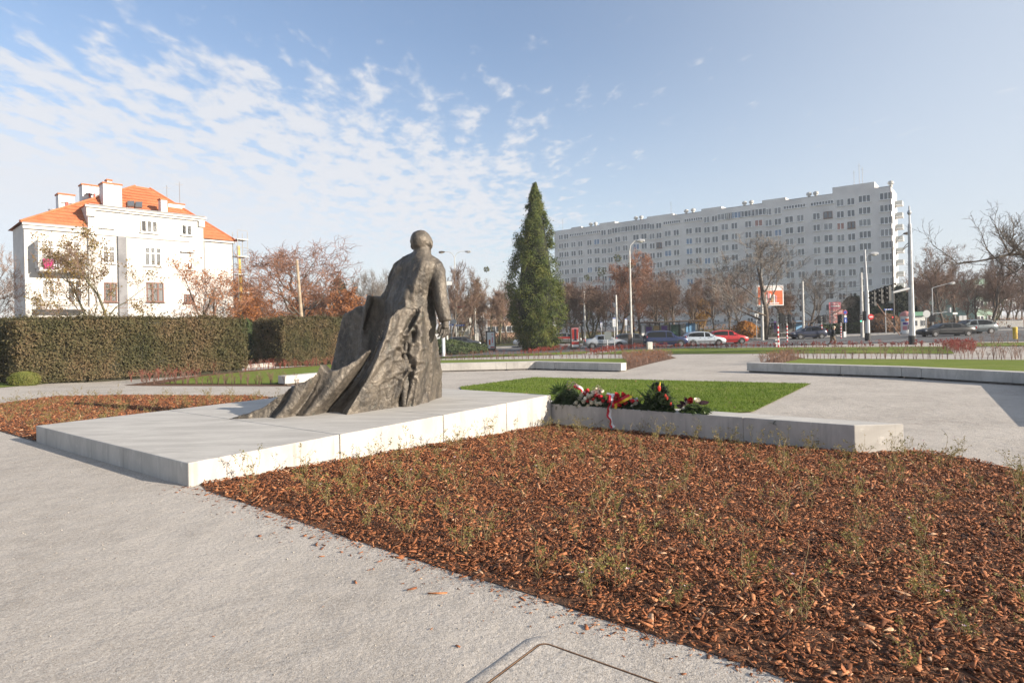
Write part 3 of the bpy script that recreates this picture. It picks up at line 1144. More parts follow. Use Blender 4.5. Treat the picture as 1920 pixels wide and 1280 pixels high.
def build_roses():
    rng = random.Random(21)
    var = [rose_variant(s, s % 2 == 0) for s in range(30, 38)]

    def place(poly, step, label, group, smin, smax, cat, margin):
        xs = [p[0] for p in poly]
        ys = [p[1] for p in poly]
        n = 0
        for i in range(60):
            for j in range(60):
                s, t = -2 + i * step, -11 + j * step
                q = uv(s + (0.5 * step if j % 2 else 0) + rng.gauss(0, .1), t + rng.gauss(0, .1))
                if q.y < 2.4 or abs(q.x) > .9 * q.y + .4:
                    continue
                if not in_poly(np.array([q.x]), np.array([q.y]), poly)[0]:
                    continue
                if rng.random() < 0.10:
                    continue
                sm, lm, fm = var[rng.randrange(len(var))]
                lab = label
                if poly is BED:
                    s2, t2 = (q - Vector((P0.x, P0.y, 0))).to_2d().dot(U), (q - Vector((P0.x, P0.y, 0))).to_2d().dot(V)
                    lab = 'rose shrub close against the sunlit front of the plinth' if t2 > -.75 else 'rose shrub close under the shaded side of the wreath bench' if s2 > 6.3 and t2 > -5.3 else \
                        'rose shrub at the edge of the bark bed along the near path' if s2 < .75 else 'rose shrub near the curved right hand border of the bark bed' if t2 < -5.6 and s2 > 5 else label
                    if fm and lab == label:
                        lab = 'rose shrub with one pale pink bloom in the middle of the bark bed'
                else:
                    lab = 'low rose shrub with a pale pink bloom in the left bark bed' if fm else label
                r = thing('rose_shrub', lab, cat, (q.x, q.y, hgt(q.x, q.y) + 0.02), rng.uniform(0, 6.28), group)
                k = rng.uniform(smin, smax)
                r.scale = (k, k, k * rng.uniform(.85, 1.15))
                link_mesh('stems', sm, r)
                link_mesh('leaves', lm, r)
                if fm:
                    link_mesh('flower', fm, r)
                n += 1
        return n
    a = place(BED, 0.56, 'straggly young rose shrub planted in the large bark bed', 'rose shrubs in the large bark bed', 0.55, 0.98, 'rose shrub', 0.1)
    b = place(LBED, 0.66, 'low rose shrub planted in the bark bed left of the plinth', 'rose shrubs in the left bark bed', 0.55, 0.85, 'rose shrub', 0.1)
    print('roses', a, b)


build_roses()


# ------------------------------------------------------------------ low hedges of bare or red shrubs
def shrub_row(label, path, width, height, step, stem_mat, leaf_mat, leaf_n, leaf_size, seed, name='low_hedge', cat='low hedge', group='low hedges edging the lawns', top=0.55, thick=0.008):
    """row of twiggy plants along a plan path (or filling a polygon if width is None)"""
    rng = random.Random(seed)
    nr = np.random.default_rng(seed)
    pts = []
    if width is None:
        poly = [(p[0], p[1]) for p in path]
        xs = [p[0] for p in poly]
        ys = [p[1] for p in poly]
        n = int((max(xs) - min(xs)) * (max(ys) - min(ys)) / step ** 2)
        x = nr.uniform(min(xs), max(xs), n)
        y = nr.uniform(min(ys), max(ys), n)
        k = in_poly(x, y, poly)
        pts = list(zip(x[k], y[k]))
    else:
        for a, b in zip(path[:-1], path[1:]):
            a, b = Vector(a), Vector(b)
            d = b - a
            n = Vector((-d.y, d.x)).normalized()
            m = max(1, int(d.length / step))
            for i in range(m):
                q = a + d * ((i + rng.random()) / m) + n * rng.uniform(-.5, .5) * width
                pts.append((q.x, q.y))
    c = pts[0]
    base = Vector((c[0], c[1], hgt(*c)))
    r = thing(name, label, cat, base, 0, group)
    st = MB()
    lv = []
    for x, y in pts:
        z = hgt(x, y)
        h = height * rng.uniform(.5, 1.2)
        for k in range(rng.randint(4, 6)):
            a = rng.uniform(0, 6.28)
            sp = rng.uniform(.05, .38) * h
            p0 = Vector((x, y, z - .02)) - base
            p1 = p0 + Vector((math.cos(a) * sp * .35, math.sin(a) * sp * .35, h * .5))
            p2 = p0 + Vector((math.cos(a) * sp, math.sin(a) * sp, h * rng.uniform(.8, 1.1)))
            st.tube([p0, p1, p2], [thick, thick * .7, thick * .4], 3, cap=False)
            for j in range(2):
                a2 = rng.uniform(0, 6.28)
                st.tube([p1.lerp(p2, .2 + .4 * j), p1.lerp(p2, .5 + .4 * j) + Vector((math.cos(a2), math.sin(a2), .5)) * h * .22], [thick * .5, thick * .3], 3, cap=False)
        for k in range(leaf_n):
            t = rng.uniform(top, 1.1)
            lv.append((x - base.x + rng.gauss(0, .2 * h), y - base.y + rng.gauss(0, .2 * h), z - base.z + h * t))
    st.build('stems', stem_mat, r)
    if lv:
        cc = np.array(lv)
        nrm = nr.normal(0, 1, (len(cc), 3))
        nrm /= np.linalg.norm(nrm, axis=1, keepdims=True)
        v, f = leaf_quads(cc, nrm, nr.uniform(leaf_size * .6, leaf_size * 1.2, len(cc)), nr, .7)
        link_mesh('leaves', raw_mesh('leaves', v, f, 4, leaf_mat), r)
    return r


M['bare_twig'] = pmat('bare_twig', (0.13, 0.075, 0.058), (0.21, 0.13, 0.10), 5, 0.8)
M['red_twig'] = pmat('red_twig', (0.16, 0.045, 0.036), (0.24, 0.085, 0.06), 5, 0.8)
M['red_leaf'] = leafmat('red_leaf', [(0.15, 0.020, 0.020), (0.25, 0.036, 0.032), (0.33, 0.085, 0.045)], 1.5, .6, 9, .3)
M['rust_leaf'] = leafmat('rust_leaf', [(0.16, 0.06, 0.025), (0.30, 0.11, 0.035), (0.42, 0.17, 0.05)], 1.5, .7, 9, .3)
M['brown_leaf'] = leafmat('brown_leaf', [(0.13, 0.075, 0.045), (0.22, 0.12, 0.065), (0.28, 0.16, 0.09)], 1.5, .7, 9, .3)

bt, rt = M['bare_twig'], M['red_twig']
shrub_row('bare brown low hedge along the near edge of the left round lawn', [g2(262, 719), g2(400, 720.5), g2(556, 721.5)], .5, .48, .15, bt, M['brown_leaf'], 7, .035, 1)
shrub_row('reddish low hedge curving between left lawn and the path by the tall hedge', [g2(250, 717), g2(330, 708), g2(420, 699), g2(540, 690), g2(630, 685)], .6, .5, .2, rt, M['red_leaf'], 12, .05, 2)
shrub_row('bare low hedge running behind the lawn from the statue to the thuja', [g2(560, 684), g2(640, 680), g2(800, 674.5), g2(1000, 673), g2(1180, 671.5)], .5, .58, .22, bt, M['brown_leaf'], 4, .05, 3)
shrub_row('brown clump of low shrubs at the end of the pale far bench', [g2(1180, 692), g2(1262, 672), g2(1240, 664), g2(1165, 670)], None, .46, .40, bt, M['rust_leaf'], 7, .05, 4)
shrub_row('brown clump of low shrubs behind the end of the grey right bench', [g2(1418, 684.5), g2(1466, 684.5), g2(1506, 673), g2(1478, 665)], None, .5, .36, bt, M['rust_leaf'], 7, .05, 5)
shrub_row('long bare low hedge on the far edge of the right lawn', [g2(1500, 672.5), g2(1700, 673.5), g2(1950, 674.5)], .7, .72, .17, bt, M['brown_leaf'], 11, .05, 6)
shrub_row('bright red low hedge in front of the road on the right', [g2(1235, 653), g2(1500, 651.5), g2(1792, 650)], .9, .48, .20, rt, M['red_leaf'], 20, .10, 7)
shrub_row('short red low hedge in front of the red poster stand', [g2(985, 664.5), g2(1040, 658), g2(1085, 653.5)], .9, .5, .18, rt, M['red_leaf'], 22, .10, 8)
shrub_row('red low hedge slanting from the path towards the grey litter bin', [g2(1105, 665), g2(1150, 658.5), g2(1195, 654), g2(1240, 652.5)], .9, .5, .18, rt, M['red_leaf'], 22, .10, 9)
shrub_row('dark red clump of taller shrubs at the right end of the red hedge', [g2(1765, 655), g2(1790, 664), g2(1822, 664), g2(1832, 655), g2(1790, 651)], None, .58, .42, rt, M['red_leaf'], 18, .09, 10)
shrub_row('orange low hedge right of the dark red clump of shrubs', [g2(1835, 670), g2(1880, 671), g2(1950, 671.5)], .8, .7, .25, bt, M['rust_leaf'], 12, .06, 11)
shrub_row('brown bare low hedge beside the road at the far right', [g2(1822, 646), g2(1870, 645), g2(1960, 643)], 1.2, .9, .25, bt, M['brown_leaf'], 12, .07, 12)
shrub_row('sparse orange seedlings along the lawn by the white post', [g2(800, 664), g2(900, 664.5), g2(1000, 664.5), g2(1090, 664)], .4, .45, .5, rt, M['rust_leaf'], 9, .07, 13)
shrub_row('small bare low hedge between white bench and left lawn', [g2(425, 694), g2(470, 690), g2(560, 684.5)], .3, .5, .3, bt, M['brown_leaf'], 4, .05, 14)
# ------------------------------------------------------------------ the bronze monument
def remeshed(name, mb, voxel, smooth_it=4, fold=None, parent=None, loc=None):
    """joins closed shapes into one continuous skin and works fold relief into it"""
    me = mb.mesh(name, M['bronze'])
    bm = bmesh.new()
    bm.from_mesh(me)
    bmesh.ops.recalc_face_normals(bm, faces=bm.faces[:])
    bm.to_mesh(me)
    bm.free()
    o = bpy.data.objects.new(name, me)
    COL.objects.link(o)
    md = o.modifiers.new('r', 'REMESH')
    md.mode = 'VOXEL'
    md.voxel_size = voxel
    md.adaptivity = 0.0
    sm = o.modifiers.new('s', 'SMOOTH')
    sm.iterations = smooth_it
    sm.factor = 0.5
    dg = bpy.context.evaluated_depsgraph_get()
    new = bpy.data.meshes.new_from_object(o.evaluated_get(dg))
    o.modifiers.clear()
    o.data = new
    new.materials.clear()
    new.materials.append(M['bronze'])
    n = len(new.vertices)
    co = np.empty(n * 3, dtype=np.float32)
    no = np.empty(n * 3, dtype=np.float32)
    new.vertices.foreach_get('co', co)
    new.vertices.foreach_get('normal', no)
    co = co.reshape(-1, 3)
    no = no.reshape(-1, 3)
    if fold:
        d = np.array([fold(Vector(c)) for c in co.tolist()], dtype=np.float32)
        co = co + no * d[:, None]
        new.vertices.foreach_set('co', co.ravel())
    new.polygons.foreach_set('use_smooth', np.ones(len(new.polygons), dtype=bool))
    new.update()
    if parent is not None:
        o.parent = parent
    return o


def ridged(p, sc):
    return 1.0 - 2.0 * abs(noise.noise(Vector((p.x * sc[0], p.y * sc[1], p.z * sc[2]))))


def build_statue():
    def SP(px, py, Y):
        return P(px, py, Y)
    Tz = PL_T - 0.01

    def base(px, Y):
        # point on the plinth top under column px
        q = B(px, Y)
        z = Tz
        a = (px - 960) / FPX
        b = ((z - EYE) / Y + a * SA) / CA
        return Vector(((a * CA + b * SA) * Y, Y, z))
    root = thing('bronze_statue', 'dark bronze statue of a standing man with trailing cape, seen from behind', 'statue')

    # ---- figure: torso, head, arm
    fig = MB()
    rows = [  # py, left px, right px, half depth, centre distance, where the back is fullest (-1..1)
        (467, 778, 803, .13, 11.48, .2), (474, 769, 805, .17, 11.47, .2), (480, 755, 812, .22, 11.46, .25), (487, 743, 824, .26, 11.46, .3), (495, 735, 829, .30, 11.46, .35), (506, 729, 828, .33, 11.47, .38), (520, 725, 823, .36, 11.48, .36),
        (537, 724, 816, .38, 11.48, .30), (556, 721, 813, .40, 11.48, .15), (580, 720, 815, .41, 11.46, -.05), (605, 722, 818, .42, 11.45, -.1), (635, 727, 813, .44, 11.45, 0), (670, 727, 807, .46, 11.45, 0), (705, 728, 804, .48, 11.45, 0), (740, 730, 803, .50, 11.45, 0), (768, 732, 803, .50, 11.45, 0)]
    N = 28
    vs, fs = [], []
    for py, xl, xr, hd, Y, rg in rows:
        a, b = SP(xl, py, Y), SP(xr, py, Y)
        c = (a + b) / 2
        hw = (b - a).length / 2
        for k in range(N):
            t = 2 * math.pi * k / N
            ct, st = math.cos(t), math.sin(t)
            e = 0.80
            u = math.copysign(abs(ct) ** e, ct)
            if st < 0:
                q = abs(u - rg) / ((1 + rg) if u < rg else (1 - rg))
                dy = -hd * 1.08 * max(0.0, 1 - q ** 1.3)
                dy += .16 * max(0, rg - u) * hw
            else:
                dy = hd * st
            vs.append((c.x + hw * u, c.y + dy, max(c.z, Tz - .03)))
    for i in range(len(rows) - 1):
        for k in range(N):
            k2 = (k + 1) % N
            fs.append((i * N + k, (i + 1) * N + k, (i + 1) * N + k2, i * N + k2))
    fs.append(tuple(range(N)))
    fs.append(tuple((len(rows) - 1) * N + k for k in range(N - 1, -1, -1)))
    fig.add(vs, fs)
    # neck, head, ears, nose, brow, chin; the face looks away from the camera, a little to the right
    hc = SP(790.5, 454.5, 11.47)
    look = Vector((0.42, 0.90, -0.10)).normalized()
    side = Vector((0.90, -0.42, 0)).normalized()
    fig.tube([SP(790, 490, 11.40), SP(791, 477, 11.43), SP(792, 466, 11.47)], [.21, .165, .16], 16)
    vs, fs = [], []
    mm, nn = 14, 20
    for j in range(mm + 1):
        ph = math.pi * j / mm
        for k in range(nn):
            t = 2 * math.pi * k / nn
            l_, s_, u_ = math.cos(t) * math.sin(ph), math.sin(t) * math.sin(ph), math.cos(ph)
            ru = 0.225 if u_ > 0 else 0.235
            wl = .245 * (1 - 0.10 * max(0, -u_))
            ws = .20 * (1 - 0.20 * max(0, -u_))
            vs.append(hc + look * (l_ * wl) + side * (s_ * ws) + Vector((0, 0, 1)) * (u_ * ru))
    for j in range(mm):
        for k in range(nn):
            k2 = (k + 1) % nn
            fs.append((j * nn + k, (j + 1) * nn + k, (j + 1) * nn + k2, j * nn + k2))
    fig.add(vs, fs)
    for sgn in (1, -1):
        e = hc + side * (.195 * sgn) + Vector((0, 0, -.05)) + look * 0.0
        fig.tube([e + Vector((0, 0, .065)) - look * .02, e + side * (.02 * sgn), e + Vector((0, 0, -.07)) + look * .02], [.030, .042, .026], 8)
        fig.ball(tuple(hc + look * .20 + side * (.075 * sgn) + Vector((0, 0, .03))), .045, 8, 6)          # brow over the eye
    fig.tube([hc + look * .235 + Vector((0, 0, .04)), hc + look * .275 + Vector((0, 0, -.04))], [.025, .04], 8)  # nose
    fig.ball(tuple(hc + look * .19 + Vector((0, 0, -.19))), .075, 10, 7)                                  # chin
    fig.ball(tuple(hc + look * .215 + Vector((0, 0, -.11))), .05, 10, 6, sc=(1.2, 1, .5))                 # mouth
    # right arm in its sleeve
    arm = [(813, 499, 11.45, .165), (819, 512, 11.44, .165), (822, 530, 11.42, .145), (824, 550, 11.38, .135), (828, 572, 11.34, .130), (832, 590, 11.32, .112), (835, 602, 11.31, .105)]
    fig.tube([SP(a, b, c) for a, b, c, r in arm], [r for a, b, c, r in arm], 14)
    # hand: palm, four fingers and a thumb hanging half closed, worked at a finer grain
    hand = MB()
    w = SP(834.5, 601, 11.31)
    palm = SP(834.5, 610, 11.30)
    hand.tube([w + Vector((0, 0, .05)), w, palm, palm + Vector((0, 0, -.05))], [.070, .062, .074, .070], 12)
    for ox, oy, ln in ((-.066, -.02, .150), (-.022, .0, .178), (.022, .01, .170), (.062, .02, .140)):
        a = palm + Vector((ox * .85, oy, -.055))
        b = a + Vector((ox * .22, -.022, -ln * .48))
        c = b + Vector((-.030, -.012, -ln * .34))
        e = c + Vector((-.040, .0, -ln * .22))
        hand.tube([a, b, c, e], [.025, .0225, .020, .014], 8)
    a = palm + Vector((-.062, -.03, .01))
    hand.tube([a, a + Vector((-.050, -.022, -.055)), a + Vector((-.062, -.012, -.115)), a + Vector((-.055, .0, -.155))], [.030, .027, .022, .015], 8)
    remeshed('right_hand', hand, 0.009, 2, lambda p: .002 * noise.noise(p * 30.0), root)

    def foldfig(p):
        d = 0.010 * noise.noise(p * 9.0) + 0.006 * noise.noise(p * 22.0)
        if p.z < hc.z - .36 and p.x < -0.2:
            low = sstep(2.2, 0.5, p.z)
            q = Vector((p.x + (p.z - .25) * 0.34, p.y, p.z))
            d += (0.014 + 0.038 * low) * (ridged(q, (3.6, 2.2, .75)) - .3)
            d += 0.028 * low * min(0, ridged(q + Vector((3, 1, 2)), (5.5, 3.0, 1.3)) - .1)
        return d
    figure = remeshed('figure', fig, 0.021, 3, foldfig, root)

    # ---- cape: a fan of folds running down and to the left
    # each column: top point on the crest line (px,py,dist) and foot (px,dist); mid bulge towards the camera
    cols = [
        ((806, 640, 11.90), (806, 11.95), .0),
        ((800, 605, 11.30), (804, 11.72), .0),
        ((788, 586, 11.03), (775, 10.96), .06),
        ((768, 578, 10.98), (742, 10.88), .05),
        ((756, 578, 10.88), (712, 10.62), .03),
        ((744, 582, 10.74), (680, 10.30), .03),
        ((734, 592, 10.62), (647, 10.02), .00),
        ((727, 602, 10.66), (628, 10.40), -.06),
        ((715, 622, 10.60), (612, 10.42), -.06),
        ((704, 640, 10.55), (600, 10.26), .00),
        ((690, 656, 10.46), (590, 10.14), .02),
        ((672, 672, 10.38), (582, 10.05), .03),
        ((650, 685, 10.30), (574, 10.00), .03),
        ((628, 694, 10.24), (566, 9.98), .01),
        ((612, 697, 10.22), (560, 10.00), -.02),
        ((605, 690, 10.20), (556, 10.03), -.02),
        ((599, 683, 10.15), (552, 10.06), -.045),
        ((592, 694, 10.12), (546, 10.02), .00),
        ((583, 708, 10.08), (538, 9.92), .02),
        ((568, 717, 10.04), (528, 9.86), .02),
        ((555, 721, 10.00), (514, 9.80), .00),
        ((547, 724, 10.04), (506, 9.94), -.03),
        ((532, 736, 10.02), (494, 9.92), -.01),
        ((512, 750, 9.98), (476, 9.90), .0),
        ((490, 764, 9.95), (458, 9.89), .0),
        ((462, 776, 9.92), (440, 9.89), .0),
    ]
    K = 22
    front, back = [], []
    for (tx, ty, tY), (bx, bY), bulge in cols:
        t = SP(tx, ty, tY)
        b = base(bx, bY)
        f, g = [], []
        tt = t + Vector((0.05, .21, 0.0))
        hgt_ = max(0.05, t.z - b.z)
        bb = base(bx, bY) + Vector((0.02 + .10 * hgt_, .12 + .30 * min(1.6, hgt_), 0))
        for i in range(K + 1):
            s = i / K
            # folds sweep: steep at the top, flaring at the foot
            p = t.lerp(b, s)
            e = math.sin(math.pi * s)
            p += Vector((-.2, -1, 0)).normalized() * (bulge * e * 2.0) + Vector((0.05 * hgt_ * e, 0.055 * hgt_ * e, 0))
            f.append(p)
            q = tt.lerp(bb, s) + Vector((0.05 * hgt_ * e, 0.05 * hgt_ * e, 0))
            g.append(q)
        f[-1].z = g[-1].z = Tz - .04
        front.append(f)
        back.append(g)
    cap = MB()
    nC = len(cols)
    vs = [p for c in front for p in c] + [p for c in back for p in c]
    o2 = nC * (K + 1)
    ix = lambda c, k: c * (K + 1) + k
    fs = []
    for c in range(nC - 1):
        for k in range(K):
            fs.append((ix(c, k), ix(c + 1, k), ix(c + 1, k + 1), ix(c, k + 1)))
            fs.append((o2 + ix(c, k), o2 + ix(c, k + 1), o2 + ix(c + 1, k + 1), o2 + ix(c + 1, k)))
        fs.append((ix(c, 0), o2 + ix(c, 0), o2 + ix(c + 1, 0), ix(c + 1, 0)))
        fs.append((ix(c, K), ix(c + 1, K), o2 + ix(c + 1, K), o2 + ix(c, K)))
    for c in (0, nC - 1):
        for k in range(K):
            q = (ix(c, k), ix(c, k + 1), o2 + ix(c, k + 1), o2 + ix(c, k))
            fs.append(q if c == 0 else q[::-1])
    cap.add(vs, fs)
    tip = base(428, 9.88)
    cap.tube([base(470, 9.92) + Vector((0, .03, .03)), base(445, 9.89) + Vector((0, 0, .012)), tip], [.07, .035, .012], 8)
    cap.tube([SP(790, 575, 11.03), SP(780, 600, 10.98), SP(768, 625, 10.95)], [.03, .045, .03], 7)

    crease = [  # dark broken creases in the lower cloth: (px,py)->(px,py), depth, half width in px
        ((781, 586), (760, 622), .10, 4.0), ((775, 625), (742, 668), .05, 4), ((757, 628), (764, 656), .07, 4), ((750, 656), (762, 668), .08, 4.5), ((764, 656), (752, 640), .06, 3),
        ((762, 668), (772, 692), .10, 5.0), ((772, 690), (786, 686), .07, 4), ((770, 700), (750, 762), .13, 4.5), ((766, 726), (740, 764), .07, 3.2), ((748, 712), (738, 760), .07, 3.2), ((786, 688), (790, 660), .05, 3.5),
        ((742, 708), (720, 722), .04, 3), ((735, 672), (712, 706), .045, 3.2), ((728, 715), (718, 758), .05, 2.8), ((776, 614), (772, 640), .07, 4), ((757, 700), (735, 716), .05, 3), ((778, 712), (768, 764), .06, 3.0), ((735, 640), (725, 660), .04, 3)]

    def pix(p):
        Y = p.y
        dx, dz = p.x / Y, (p.z - EYE) / Y
        a = dx * CA - dz * SA
        b = dx * SA + dz * CA
        return 960 + FPX * a, 610 - FPX * b

    # creases live in the cloth itself: they are cut along world-space segments on the front surface
    segs = []
    for (a, b, dep, w) in crease:
        A = SP(a[0], a[1], 10.95)
        C = SP(b[0], b[1], 10.85)
        segs.append((A.x, A.z, C.x, C.z, dep, w / FPX * 10.9))

    def foldcape(p):
        d = 0.011 * noise.noise(p * 8.0) + 0.007 * noise.noise(p * 19.0) + .004 * noise.noise(p * 40.0)
        # long pleats follow the sweep of the cape (down and to the left)
        q = Vector((p.x + (p.z - .25) * -0.42, p.y, p.z + p.x * .15))
        big = sstep(-2.9, -2.2, p.x)
        d += 0.016 * big * (ridged(q, (3.4, 2.6, .6)) - .25)
        d += 0.012 * (ridged(q + Vector((5, 3, 1)), (6.5, 4.0, 1.5)) - .35) * (.45 + .55 * big)
        if p.x > -3.0 and p.y < 11.4:
            for ax, az, cx, cz, dep, w in segs:
                ex, ez = cx - ax, cz - az
                t = max(0, min(1, ((p.x - ax) * ex + (p.z - az) * ez) / (ex * ex + ez * ez)))
                wob = .02 * noise.noise(Vector((p.x * 6, p.z * 6, 7)))
                dd = math.hypot(p.x - ax - t * ex + wob, p.z - az - t * ez)
                ww = w * (1.0 + .7 * math.sin(3.1 * t))
                if dd < 2.6 * ww:
                    r_ = dd / ww
                    d += -.62 * dep * math.exp(-r_ * r_ * 1.3) + dep * .18 * math.exp(-(r_ - 1.7) ** 2 * 3)
        return d
    remeshed('cape', cap, 0.018, 2, foldcape, root)

    # ---- far half of the cape: a tall wall of cloth swinging out behind the left arm
    wall = [  # top (px,py), distance, foot px
        ((760, 500), 11.35, 735), ((745, 497), 11.40, 726), ((732, 520), 11.52, 716), ((720, 545), 11.62, 706), ((712, 556), 11.70, 698), ((704, 554), 11.72, 690), ((697, 553), 11.70, 684), ((690, 557), 11.70, 676), ((684, 566), 11.74, 668), ((680, 572), 11.86, 660), ((672, 573), 11.94, 648), ((660, 581), 12.02, 632), ((650, 585), 12.10, 618), ((643, 588), 12.16, 610), ((640, 596), 12.20, 606)]
    wb = MB()
    K = 20
    fr, bk = [], []
    for (tx, ty), Y, bx in wall:
        t = SP(tx, ty, Y)
        b = base(bx, Y + .12)
        f, g = [], []
        for i in range(K + 1):
            s = i / K
            p = t.lerp(b, s)
            p += Vector((-.012, .05, 0)) * math.sin(math.pi * s)
            f.append(p)
            g.append(p + Vector((.05, .12 + .05 * s, 0)))
        f[-1].z = g[-1].z = Tz - .04
        fr.append(f)
        bk.append(g)
    nC = len(wall)
    vs = [p for c in fr for p in c] + [p for c in bk for p in c]
    o2 = nC * (K + 1)
    fs = []
    for c in range(nC - 1):
        for k in range(K):
            fs.append((ix(c, k), ix(c + 1, k), ix(c + 1, k + 1), ix(c, k + 1)))
            fs.append((o2 + ix(c, k), o2 + ix(c, k + 1), o2 + ix(c + 1, k + 1), o2 + ix(c + 1, k)))
        fs.append((ix(c, 0), o2 + ix(c, 0), o2 + ix(c + 1, 0), ix(c + 1, 0)))
        fs.append((ix(c, K), ix(c + 1, K), o2 + ix(c + 1, K), o2 + ix(c, K)))
    for c in (0, nC - 1):
        for k in range(K):
            q = (ix(c, k), ix(c, k + 1), o2 + ix(c, k + 1), o2 + ix(c, k))
            fs.append(q if c == 0 else q[::-1])
    wb.add(vs, fs)
    wb.tube([SP(694, 553, 11.66), SP(688, 580, 11.66), SP(680, 620, 11.78)], [.06, .05, .03], 8)

    def foldwall(p):
        q = Vector((p.x + (p.z - .25) * -0.25, p.y, p.z))
        return 0.012 * noise.noise(p * 7.0) + .006 * noise.noise(p * 18.0) + .02 * (ridged(q, (3.5, 2.5, .6)) - .3)
    remeshed('cape_back', wb, 0.024, 3, foldwall, root)


build_statue()
# ------------------------------------------------------------------ tower block on the right
M['render_grey'] = pmat('grey_render', (0.66, 0.65, 0.635), (0.73, 0.72, 0.70), .35, .9, 0, lo=.3, hi=.7, c3=(0.58, 0.57, 0.56), scale3=.12)
M['render_band'] = pmat('grey_render_stained', (0.34, 0.342, 0.35), (0.43, 0.43, 0.435), .5, .9, c3=(0.28, 0.28, 0.28), scale3=.2)
M['pvc'] = flat('white_frame', (0.80, 0.80, 0.78), .5)
M['brown_frame'] = flat('brown_frame', (0.16, 0.075, 0.055), .6)


def glass_mat(name, c, rough=0.06):
    m, T, b = newmat(name)
    b.inputs['Base Color'].default_value = (*c, 1)
    b.inputs['Roughness'].default_value = rough
    b.inputs['Specular IOR Level'].default_value = 0.9
    return m


M['pane'] = glass_mat('window_glass', (0.085, 0.095, 0.11))
M['pane_curtain'] = glass_mat('window_glass_curtained', (0.19, 0.20, 0.21), .15)
M['pane_blue'] = glass_mat('window_glass_sky', (0.12, 0.20, 0.32), .1)
M['pane_red'] = glass_mat('window_glass_red_blind', (0.30, 0.12, 0.09), .2)
M['car_glass'] = glass_mat('car_glass', (0.012, 0.014, 0.016), .08)
M['car_glass'].node_tree.nodes['Principled BSDF'].inputs['Specular IOR Level'].default_value = 0.22


def window_meshes(w, h, n, mats_f, mat_p, transom=False):
    """frame (local x along the wall, y outwards = -, z up, origin at the centre) and its pane"""
    fr = MB()
    t = .095
    d = .10
    for z in (-h / 2 + t / 2, h / 2 - t / 2):
        fr.box((0, 0, z), (w, d, t))
    for i in range(n + 1):
        x = -w / 2 + t / 2 + i * (w - t) / n
        fr.box((x, .003, 0), (t * (1.6 if 0 < i < n else 1), d, h - 2 * t))
    if transom:
        fr.box((0, .005, h * .17), (w - t * 2, d * .9, t))
    fr.box((0, -.10, -h / 2 - .05), (w + .2, .24, .06))
    pn = MB()
    pn.box((0, .03, 0), (w - t, .02, h - t))
    return fr.mesh('window', mats_f), pn.mesh('pane', mat_p)


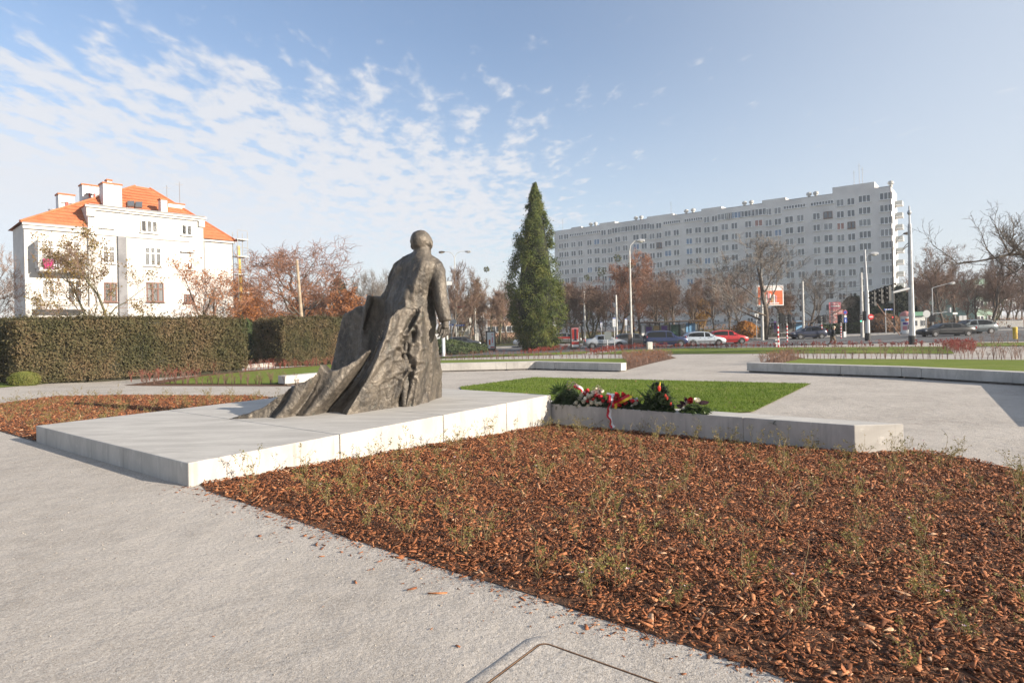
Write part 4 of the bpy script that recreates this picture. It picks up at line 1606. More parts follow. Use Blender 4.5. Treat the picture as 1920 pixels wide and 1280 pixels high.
def tower_block():
    # facade plane through two roof corners; A is the near right corner
    A = Vector((86.2, 138.6))
    Bp = Vector((14.1, 195.0))
    d = (Bp - A).normalized()                # along the facade, away from us
    n = Vector((d.y, -d.x))                  # outwards, towards the camera
    if n.y > 0:
        n = -n
    g0 = -0.7
    top = ZT(1675, 349, A.y)
    L = (Bp - A).length
    root = thing('apartment_block', 'long grey eleven storey apartment block behind the bare trees', 'apartment block', (A.x, A.y, 0))
    ang = math.atan2(-d.y, -d.x)             # local x runs from the far end to the near corner
    root.rotation_euler = (0, 0, ang)
    # local frame: x = -distance along d ... 0 at the near corner, y = depth behind facade
    depth = 11.5
    mb = MB()
    mb.box((-L / 2, depth / 2, (top + g0) / 2 - 1), (L, depth, top - g0 + 2))
    mb.build('wall', M['render_grey'], root)

    def tpx(px, z=20):
        # facade coordinate under photo column px
        best = None
        lo, hi = 0.0, L
        for _ in range(40):
            m = (lo + hi) / 2
            q = A + d * m
            # project
            Y = q.y
            dz = (z - EYE) / Y
            dx = q.x / Y
            x = 960 + FPX * (dx * CA - dz * SA)
            if x > px:
                lo = m
            else:
                hi = m
        return -(lo + hi) / 2
    # raised parts of the parapet
    for pa, pb, h, dp in ((1640, 1561, 1.5, 7), (1473, 1429, .75, 9), (1353, 1315, .7, 9), (1262, 1213, .6, 9), (1153, 1124, .6, 9), (1090, 1071, .5, 9)):
        xa, xb = tpx(pa, top), tpx(pb, top)
        m_ = MB()
        m_.box(((xa + xb) / 2, dp / 2 - .03, top + h / 2 - .1), (abs(xa - xb), dp, h + .2))
        m_.build('parapet', M['render_grey'], root)
    cp = MB()
    cp.box((-L / 2, .1, top + .04), (L, .24, .1))
    cp.build('coping', flat('dark_coping', (0.10, 0.10, 0.11)), root)
    # ventilators on the roof
    vm = MB()
    vm.lathe((0, 0, 0), [(.35, 0), (.35, .7), (.62, .75), (.62, 1.25), (.3, 1.5), (0.02, 1.55)], 10)
    vme = vm.mesh('roof_ventilator', flat('zinc', (0.42, 0.42, 0.40), .6, .3))
    for px, e in ((1668, 0), (1526, 0), (1513, 0), (1404, 0), (1391, 0), (1294, 0), (1281, 0), (1196, 0), (1186, 0), (1110, 0), (1101, 0)):
        o = link_mesh('roof_ventilator', vme, root)
        o.location = (tpx(px, top), 2.2, top + .1)
    am = MB()
    for px, h, w in ((1607, 5.5, .05), (1613, 4.5, .04), (1597, 4, .04), (1044, 3.0, .05), (1249, 3.2, .05)):
        x = tpx(px, top)
        am.tube([(x, 3.5, top), (x, 3.5, top + h + 1.5)], .05, 4)
        am.box((x, 3.5, top + h + .9), (.9, .03, .03))
    am.build('roof_aerials', flat('aerial', (.25, .25, .26)), root)
    # windows: (photo column, width, number of lights)
    colsw = [(1662.6, 2.25, 3), (1622.4, 2.25, 3), (1597, 1.45, 2), (1576.8, 1.45, 2), (1553.5, 1.75, 2), (1531.9, 1.45, 2), (1501.8, 1.45, 2), (1480.7, 1.75, 2), (1459.6, 1.5, 2), (1442, 1.5, 2), (1423.6, 1.75, 2), (1404, 1.5, 2),
             (1378, 1.5, 2), (1360, 1.75, 2), (1341.5, 1.5, 2), (1326.6, 1.5, 2), (1310, 1.6, 2), (1293, 1.6, 2), (1269, 1.5, 2), (1253, 1.75, 2), (1236.6, 1.5, 2), (1223.6, 1.5, 2), (1208.5, 1.6, 2), (1193.5, 1.75, 2), (1173, 1.5, 2), (1159, 1.6, 2), (1145, 1.5, 2), (1133, 1.5, 2), (1120, 1.75, 2), (1106, 1.5, 2), (1089, 1.5, 2), (1076, 1.6, 2), (1063, 1.5, 2), (1053, 1.5, 2)]
    cache = {}

    def win(w, nl, fm, pm, x, z, h=1.5, parent=root):
        k = (w, nl, fm, pm, h)
        if k not in cache:
            cache[k] = window_meshes(w * 1.1, h * 1.08, nl, M[fm], M[pm])
        o = link_mesh('window', cache[k][0], parent)
        o.location = (x, -.04, z)
        p = link_mesh('pane', cache[k][1], o)
        return o
    rng = random.Random(9)
    slot_ranges = [(1120, 1071), (1262, 1245), (1259, 1240), (1560, 1470)]
    storeys = 11
    pitch = 2.76
    ztop = ZT(1662.6, 366.5, A.y)
    count = 0
    rest = MB()
    slotcols = {1553.5, 1531.9, 1501.8, 1480.7, 1310, 1293, 1269, 1253, 1120, 1106, 1089, 1076}
    bandcols = {1423.6: 4, 1404: 4, 1378: 4, 1360: 4, 1208.5: 4, 1193.5: 4, 1173: 4, 1159: 4}
    for ci, (px, w, nl) in enumerate(colsw):
        x = tpx(px)
        for r in range(storeys):
            z = ztop - r * pitch
            # the stair columns sit half a storey lower, the middle bays one step down
            drop = 0.0
            if px not in (1662.6,):
                drop = .25 if px in (1597, 1576.8, 1459.6, 1442, 1341.5, 1326.6, 1236.6, 1223.6, 1145, 1133) else 0.0
            z -= drop
            if r == 0 and px in slotcols:
                win(2.3, 4, 'pvc', 'pane', x, z + .25, .8)
                count += 1
                continue
            if r == 0 and px in bandcols and False:
                continue
            ww, n_ = w, nl
            if r == 0 and px in bandcols:
                ww, n_ = 3.6, 4
            q = rng.random()
            pm = 'pane' if q < .6 else 'pane_curtain' if q < .90 else 'pane_blue' if q < .985 else 'pane_red'
            fm = 'brown_frame' if rng.random() < .03 else 'pvc'
            if r <= 7:
                win(ww, n_, fm, pm, x, z)
                count += 1
            else:
                rest.box((x, -.02, z), (ww, .1, 1.5), mi=0)
                for i in range(n_):
                    rest.box((x - ww / 2 + (i + .5) * ww / n_, -.075, z), (ww / n_ - .16, .02, 1.34), mi=1)
    rest.build('lower_windows', [M['pvc'], M['pane']], root, kind='stuff')
    # balconies and end wall detail on the sunlit gable
    bm_ = MB()
    for r in range(storeys - 1):
        z = ztop - r * pitch - 1.25
        b = MB()
        b.box((.75, 8.6, z), (1.5, 3.0, .14))
        b.box((1.46, 8.6, z + .55), (.05, 3.0, .85), mi=1)
        b.box((.75, 7.13, z + .55), (1.4, .05, .85), mi=1)
        b.build('balcony', [M['render_grey'], flat('balcony_panel', (0.36, 0.38, 0.38))], root)
    dp = MB()
    dp.tube([(.02, -.12, top), (.02, -.12, 0)], .09, 6)
    dp.build('downpipe', flat('dark_pipe', (.16, .16, .17)), root)
    # low band and porch line at the foot
    pb = MB()
    pb.box((-L / 2, -.05, 1.1), (L, .14, .5))
    pb.build('plinth_course', M['render_band'], root)
    print('block windows', count)


tower_block()


# ------------------------------------------------------------------ white villa on the left
M['white_wall'] = pmat('white_render', (0.46, 0.45, 0.435), (0.54, 0.53, 0.51), .8, .9)
M['side_wall'] = M['white_wall']
M['stone_pale'] = pmat('pale_stone', (0.42, 0.415, 0.41), (0.52, 0.51, 0.50), 3, .9)
M['dark_slot'] = flat('dark_room', (0.02, 0.02, 0.022))


def roof_tile_material():
    m, T, b = newmat('orange_clay_tile')
    pos = T.n('ShaderNodeNewGeometry').outputs['Position']
    f = T.maprange(T.noise(pos, 1.4, 5, .7), .3, .7)
    col = T.mix(f, (0.42, 0.128, 0.050), (0.53, 0.178, 0.075))
    sp_ = T.maprange(T.noise(pos, 11, 3, .7), .35, .7, .75, 1.1)
    col = T.mix(1.0, col, T.n('ShaderNodeCombineXYZ', ins={0: sp_, 1: sp_, 2: sp_}).outputs[0], 'MULTIPLY')
    T.put(b.inputs['Base Color'], col)
    b.inputs['Roughness'].default_value = .8
    return m


M['tile'] = roof_tile_material()


def villa():
    D0 = Vector((-43.1, 54.4))
    d = Vector((0.677, 0.737))               # along the front, left to right
    n = Vector((0.737, -0.677))              # outwards
    ang = math.atan2(d.y, d.x)
    root = thing('white_house', 'white three storey house with orange tiled roof behind the tall hedge', 'house', (D0.x, D0.y, 0), ang)
    # local: x along the front 0..18.3, y = depth (behind the front), z up
    L = 18.3
    zc = 13.9            # cornice of the raised middle
    ze = 11.7            # eaves

    def lx(px, z):
        lo, hi = -3.0, 30.0
        for _ in range(40):
            m = (lo + hi) / 2
            q = D0 + d * m
            x = 960 + FPX * (q.x / q.y * CA - (z - EYE) / q.y * SA)
            if x < px:
                lo = m
            else:
                hi = m
        return (lo + hi) / 2

    def lz(px, py):
        x = lx(px, 8)
        q = D0 + d * x
        return ZT(px, py, q.y)
    xm0, xm1 = lx(163, zc), lx(379, zc)
    xr = lx(441, 8)
    dep = 13.0
    W = M['white_wall']
    mb = MB()
    mb.prism([(0, 0), (xm0 + .3, 0), (xm0 + .3, dep), (0, dep * .4)], -1.2, ze)
    mb.build('left_wing_wall', W, root)
    mb = MB()
    mb.prism([(xm0, -.25), (xm1, -.25), (xm1, 7.0), (xm0, 7.0)], -1.2, zc)
    mb.build('middle_wall', W, root)
    mb = MB()
    mb.prism([(xm1 - .3, .35), (xr, .35), (xr, dep), (xm1 - .3, dep)], -1.2, ze - .1)
    mb.build('right_wing_wall', W, root)
    # cornices
    mb = MB()
    mb.box(((xm0 + xm1) / 2, -.42, zc - .12), (xm1 - xm0 + .5, .34, .22))
    mb.box(((xm0 + xm1) / 2, -.34, zc - .34), (xm1 - xm0 + .3, .2, .2))
    mb.box((xm0 + .2, -.36, zc - .75), (.7, .2, .62))
    mb.box((xm1 - .2, -.36, zc - .75), (.6, .2, .62))
    mb.build('cornice', W, root)
    mb = MB()
    mb.box(((xm0 + .3) / 2 - .1, -.14, ze - .05), (xm0 + .4, .42, .2))
    mb.box(((xm0 + .3) / 2 - .1, -.1, ze - .32), (xm0 + .3, .2, .3))
    mb.box(((xm1 + xr) / 2, .26, ze - .15), (xr - xm1 + .3, .3, .2))
    mb.build('eaves_moulding', W, root)
    mb = MB()
    zb = lz(284, 447)
    mb.box(((xm0 + xm1) / 2 - .6, -.30, zb), (xm1 - xm0 - 1.6, .16, .18))
    mb.build('string_course', W, root)
    g = MB()
    g.tube([(-.1, -.3, ze + .02), (xm0, -.3, ze + .02)], .07, 6)
    g.tube([(xm0, -.62, zc + .02), (xm1, -.62, zc + .02)], .06, 6)
    g.tube([(xm1 + .25, .25, ze - .2), (xm1 + .25, .25, -1)], .07, 6)
    g.build('gutter', flat('zinc_gutter', (.33, .34, .35), .5, .3), root)
    # roof: hipped, ridge set back
    zr = 17.7
    rx0, rx1, ry = lx(214, 17) + 3.6, lx(225, 17) + 4.6, 6.3
    T = MB()
    e0, e1, e2, e3 = (-.3, -.35, ze + .1), (xr + .3, .1, ze + .02), (xr + .3, dep, ze), (-.3, dep * .45, ze)
    ra, rb = (rx0, ry, zr), (rx1, ry + .2, zr)
    T.add([e0, e1, rb, ra], [(0, 1, 2, 3)])
    T.add([e1, e2, rb], [(0, 1, 2)])
    T.add([e2, e3, ra, rb], [(0, 1, 2, 3)])
    T.add([e3, e0, ra], [(0, 1, 2)])
    T.build('roof', M['tile'], root)
    # courses of tiles proud of the front slope
    cs = MB()
    E0, E1, RA, RB = Vector(e0), Vector(e1), Vector(ra), Vector(rb)
    for i in range(1, 16):
        t = i / 16
        a, b = E0.lerp(RA, t), E1.lerp(RB, t)
        up = Vector((0, -.02, .035))
        cs.add([a, b, b + up, a + up], [(0, 1, 2, 3)])
        cs.add([a + up, b + up, b + Vector((0, .25, .17)), a + Vector((0, .25, .17))], [(0, 1, 2, 3)])
    cs.tube([E0, RA], .12, 6)
    cs.tube([E1, RB], .12, 6)
    cs.build('tile_courses', M['tile'], root, kind='stuff')
    # flat top over the raised middle
    mt = MB()
    mt.prism([(xm0 - .1, -.55), (xm1 + .1, -.55), (xm1 + .1, 3.0), (xm0 - .1, 3.0)], zc + .02, zc + .09)
    mt.build('middle_roof', M['tile'], root)
    # chimneys (photo left, right, top, bottom, set back)
    G_ = pmat('chimney_render', (0.55, 0.55, 0.56), (0.64, 0.64, 0.64), 1.5, .9)

    def chim(pl, pr, pt, pb, y, mat, cap=True, th=1.2):
        q0 = (D0 + d * lx((pl + pr) / 2, 14) - n * y)
        Y = q0.y
        a, b = P(pl, pt, Y), P(pr, pt, Y)
        def tol(p):
            v = Vector((p.x, p.y)) - D0
            return v.dot(d), -v.dot(n)
        # intersect the columns with the plane at depth y
        def col(px, z):
            lo, hi = -10.0, 40.0
            for _ in range(40):
                m = (lo + hi) / 2
                q = D0 + d * m - n * y
                x = 960 + FPX * (q.x / q.y * CA - (z - EYE) / q.y * SA)
                if x < px:
                    lo = m
                else:
                    hi = m
            m = (lo + hi) / 2
            return m, (D0 + d * m - n * y).y
        xa, Ya = col(pl, 15)
        xb, Yb = col(pr, 15)
        zt = ZT((pl + pr) / 2, pt, (Ya + Yb) / 2)
        zb_ = ZT((pl + pr) / 2, pb, (Ya + Yb) / 2) - 1.0
        c = MB()
        c.box(((xa + xb) / 2, y + th / 2, (zt + zb_) / 2), (xb - xa, th, zt - zb_))
        o = c.build('chimney', mat, root)
        if cap:
            k = MB()
            k.box(((xa + xb) / 2, y + th / 2, zt + .07), (xb - xa + .16, th + .16, .14))
            k.build('chimney_cap', M['tile'], o)
        return xa, xb, zt, o
    chim(194, 229, 346, 378, 2.4, G_, True, 1.4)
    chim(202, 210, 339, 346, 3.0, G_, True, .6)
    xa, xb, zt, o = chim(155, 193, 349, 372, 6.5, G_)
    ld = MB()
    ld.tube([(xa + .3, 6.45, zt - .9), (xb, 6.45, zt - .9)], .04, 4)
    for i in range(4):
        x = xa + .6 + i * (xb - xa) / 4
        ld.box((x, 6.42, zt - 1.0), (.12, .08, .45), mi=1)
    ld.build('safety_rail', [flat('rail', (.2, .2, .2)), flat('red_bracket', (.35, .06, .04))], o)
    xa, xb, zt, o = chim(110, 140, 366, 392, 5.0, G_)
    ld = MB()
    ld.tube([(xa + .2, 4.95, zt - .8), (xb - .2, 4.95, zt - .8)], .04, 4)
    for x in (xa + .6, xb - .6):
        ld.box((x, 4.92, zt - .9), (.12, .08, .45), mi=1)
    ld.build('safety_rail', [M['rail'], M['red_bracket']], o)
    dish = MB()
    dish.lathe((xa - .3, 4.9, zt - 1.9), [(.05, 0), (.55, .18), (.6, .3)], 12)
    dish.build('satellite_dish', flat('dish', (.6, .6, .6)), root)
    chim(302, 314, 375, 397, 1.6, G_, True, .8)
    chim(316, 346, 383, 402, 4.0, G_)
    chim(262, 294, 363, 380, 8.0, pmat('chimney_brick', (0.36, 0.15, 0.09), (0.45, 0.24, 0.16), 6, .9), True)
    ae = MB()
    for px, h in ((261, 3.0), (289, 3.6)):
        x = lx(px, 17) + 5
        ae.tube([(x, 7.5, 15), (x, 7.5, 15.5 + h)], .04, 4)
        ae.box((x, 7.5, 15.2 + h), (.8, .04, .04))
    ae.build('roof_aerials', M['aerial'], root)
    # skylights
    for pa, pb, pt, pbm in ((238, 251, 379.5, 389), (253, 266, 381, 391)):
        def onroof(px, py):
            # ray against the front slope
            o_ = Vector((0, 0, EYE))
            r_ = ray(px, py)
            def loc(p):
                v = Vector((p.x, p.y)) - D0
                return Vector((v.dot(d), -v.dot(n), p.z))
            a, b, c = E0, E1, RA
            nn = (b - a).cross(c - a)
            o2, r2 = loc(o_), loc(o_ + r_) - loc(o_)
            t = (a - o2).dot(nn) / r2.dot(nn)
            return o2 + r2 * t, nn.normalized()
        ps = [onroof(pa, pt), onroof(pb, pt), onroof(pb, pbm), onroof(pa, pbm)]
        nn = ps[0][1] if ps[0][1].z > 0 else -ps[0][1]
        v = [p + nn * .06 for p, _ in ps] + [p + nn * .2 for p, _ in ps]
        s = MB()
        s.add(v, [(0, 1, 5, 4), (1, 2, 6, 5), (2, 3, 7, 6), (3, 0, 4, 7), (4, 5, 6, 7)])
        o = s.build('skylight', flat('skylight_frame', (.10, .09, .085), .5), root)
        c = sum(v[4:], Vector((0, 0, 0))) / 4
        k = MB()
        k.add([c + (p - c) * .78 + nn * .01 for p in v[4:]], [(0, 1, 2, 3)])
        k.build('pane', M['pane'], o)
    # windows: photo centre, half width px, top, bottom, lights, frame, pane, transom
    def wnd(px, hw_, pt, pb_, nl, fm, pm, tr=False, y=-.25):
        xa, xb = lx(px - hw_, 8), lx(px + hw_, 8)
        za, zb2 = lz(px, pb_), lz(px, pt)
        f, p = window_meshes(round(xb - xa, 2), round(zb2 - za, 2), nl, M[fm], M[pm], tr)
        o = link_mesh('window', f, root)
        o.location = ((xa + xb) / 2, y - .02, (za + zb2) / 2)
        link_mesh('pane', p, o)
        return o
    wnd(200.5, 12, 407, 428, 2, 'pvc', 'pane_curtain')
    wnd(280, 16, 414, 437, 3, 'pvc', 'pane_curtain')
    wnd(350, 10, 422, 442, 2, 'pvc', 'pane_curtain')
    wnd(285.5, 16, 464, 499, 3, 'pvc', 'pane_curtain', True)
    wnd(203, 12, 461, 494, 2, 'pvc', 'pane_curtain', True)
    wnd(288.5, 16, 530, 566, 3, 'brown_frame', 'pane_curtain', True)
    wnd(205, 12, 530, 566, 2, 'brown_frame', 'pane_curtain', True)
    wnd(352, 9.5, 552, 568, 3, 'brown_frame', 'pane_curtain')
    wnd(89, 13, 450, 490, 2, 'pvc', 'pane', True, 0)
    wnd(137, 14, 452, 490, 2, 'pvc', 'pane', True, 0)
    wnd(89, 13, 523, 562, 2, 'pvc', 'pane_curtain', True, 0)
    wnd(139, 14, 525, 568, 2, 'pvc', 'pane', True, 0)
    # open casement in the top middle window
    xo = lx(268, 8)
    oc = MB()
    oc.box((xo, -.30, lz(268, 425.5)), (.45, .03, 1.25))
    oc.build('open_casement', M['dark_slot'], root)
    # loggia cut into the right part: built as a dark-lined recess box
    xa, xb = lx(340, 8), lx(362, 8)
    za, zb2 = lz(350, 507), lz(350, 474)
    lg = MB()
    lg.box(((xa + xb) / 2, -.27, (za + zb2) / 2), (xb - xa, .02, zb2 - za))
    lg.build('loggia', M['stone_pale'], root)
    wnd(354, 6, 492, 506, 2, 'pvc', 'pane', False, -.29)
    lt = MB()
    lt.box(((xa + xb) / 2, -.40, zb2 + .06), (xb - xa + .2, .3, .12))
    lt.build('loggia_lintel', W, root)
    # pilaster right of the tree: shade of a wall face painted as dark grey
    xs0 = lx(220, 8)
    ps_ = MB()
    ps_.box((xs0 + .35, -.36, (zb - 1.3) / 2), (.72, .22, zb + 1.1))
    ps_.build('shade_band', pmat('wall_shade_grey', (.15, .15, .16), (.22, .22, .23), 1, .9), root)
    # balconies: slab, railing panel, posts
    for pl_, pr_, pslab, ptop, solid in ((67, 160, 508, 487, True), (70, 160, 578, 563, False)):
        xa, xb = lx(pl_, 8) , lx(pr_, 8)
        zs = lz((pl_ + pr_) / 2 - 20, pslab)
        zt_ = lz((pl_ + pr_) / 2 - 20, ptop)
        xb = min(xb, xm0 - .1)
        s = MB()
        s.box(((xa + xb) / 2, -.75, zs), (xb - xa, 1.5, .28))
        o = s.build('balcony', M['stone_pale'], root)
        r = MB()
        r.tube([(xa + .05, -1.45, zt_), (xb - .05, -1.45, zt_)], .035, 4)
        r.tube([(xa + .05, -1.45, zt_), (xa + .05, 0, zt_)], .035, 4)
        k = int((xb - xa) / .14)
        for i in range(k + 1):
            x = xa + .05 + i * (xb - xa - .1) / k
            r.tube([(x, -1.45, zs), (x, -1.45, zt_)], .018, 3, cap=False)
        if solid:
            r.box(((xa + xb) / 2, -1.40, (zs + zt_) / 2), (xb - xa - .2, .03, zt_ - zs - .12))
        r.build('railing', flat('grey_railing', (.30, .30, .29), .6), o)
    # privacy screen on the upper balcony
    xs = lx(66, 8)
    sc_ = MB()
    sc_.box((xs, -.75, lz(66, 478)), (.06, 1.5, 2.4))
    sc_.build('balcony_screen', flat('screen', (.55, .55, .54)), root)
    # scaffolding with yellow chute at the right end
    ch = MB()
    ch.tube([(xr + .5, .2, 11.2), (xr + .6, .1, 7.5), (xr + .7, 0, -.5)], [.17, .18, .2], 10)
    ch.build('rubble_chute', flat('yellow_plastic', (.52, .34, .07)), root)
    sf = MB()
    for x in (xr + .2, xr + 1.3):
        for y in (-.4, .9):
            sf.tube([(x, y, -1), (x, y, 12.8)], .045, 4)
    for z in (2, 4, 6, 8, 10, 11.9):
        sf.box((xr + .75, .25, z), (1.2, 1.4, .06))
        sf.tube([(xr + .2, -.4, z + 1), (xr + 1.3, -.4, z + 1)], .03, 4)
    sf.build('scaffold', flat('scaffold_tube', (.45, .44, .42), .5, .3), root)


villa()


def villa_laundry():
    # towels hung over the upper balcony of the villa
    for px, w, c, nm in ((96, .95, (0.45, 0.03, 0.15), 'bright pink towel hung over the upper balcony of the white house'), (104, .35, (0.19, 0.13, 0.42), 'purple cloth hung beside the pink towel on the balcony'), (117, 1.6, (0.62, 0.62, 0.68), 'pale sheet hung over the balcony right of the pink towel')):
        D0, d, n = Vector((-43.1, 54.4)), Vector((0.677, 0.737)), Vector((0.737, -0.677))
        lo, hi = 0.0, 12.0
        for _ in range(40):
            m = (lo + hi) / 2
            q = D0 + d * m + n * 1.50
            if 960 + FPX * (q.x / q.y) * CA < px:
                lo = m
            else:
                hi = m
        q = D0 + d * lo + n * 1.53
        z = ZT(px, 485.5, q.y)
        mb = MB()
        k = 8
        vs = []
        for i in range(k + 1):
            u = (i / k - .5) * w
            for j in range(5):
                vs.append((u, -.02 + .03 * math.sin(i * 1.7 + j * .4) * j / 4, -.85 * j / 4 * (1 + .05 * math.sin(i))))
        mb.add(vs, [(i * 5 + j, (i + 1) * 5 + j, (i + 1) * 5 + j + 1, i * 5 + j + 1) for i in range(k) for j in range(4)])
        o = mb.build('hanging_cloth', flat('cloth_' + str(px), c, .9), None, smooth=True, loc=(q.x, q.y, z))
        o.rotation_euler = (0, 0, math.atan2(d.y, d.x))
        sm = o.modifiers.new('t', 'SOLIDIFY')
        sm.thickness = .012
        tag(o, nm, 'towel')


villa_laundry()


# ------------------------------------------------------------------ other buildings glimpsed between the trees
def slab_house(label, px0, px1, Y, top_z, depth, wall, roof=None, rows=3, cols=4, name='apartment_house', fr='pvc', pn='pane'):
    a, b = B(px0, Y), B(px1, Y)
    w = (b - a).length
    root = thing(name, label, 'building', ((a.x + b.x) / 2, Y, 0))
    mb = MB()
    mb.box((0, depth / 2, top_z / 2 - 1), (w, depth, top_z + 2))
    mb.build('wall', wall, root)
    if roof:
        r = MB()
        r.add([(-w / 2 - .3, -.4, top_z), (w / 2 + .3, -.4, top_z), (w / 2 + .3, depth + .4, top_z), (-w / 2 - .3, depth + .4, top_z), (-w / 2 + 1.5, depth / 2, top_z + 3), (w / 2 - 1.5, depth / 2, top_z + 3)],
              [(0, 1, 5, 4), (1, 2, 5), (2, 3, 4, 5), (3, 0, 4)])
        r.build('roof', roof, root)
    f, p = window_meshes(1.4, 1.5, 2, M[fr], M[pn])
    for i in range(cols):
        for j in range(rows):
            o = link_mesh('window', f, root)
            o.location = (-w / 2 + (i + .5) * w / cols, -.05, top_z - 1.8 - j * 3)
            link_mesh('pane', p, o)
    return root


slab_house('green and cream house glimpsed between the trees at the far right', 1828, 1868, 118, 8.5, 12, pmat('green_render', (.30, .42, .33), (.36, .48, .38), .5, .9), None, 3, 2)
slab_house('pale teal building hidden behind bare trees at the far right', 1775, 1826, 140, 9.5, 12, pmat('teal_render', (.30, .38, .38), (.36, .43, .42), .5, .9), None, 3, 4)
slab_house('brick coloured house with pale trim glimpsed left of the thuja', 905, 965, 150, 5.6, 10, pmat('peach_render', (.46, .27, .18), (.54, .36, .26), .8, .9), None, 2, 6)
slab_house('low grey garage building behind the street name signs', 855, 880, 110, 3.4, 8, pmat('pale_grey_render', (.36, .36, .33), (.42, .42, .39), .8, .9), None, 1, 1)
slab_house('grey concrete building between the bare trees left of the thuja', 893, 912, 125, 5.5, 8, pmat('dull_render', (.15, .15, .16), (.2, .2, .2), .8, .9), None, 1, 2)
# ------------------------------------------------------------------ bare trees
M['bark_brown'] = pmat('tree_bark', (0.075, 0.058, 0.046), (0.135, 0.108, 0.085), 3, .95, .6, 14)
M['bark_olive'] = pmat('olive_bark', (0.085, 0.078, 0.045), (0.145, 0.13, 0.075), 3, .95, .6, 14)
M['twig'] = pmat('twig', (0.145, 0.090, 0.064), (0.235, 0.152, 0.108), .7, .9)
M['twig_red'] = pmat('russet_twig', (0.17, 0.082, 0.052), (0.29, 0.145, 0.09), .7, .9)
M['twig_grey'] = pmat('grey_twig', (0.13, 0.112, 0.098), (0.205, 0.175, 0.15), .7, .9)
M['oak_leaf'] = leafmat('copper_leaf', [(0.22, 0.085, 0.028), (0.36, 0.145, 0.048), (0.46, 0.215, 0.085)], .8, .7, 6, .35)
M['larch_leaf'] = leafmat('larch_needles', [(0.20, 0.085, 0.04), (0.29, 0.125, 0.06), (0.34, 0.175, 0.08)], .8, .8, 6, .3)
M['olive_leaf'] = leafmat('olive_brown_leaf', [(0.10, 0.062, 0.025), (0.19, 0.125, 0.045), (0.26, 0.19, 0.06), (0.19, 0.17, 0.05)], .9, .7, 6, .35)
M['yellow_leaf'] = leafmat('yellow_leaf', [(0.30, 0.16, 0.03), (0.44, 0.25, 0.045), (0.50, 0.32, 0.07)], .9, .7, 6, .35)
M['mistletoe'] = leafmat('mistletoe', [(0.06, 0.07, 0.02), (0.12, 0.12, 0.035)], 2, .7, 9, .2)


def tree_mesh(seed, H, spread=.45, fork=.28, limbs=7, lv=4, up=.25, r0=None, lean=(0, 0), leaves=0, leaf_size=.2, leaf_where='all', twr=.023, dens=1.2, narrow=False, trunks=1, wild=.16):
    rng = random.Random(seed)
    nr = np.random.default_rng(seed)
    tk, cr = MB(), MB()
    tips = []
    r0 = r0 or H * .022

    def grow(p, d, ln, r, lvl, target):
        n = (5, 6, 5, 4, 3)[min(lvl, 4)]
        pts, rad = [Vector(p)], [r]
        d = Vector(d).normalized()
        for i in range(n):
            w = wild * (1 + .35 * lvl)
            d = (d + Vector((rng.gauss(0, w), rng.gauss(0, w), rng.gauss(up * .28, w * .7)))).normalized()
            pts.append(pts[-1] + d * ln / n)
            rad.append(max(twr * .6, r * (1 - (.55 if lvl == 0 else .78) * (i + 1) / n)))
        (tk if lvl <= 1 else cr).tube(pts, rad, (7, 5, 4, 3, 3)[min(lvl, 4)], cap=(lvl == 0))
        if lvl >= lv - 1:
            tips.extend(pts[1:])
        if lvl >= lv:
            return
        kids_ = (limbs, 6, 6, 6)[min(lvl, 3)]
        kids_ = max(2, int(kids_ * dens + rng.random()))
        for k in range(kids_):
            t = (fork + (1 - fork) * (k + rng.random()) / kids_) if lvl == 0 else (.22 + .78 * (k + rng.random()) / kids_)
            f = t * n
            i = min(n - 1, int(f))
            q = pts[i].lerp(pts[i + 1], f - i)
            rr = rad[i] + (rad[i + 1] - rad[i]) * (f - i)
            az = rng.uniform(0, 2 * math.pi) if lvl else (k * 2.4 + rng.uniform(-.5, .5))
            ax = (pts[i + 1] - pts[i]).normalized()
            a = ax.cross(Vector((math.cos(az), math.sin(az), .13))).normalized()
            ang = rng.uniform(.45, 1.0) if not narrow else rng.uniform(.3, .6)
            if lvl == 0:
                ang = (rng.uniform(.75, 1.15) * (1.15 - .55 * t)) * (1 if not narrow else .6)
            dd = ax * math.cos(ang) + a * math.sin(ang)
            dd.z += up * .4
            if lvl == 0:
                l2 = H * spread * rng.uniform(.75, 1.1) * (1.15 - .55 * (t - fork) / (1 - fork))
            else:
                l2 = ln * rng.uniform(.38, .62)
            grow(q, dd, l2, max(twr, rr * rng.uniform(.45, .65)), lvl + 1, None)
    for k in range(trunks):
        if trunks == 1:
            grow((0, 0, -.1), (lean[0], lean[1], 1), H * .86, r0, 0, None)
        else:
            a = k * 6.28 / trunks + rng.random()
            grow((math.cos(a) * r0, math.sin(a) * r0, -.1), (math.cos(a) * .22 + lean[0], math.sin(a) * .22 + lean[1], 1), H * .86 * rng.uniform(.75, 1), r0 * .7, 0, None)
    allp = np.array([tuple(p) for p in tips])
    lm = None
    if leaves:
        pick = nr.integers(0, len(allp), leaves)
        c = allp[pick] + nr.normal(0, leaf_size * .8, (leaves, 3))
        if leaf_where == 'low':
            k = c[:, 2] < H * nr.uniform(.2, .75, leaves)
            c = c[k]
        elif leaf_where == 'outer':
            k = np.array([noise.noise(Vector(p) * (2.2 / H * 3)) for p in c.tolist()]) > -.08
            c = c[k]
        nrm = nr.normal(0, 1, (len(c), 3))
        nrm /= np.linalg.norm(nrm, axis=1, keepdims=True)
        lm = leaf_quads(c, nrm, nr.uniform(leaf_size * .6, leaf_size * 1.3, len(c)), nr, .7)
    return tk, cr, lm, allp


KINDS = {}


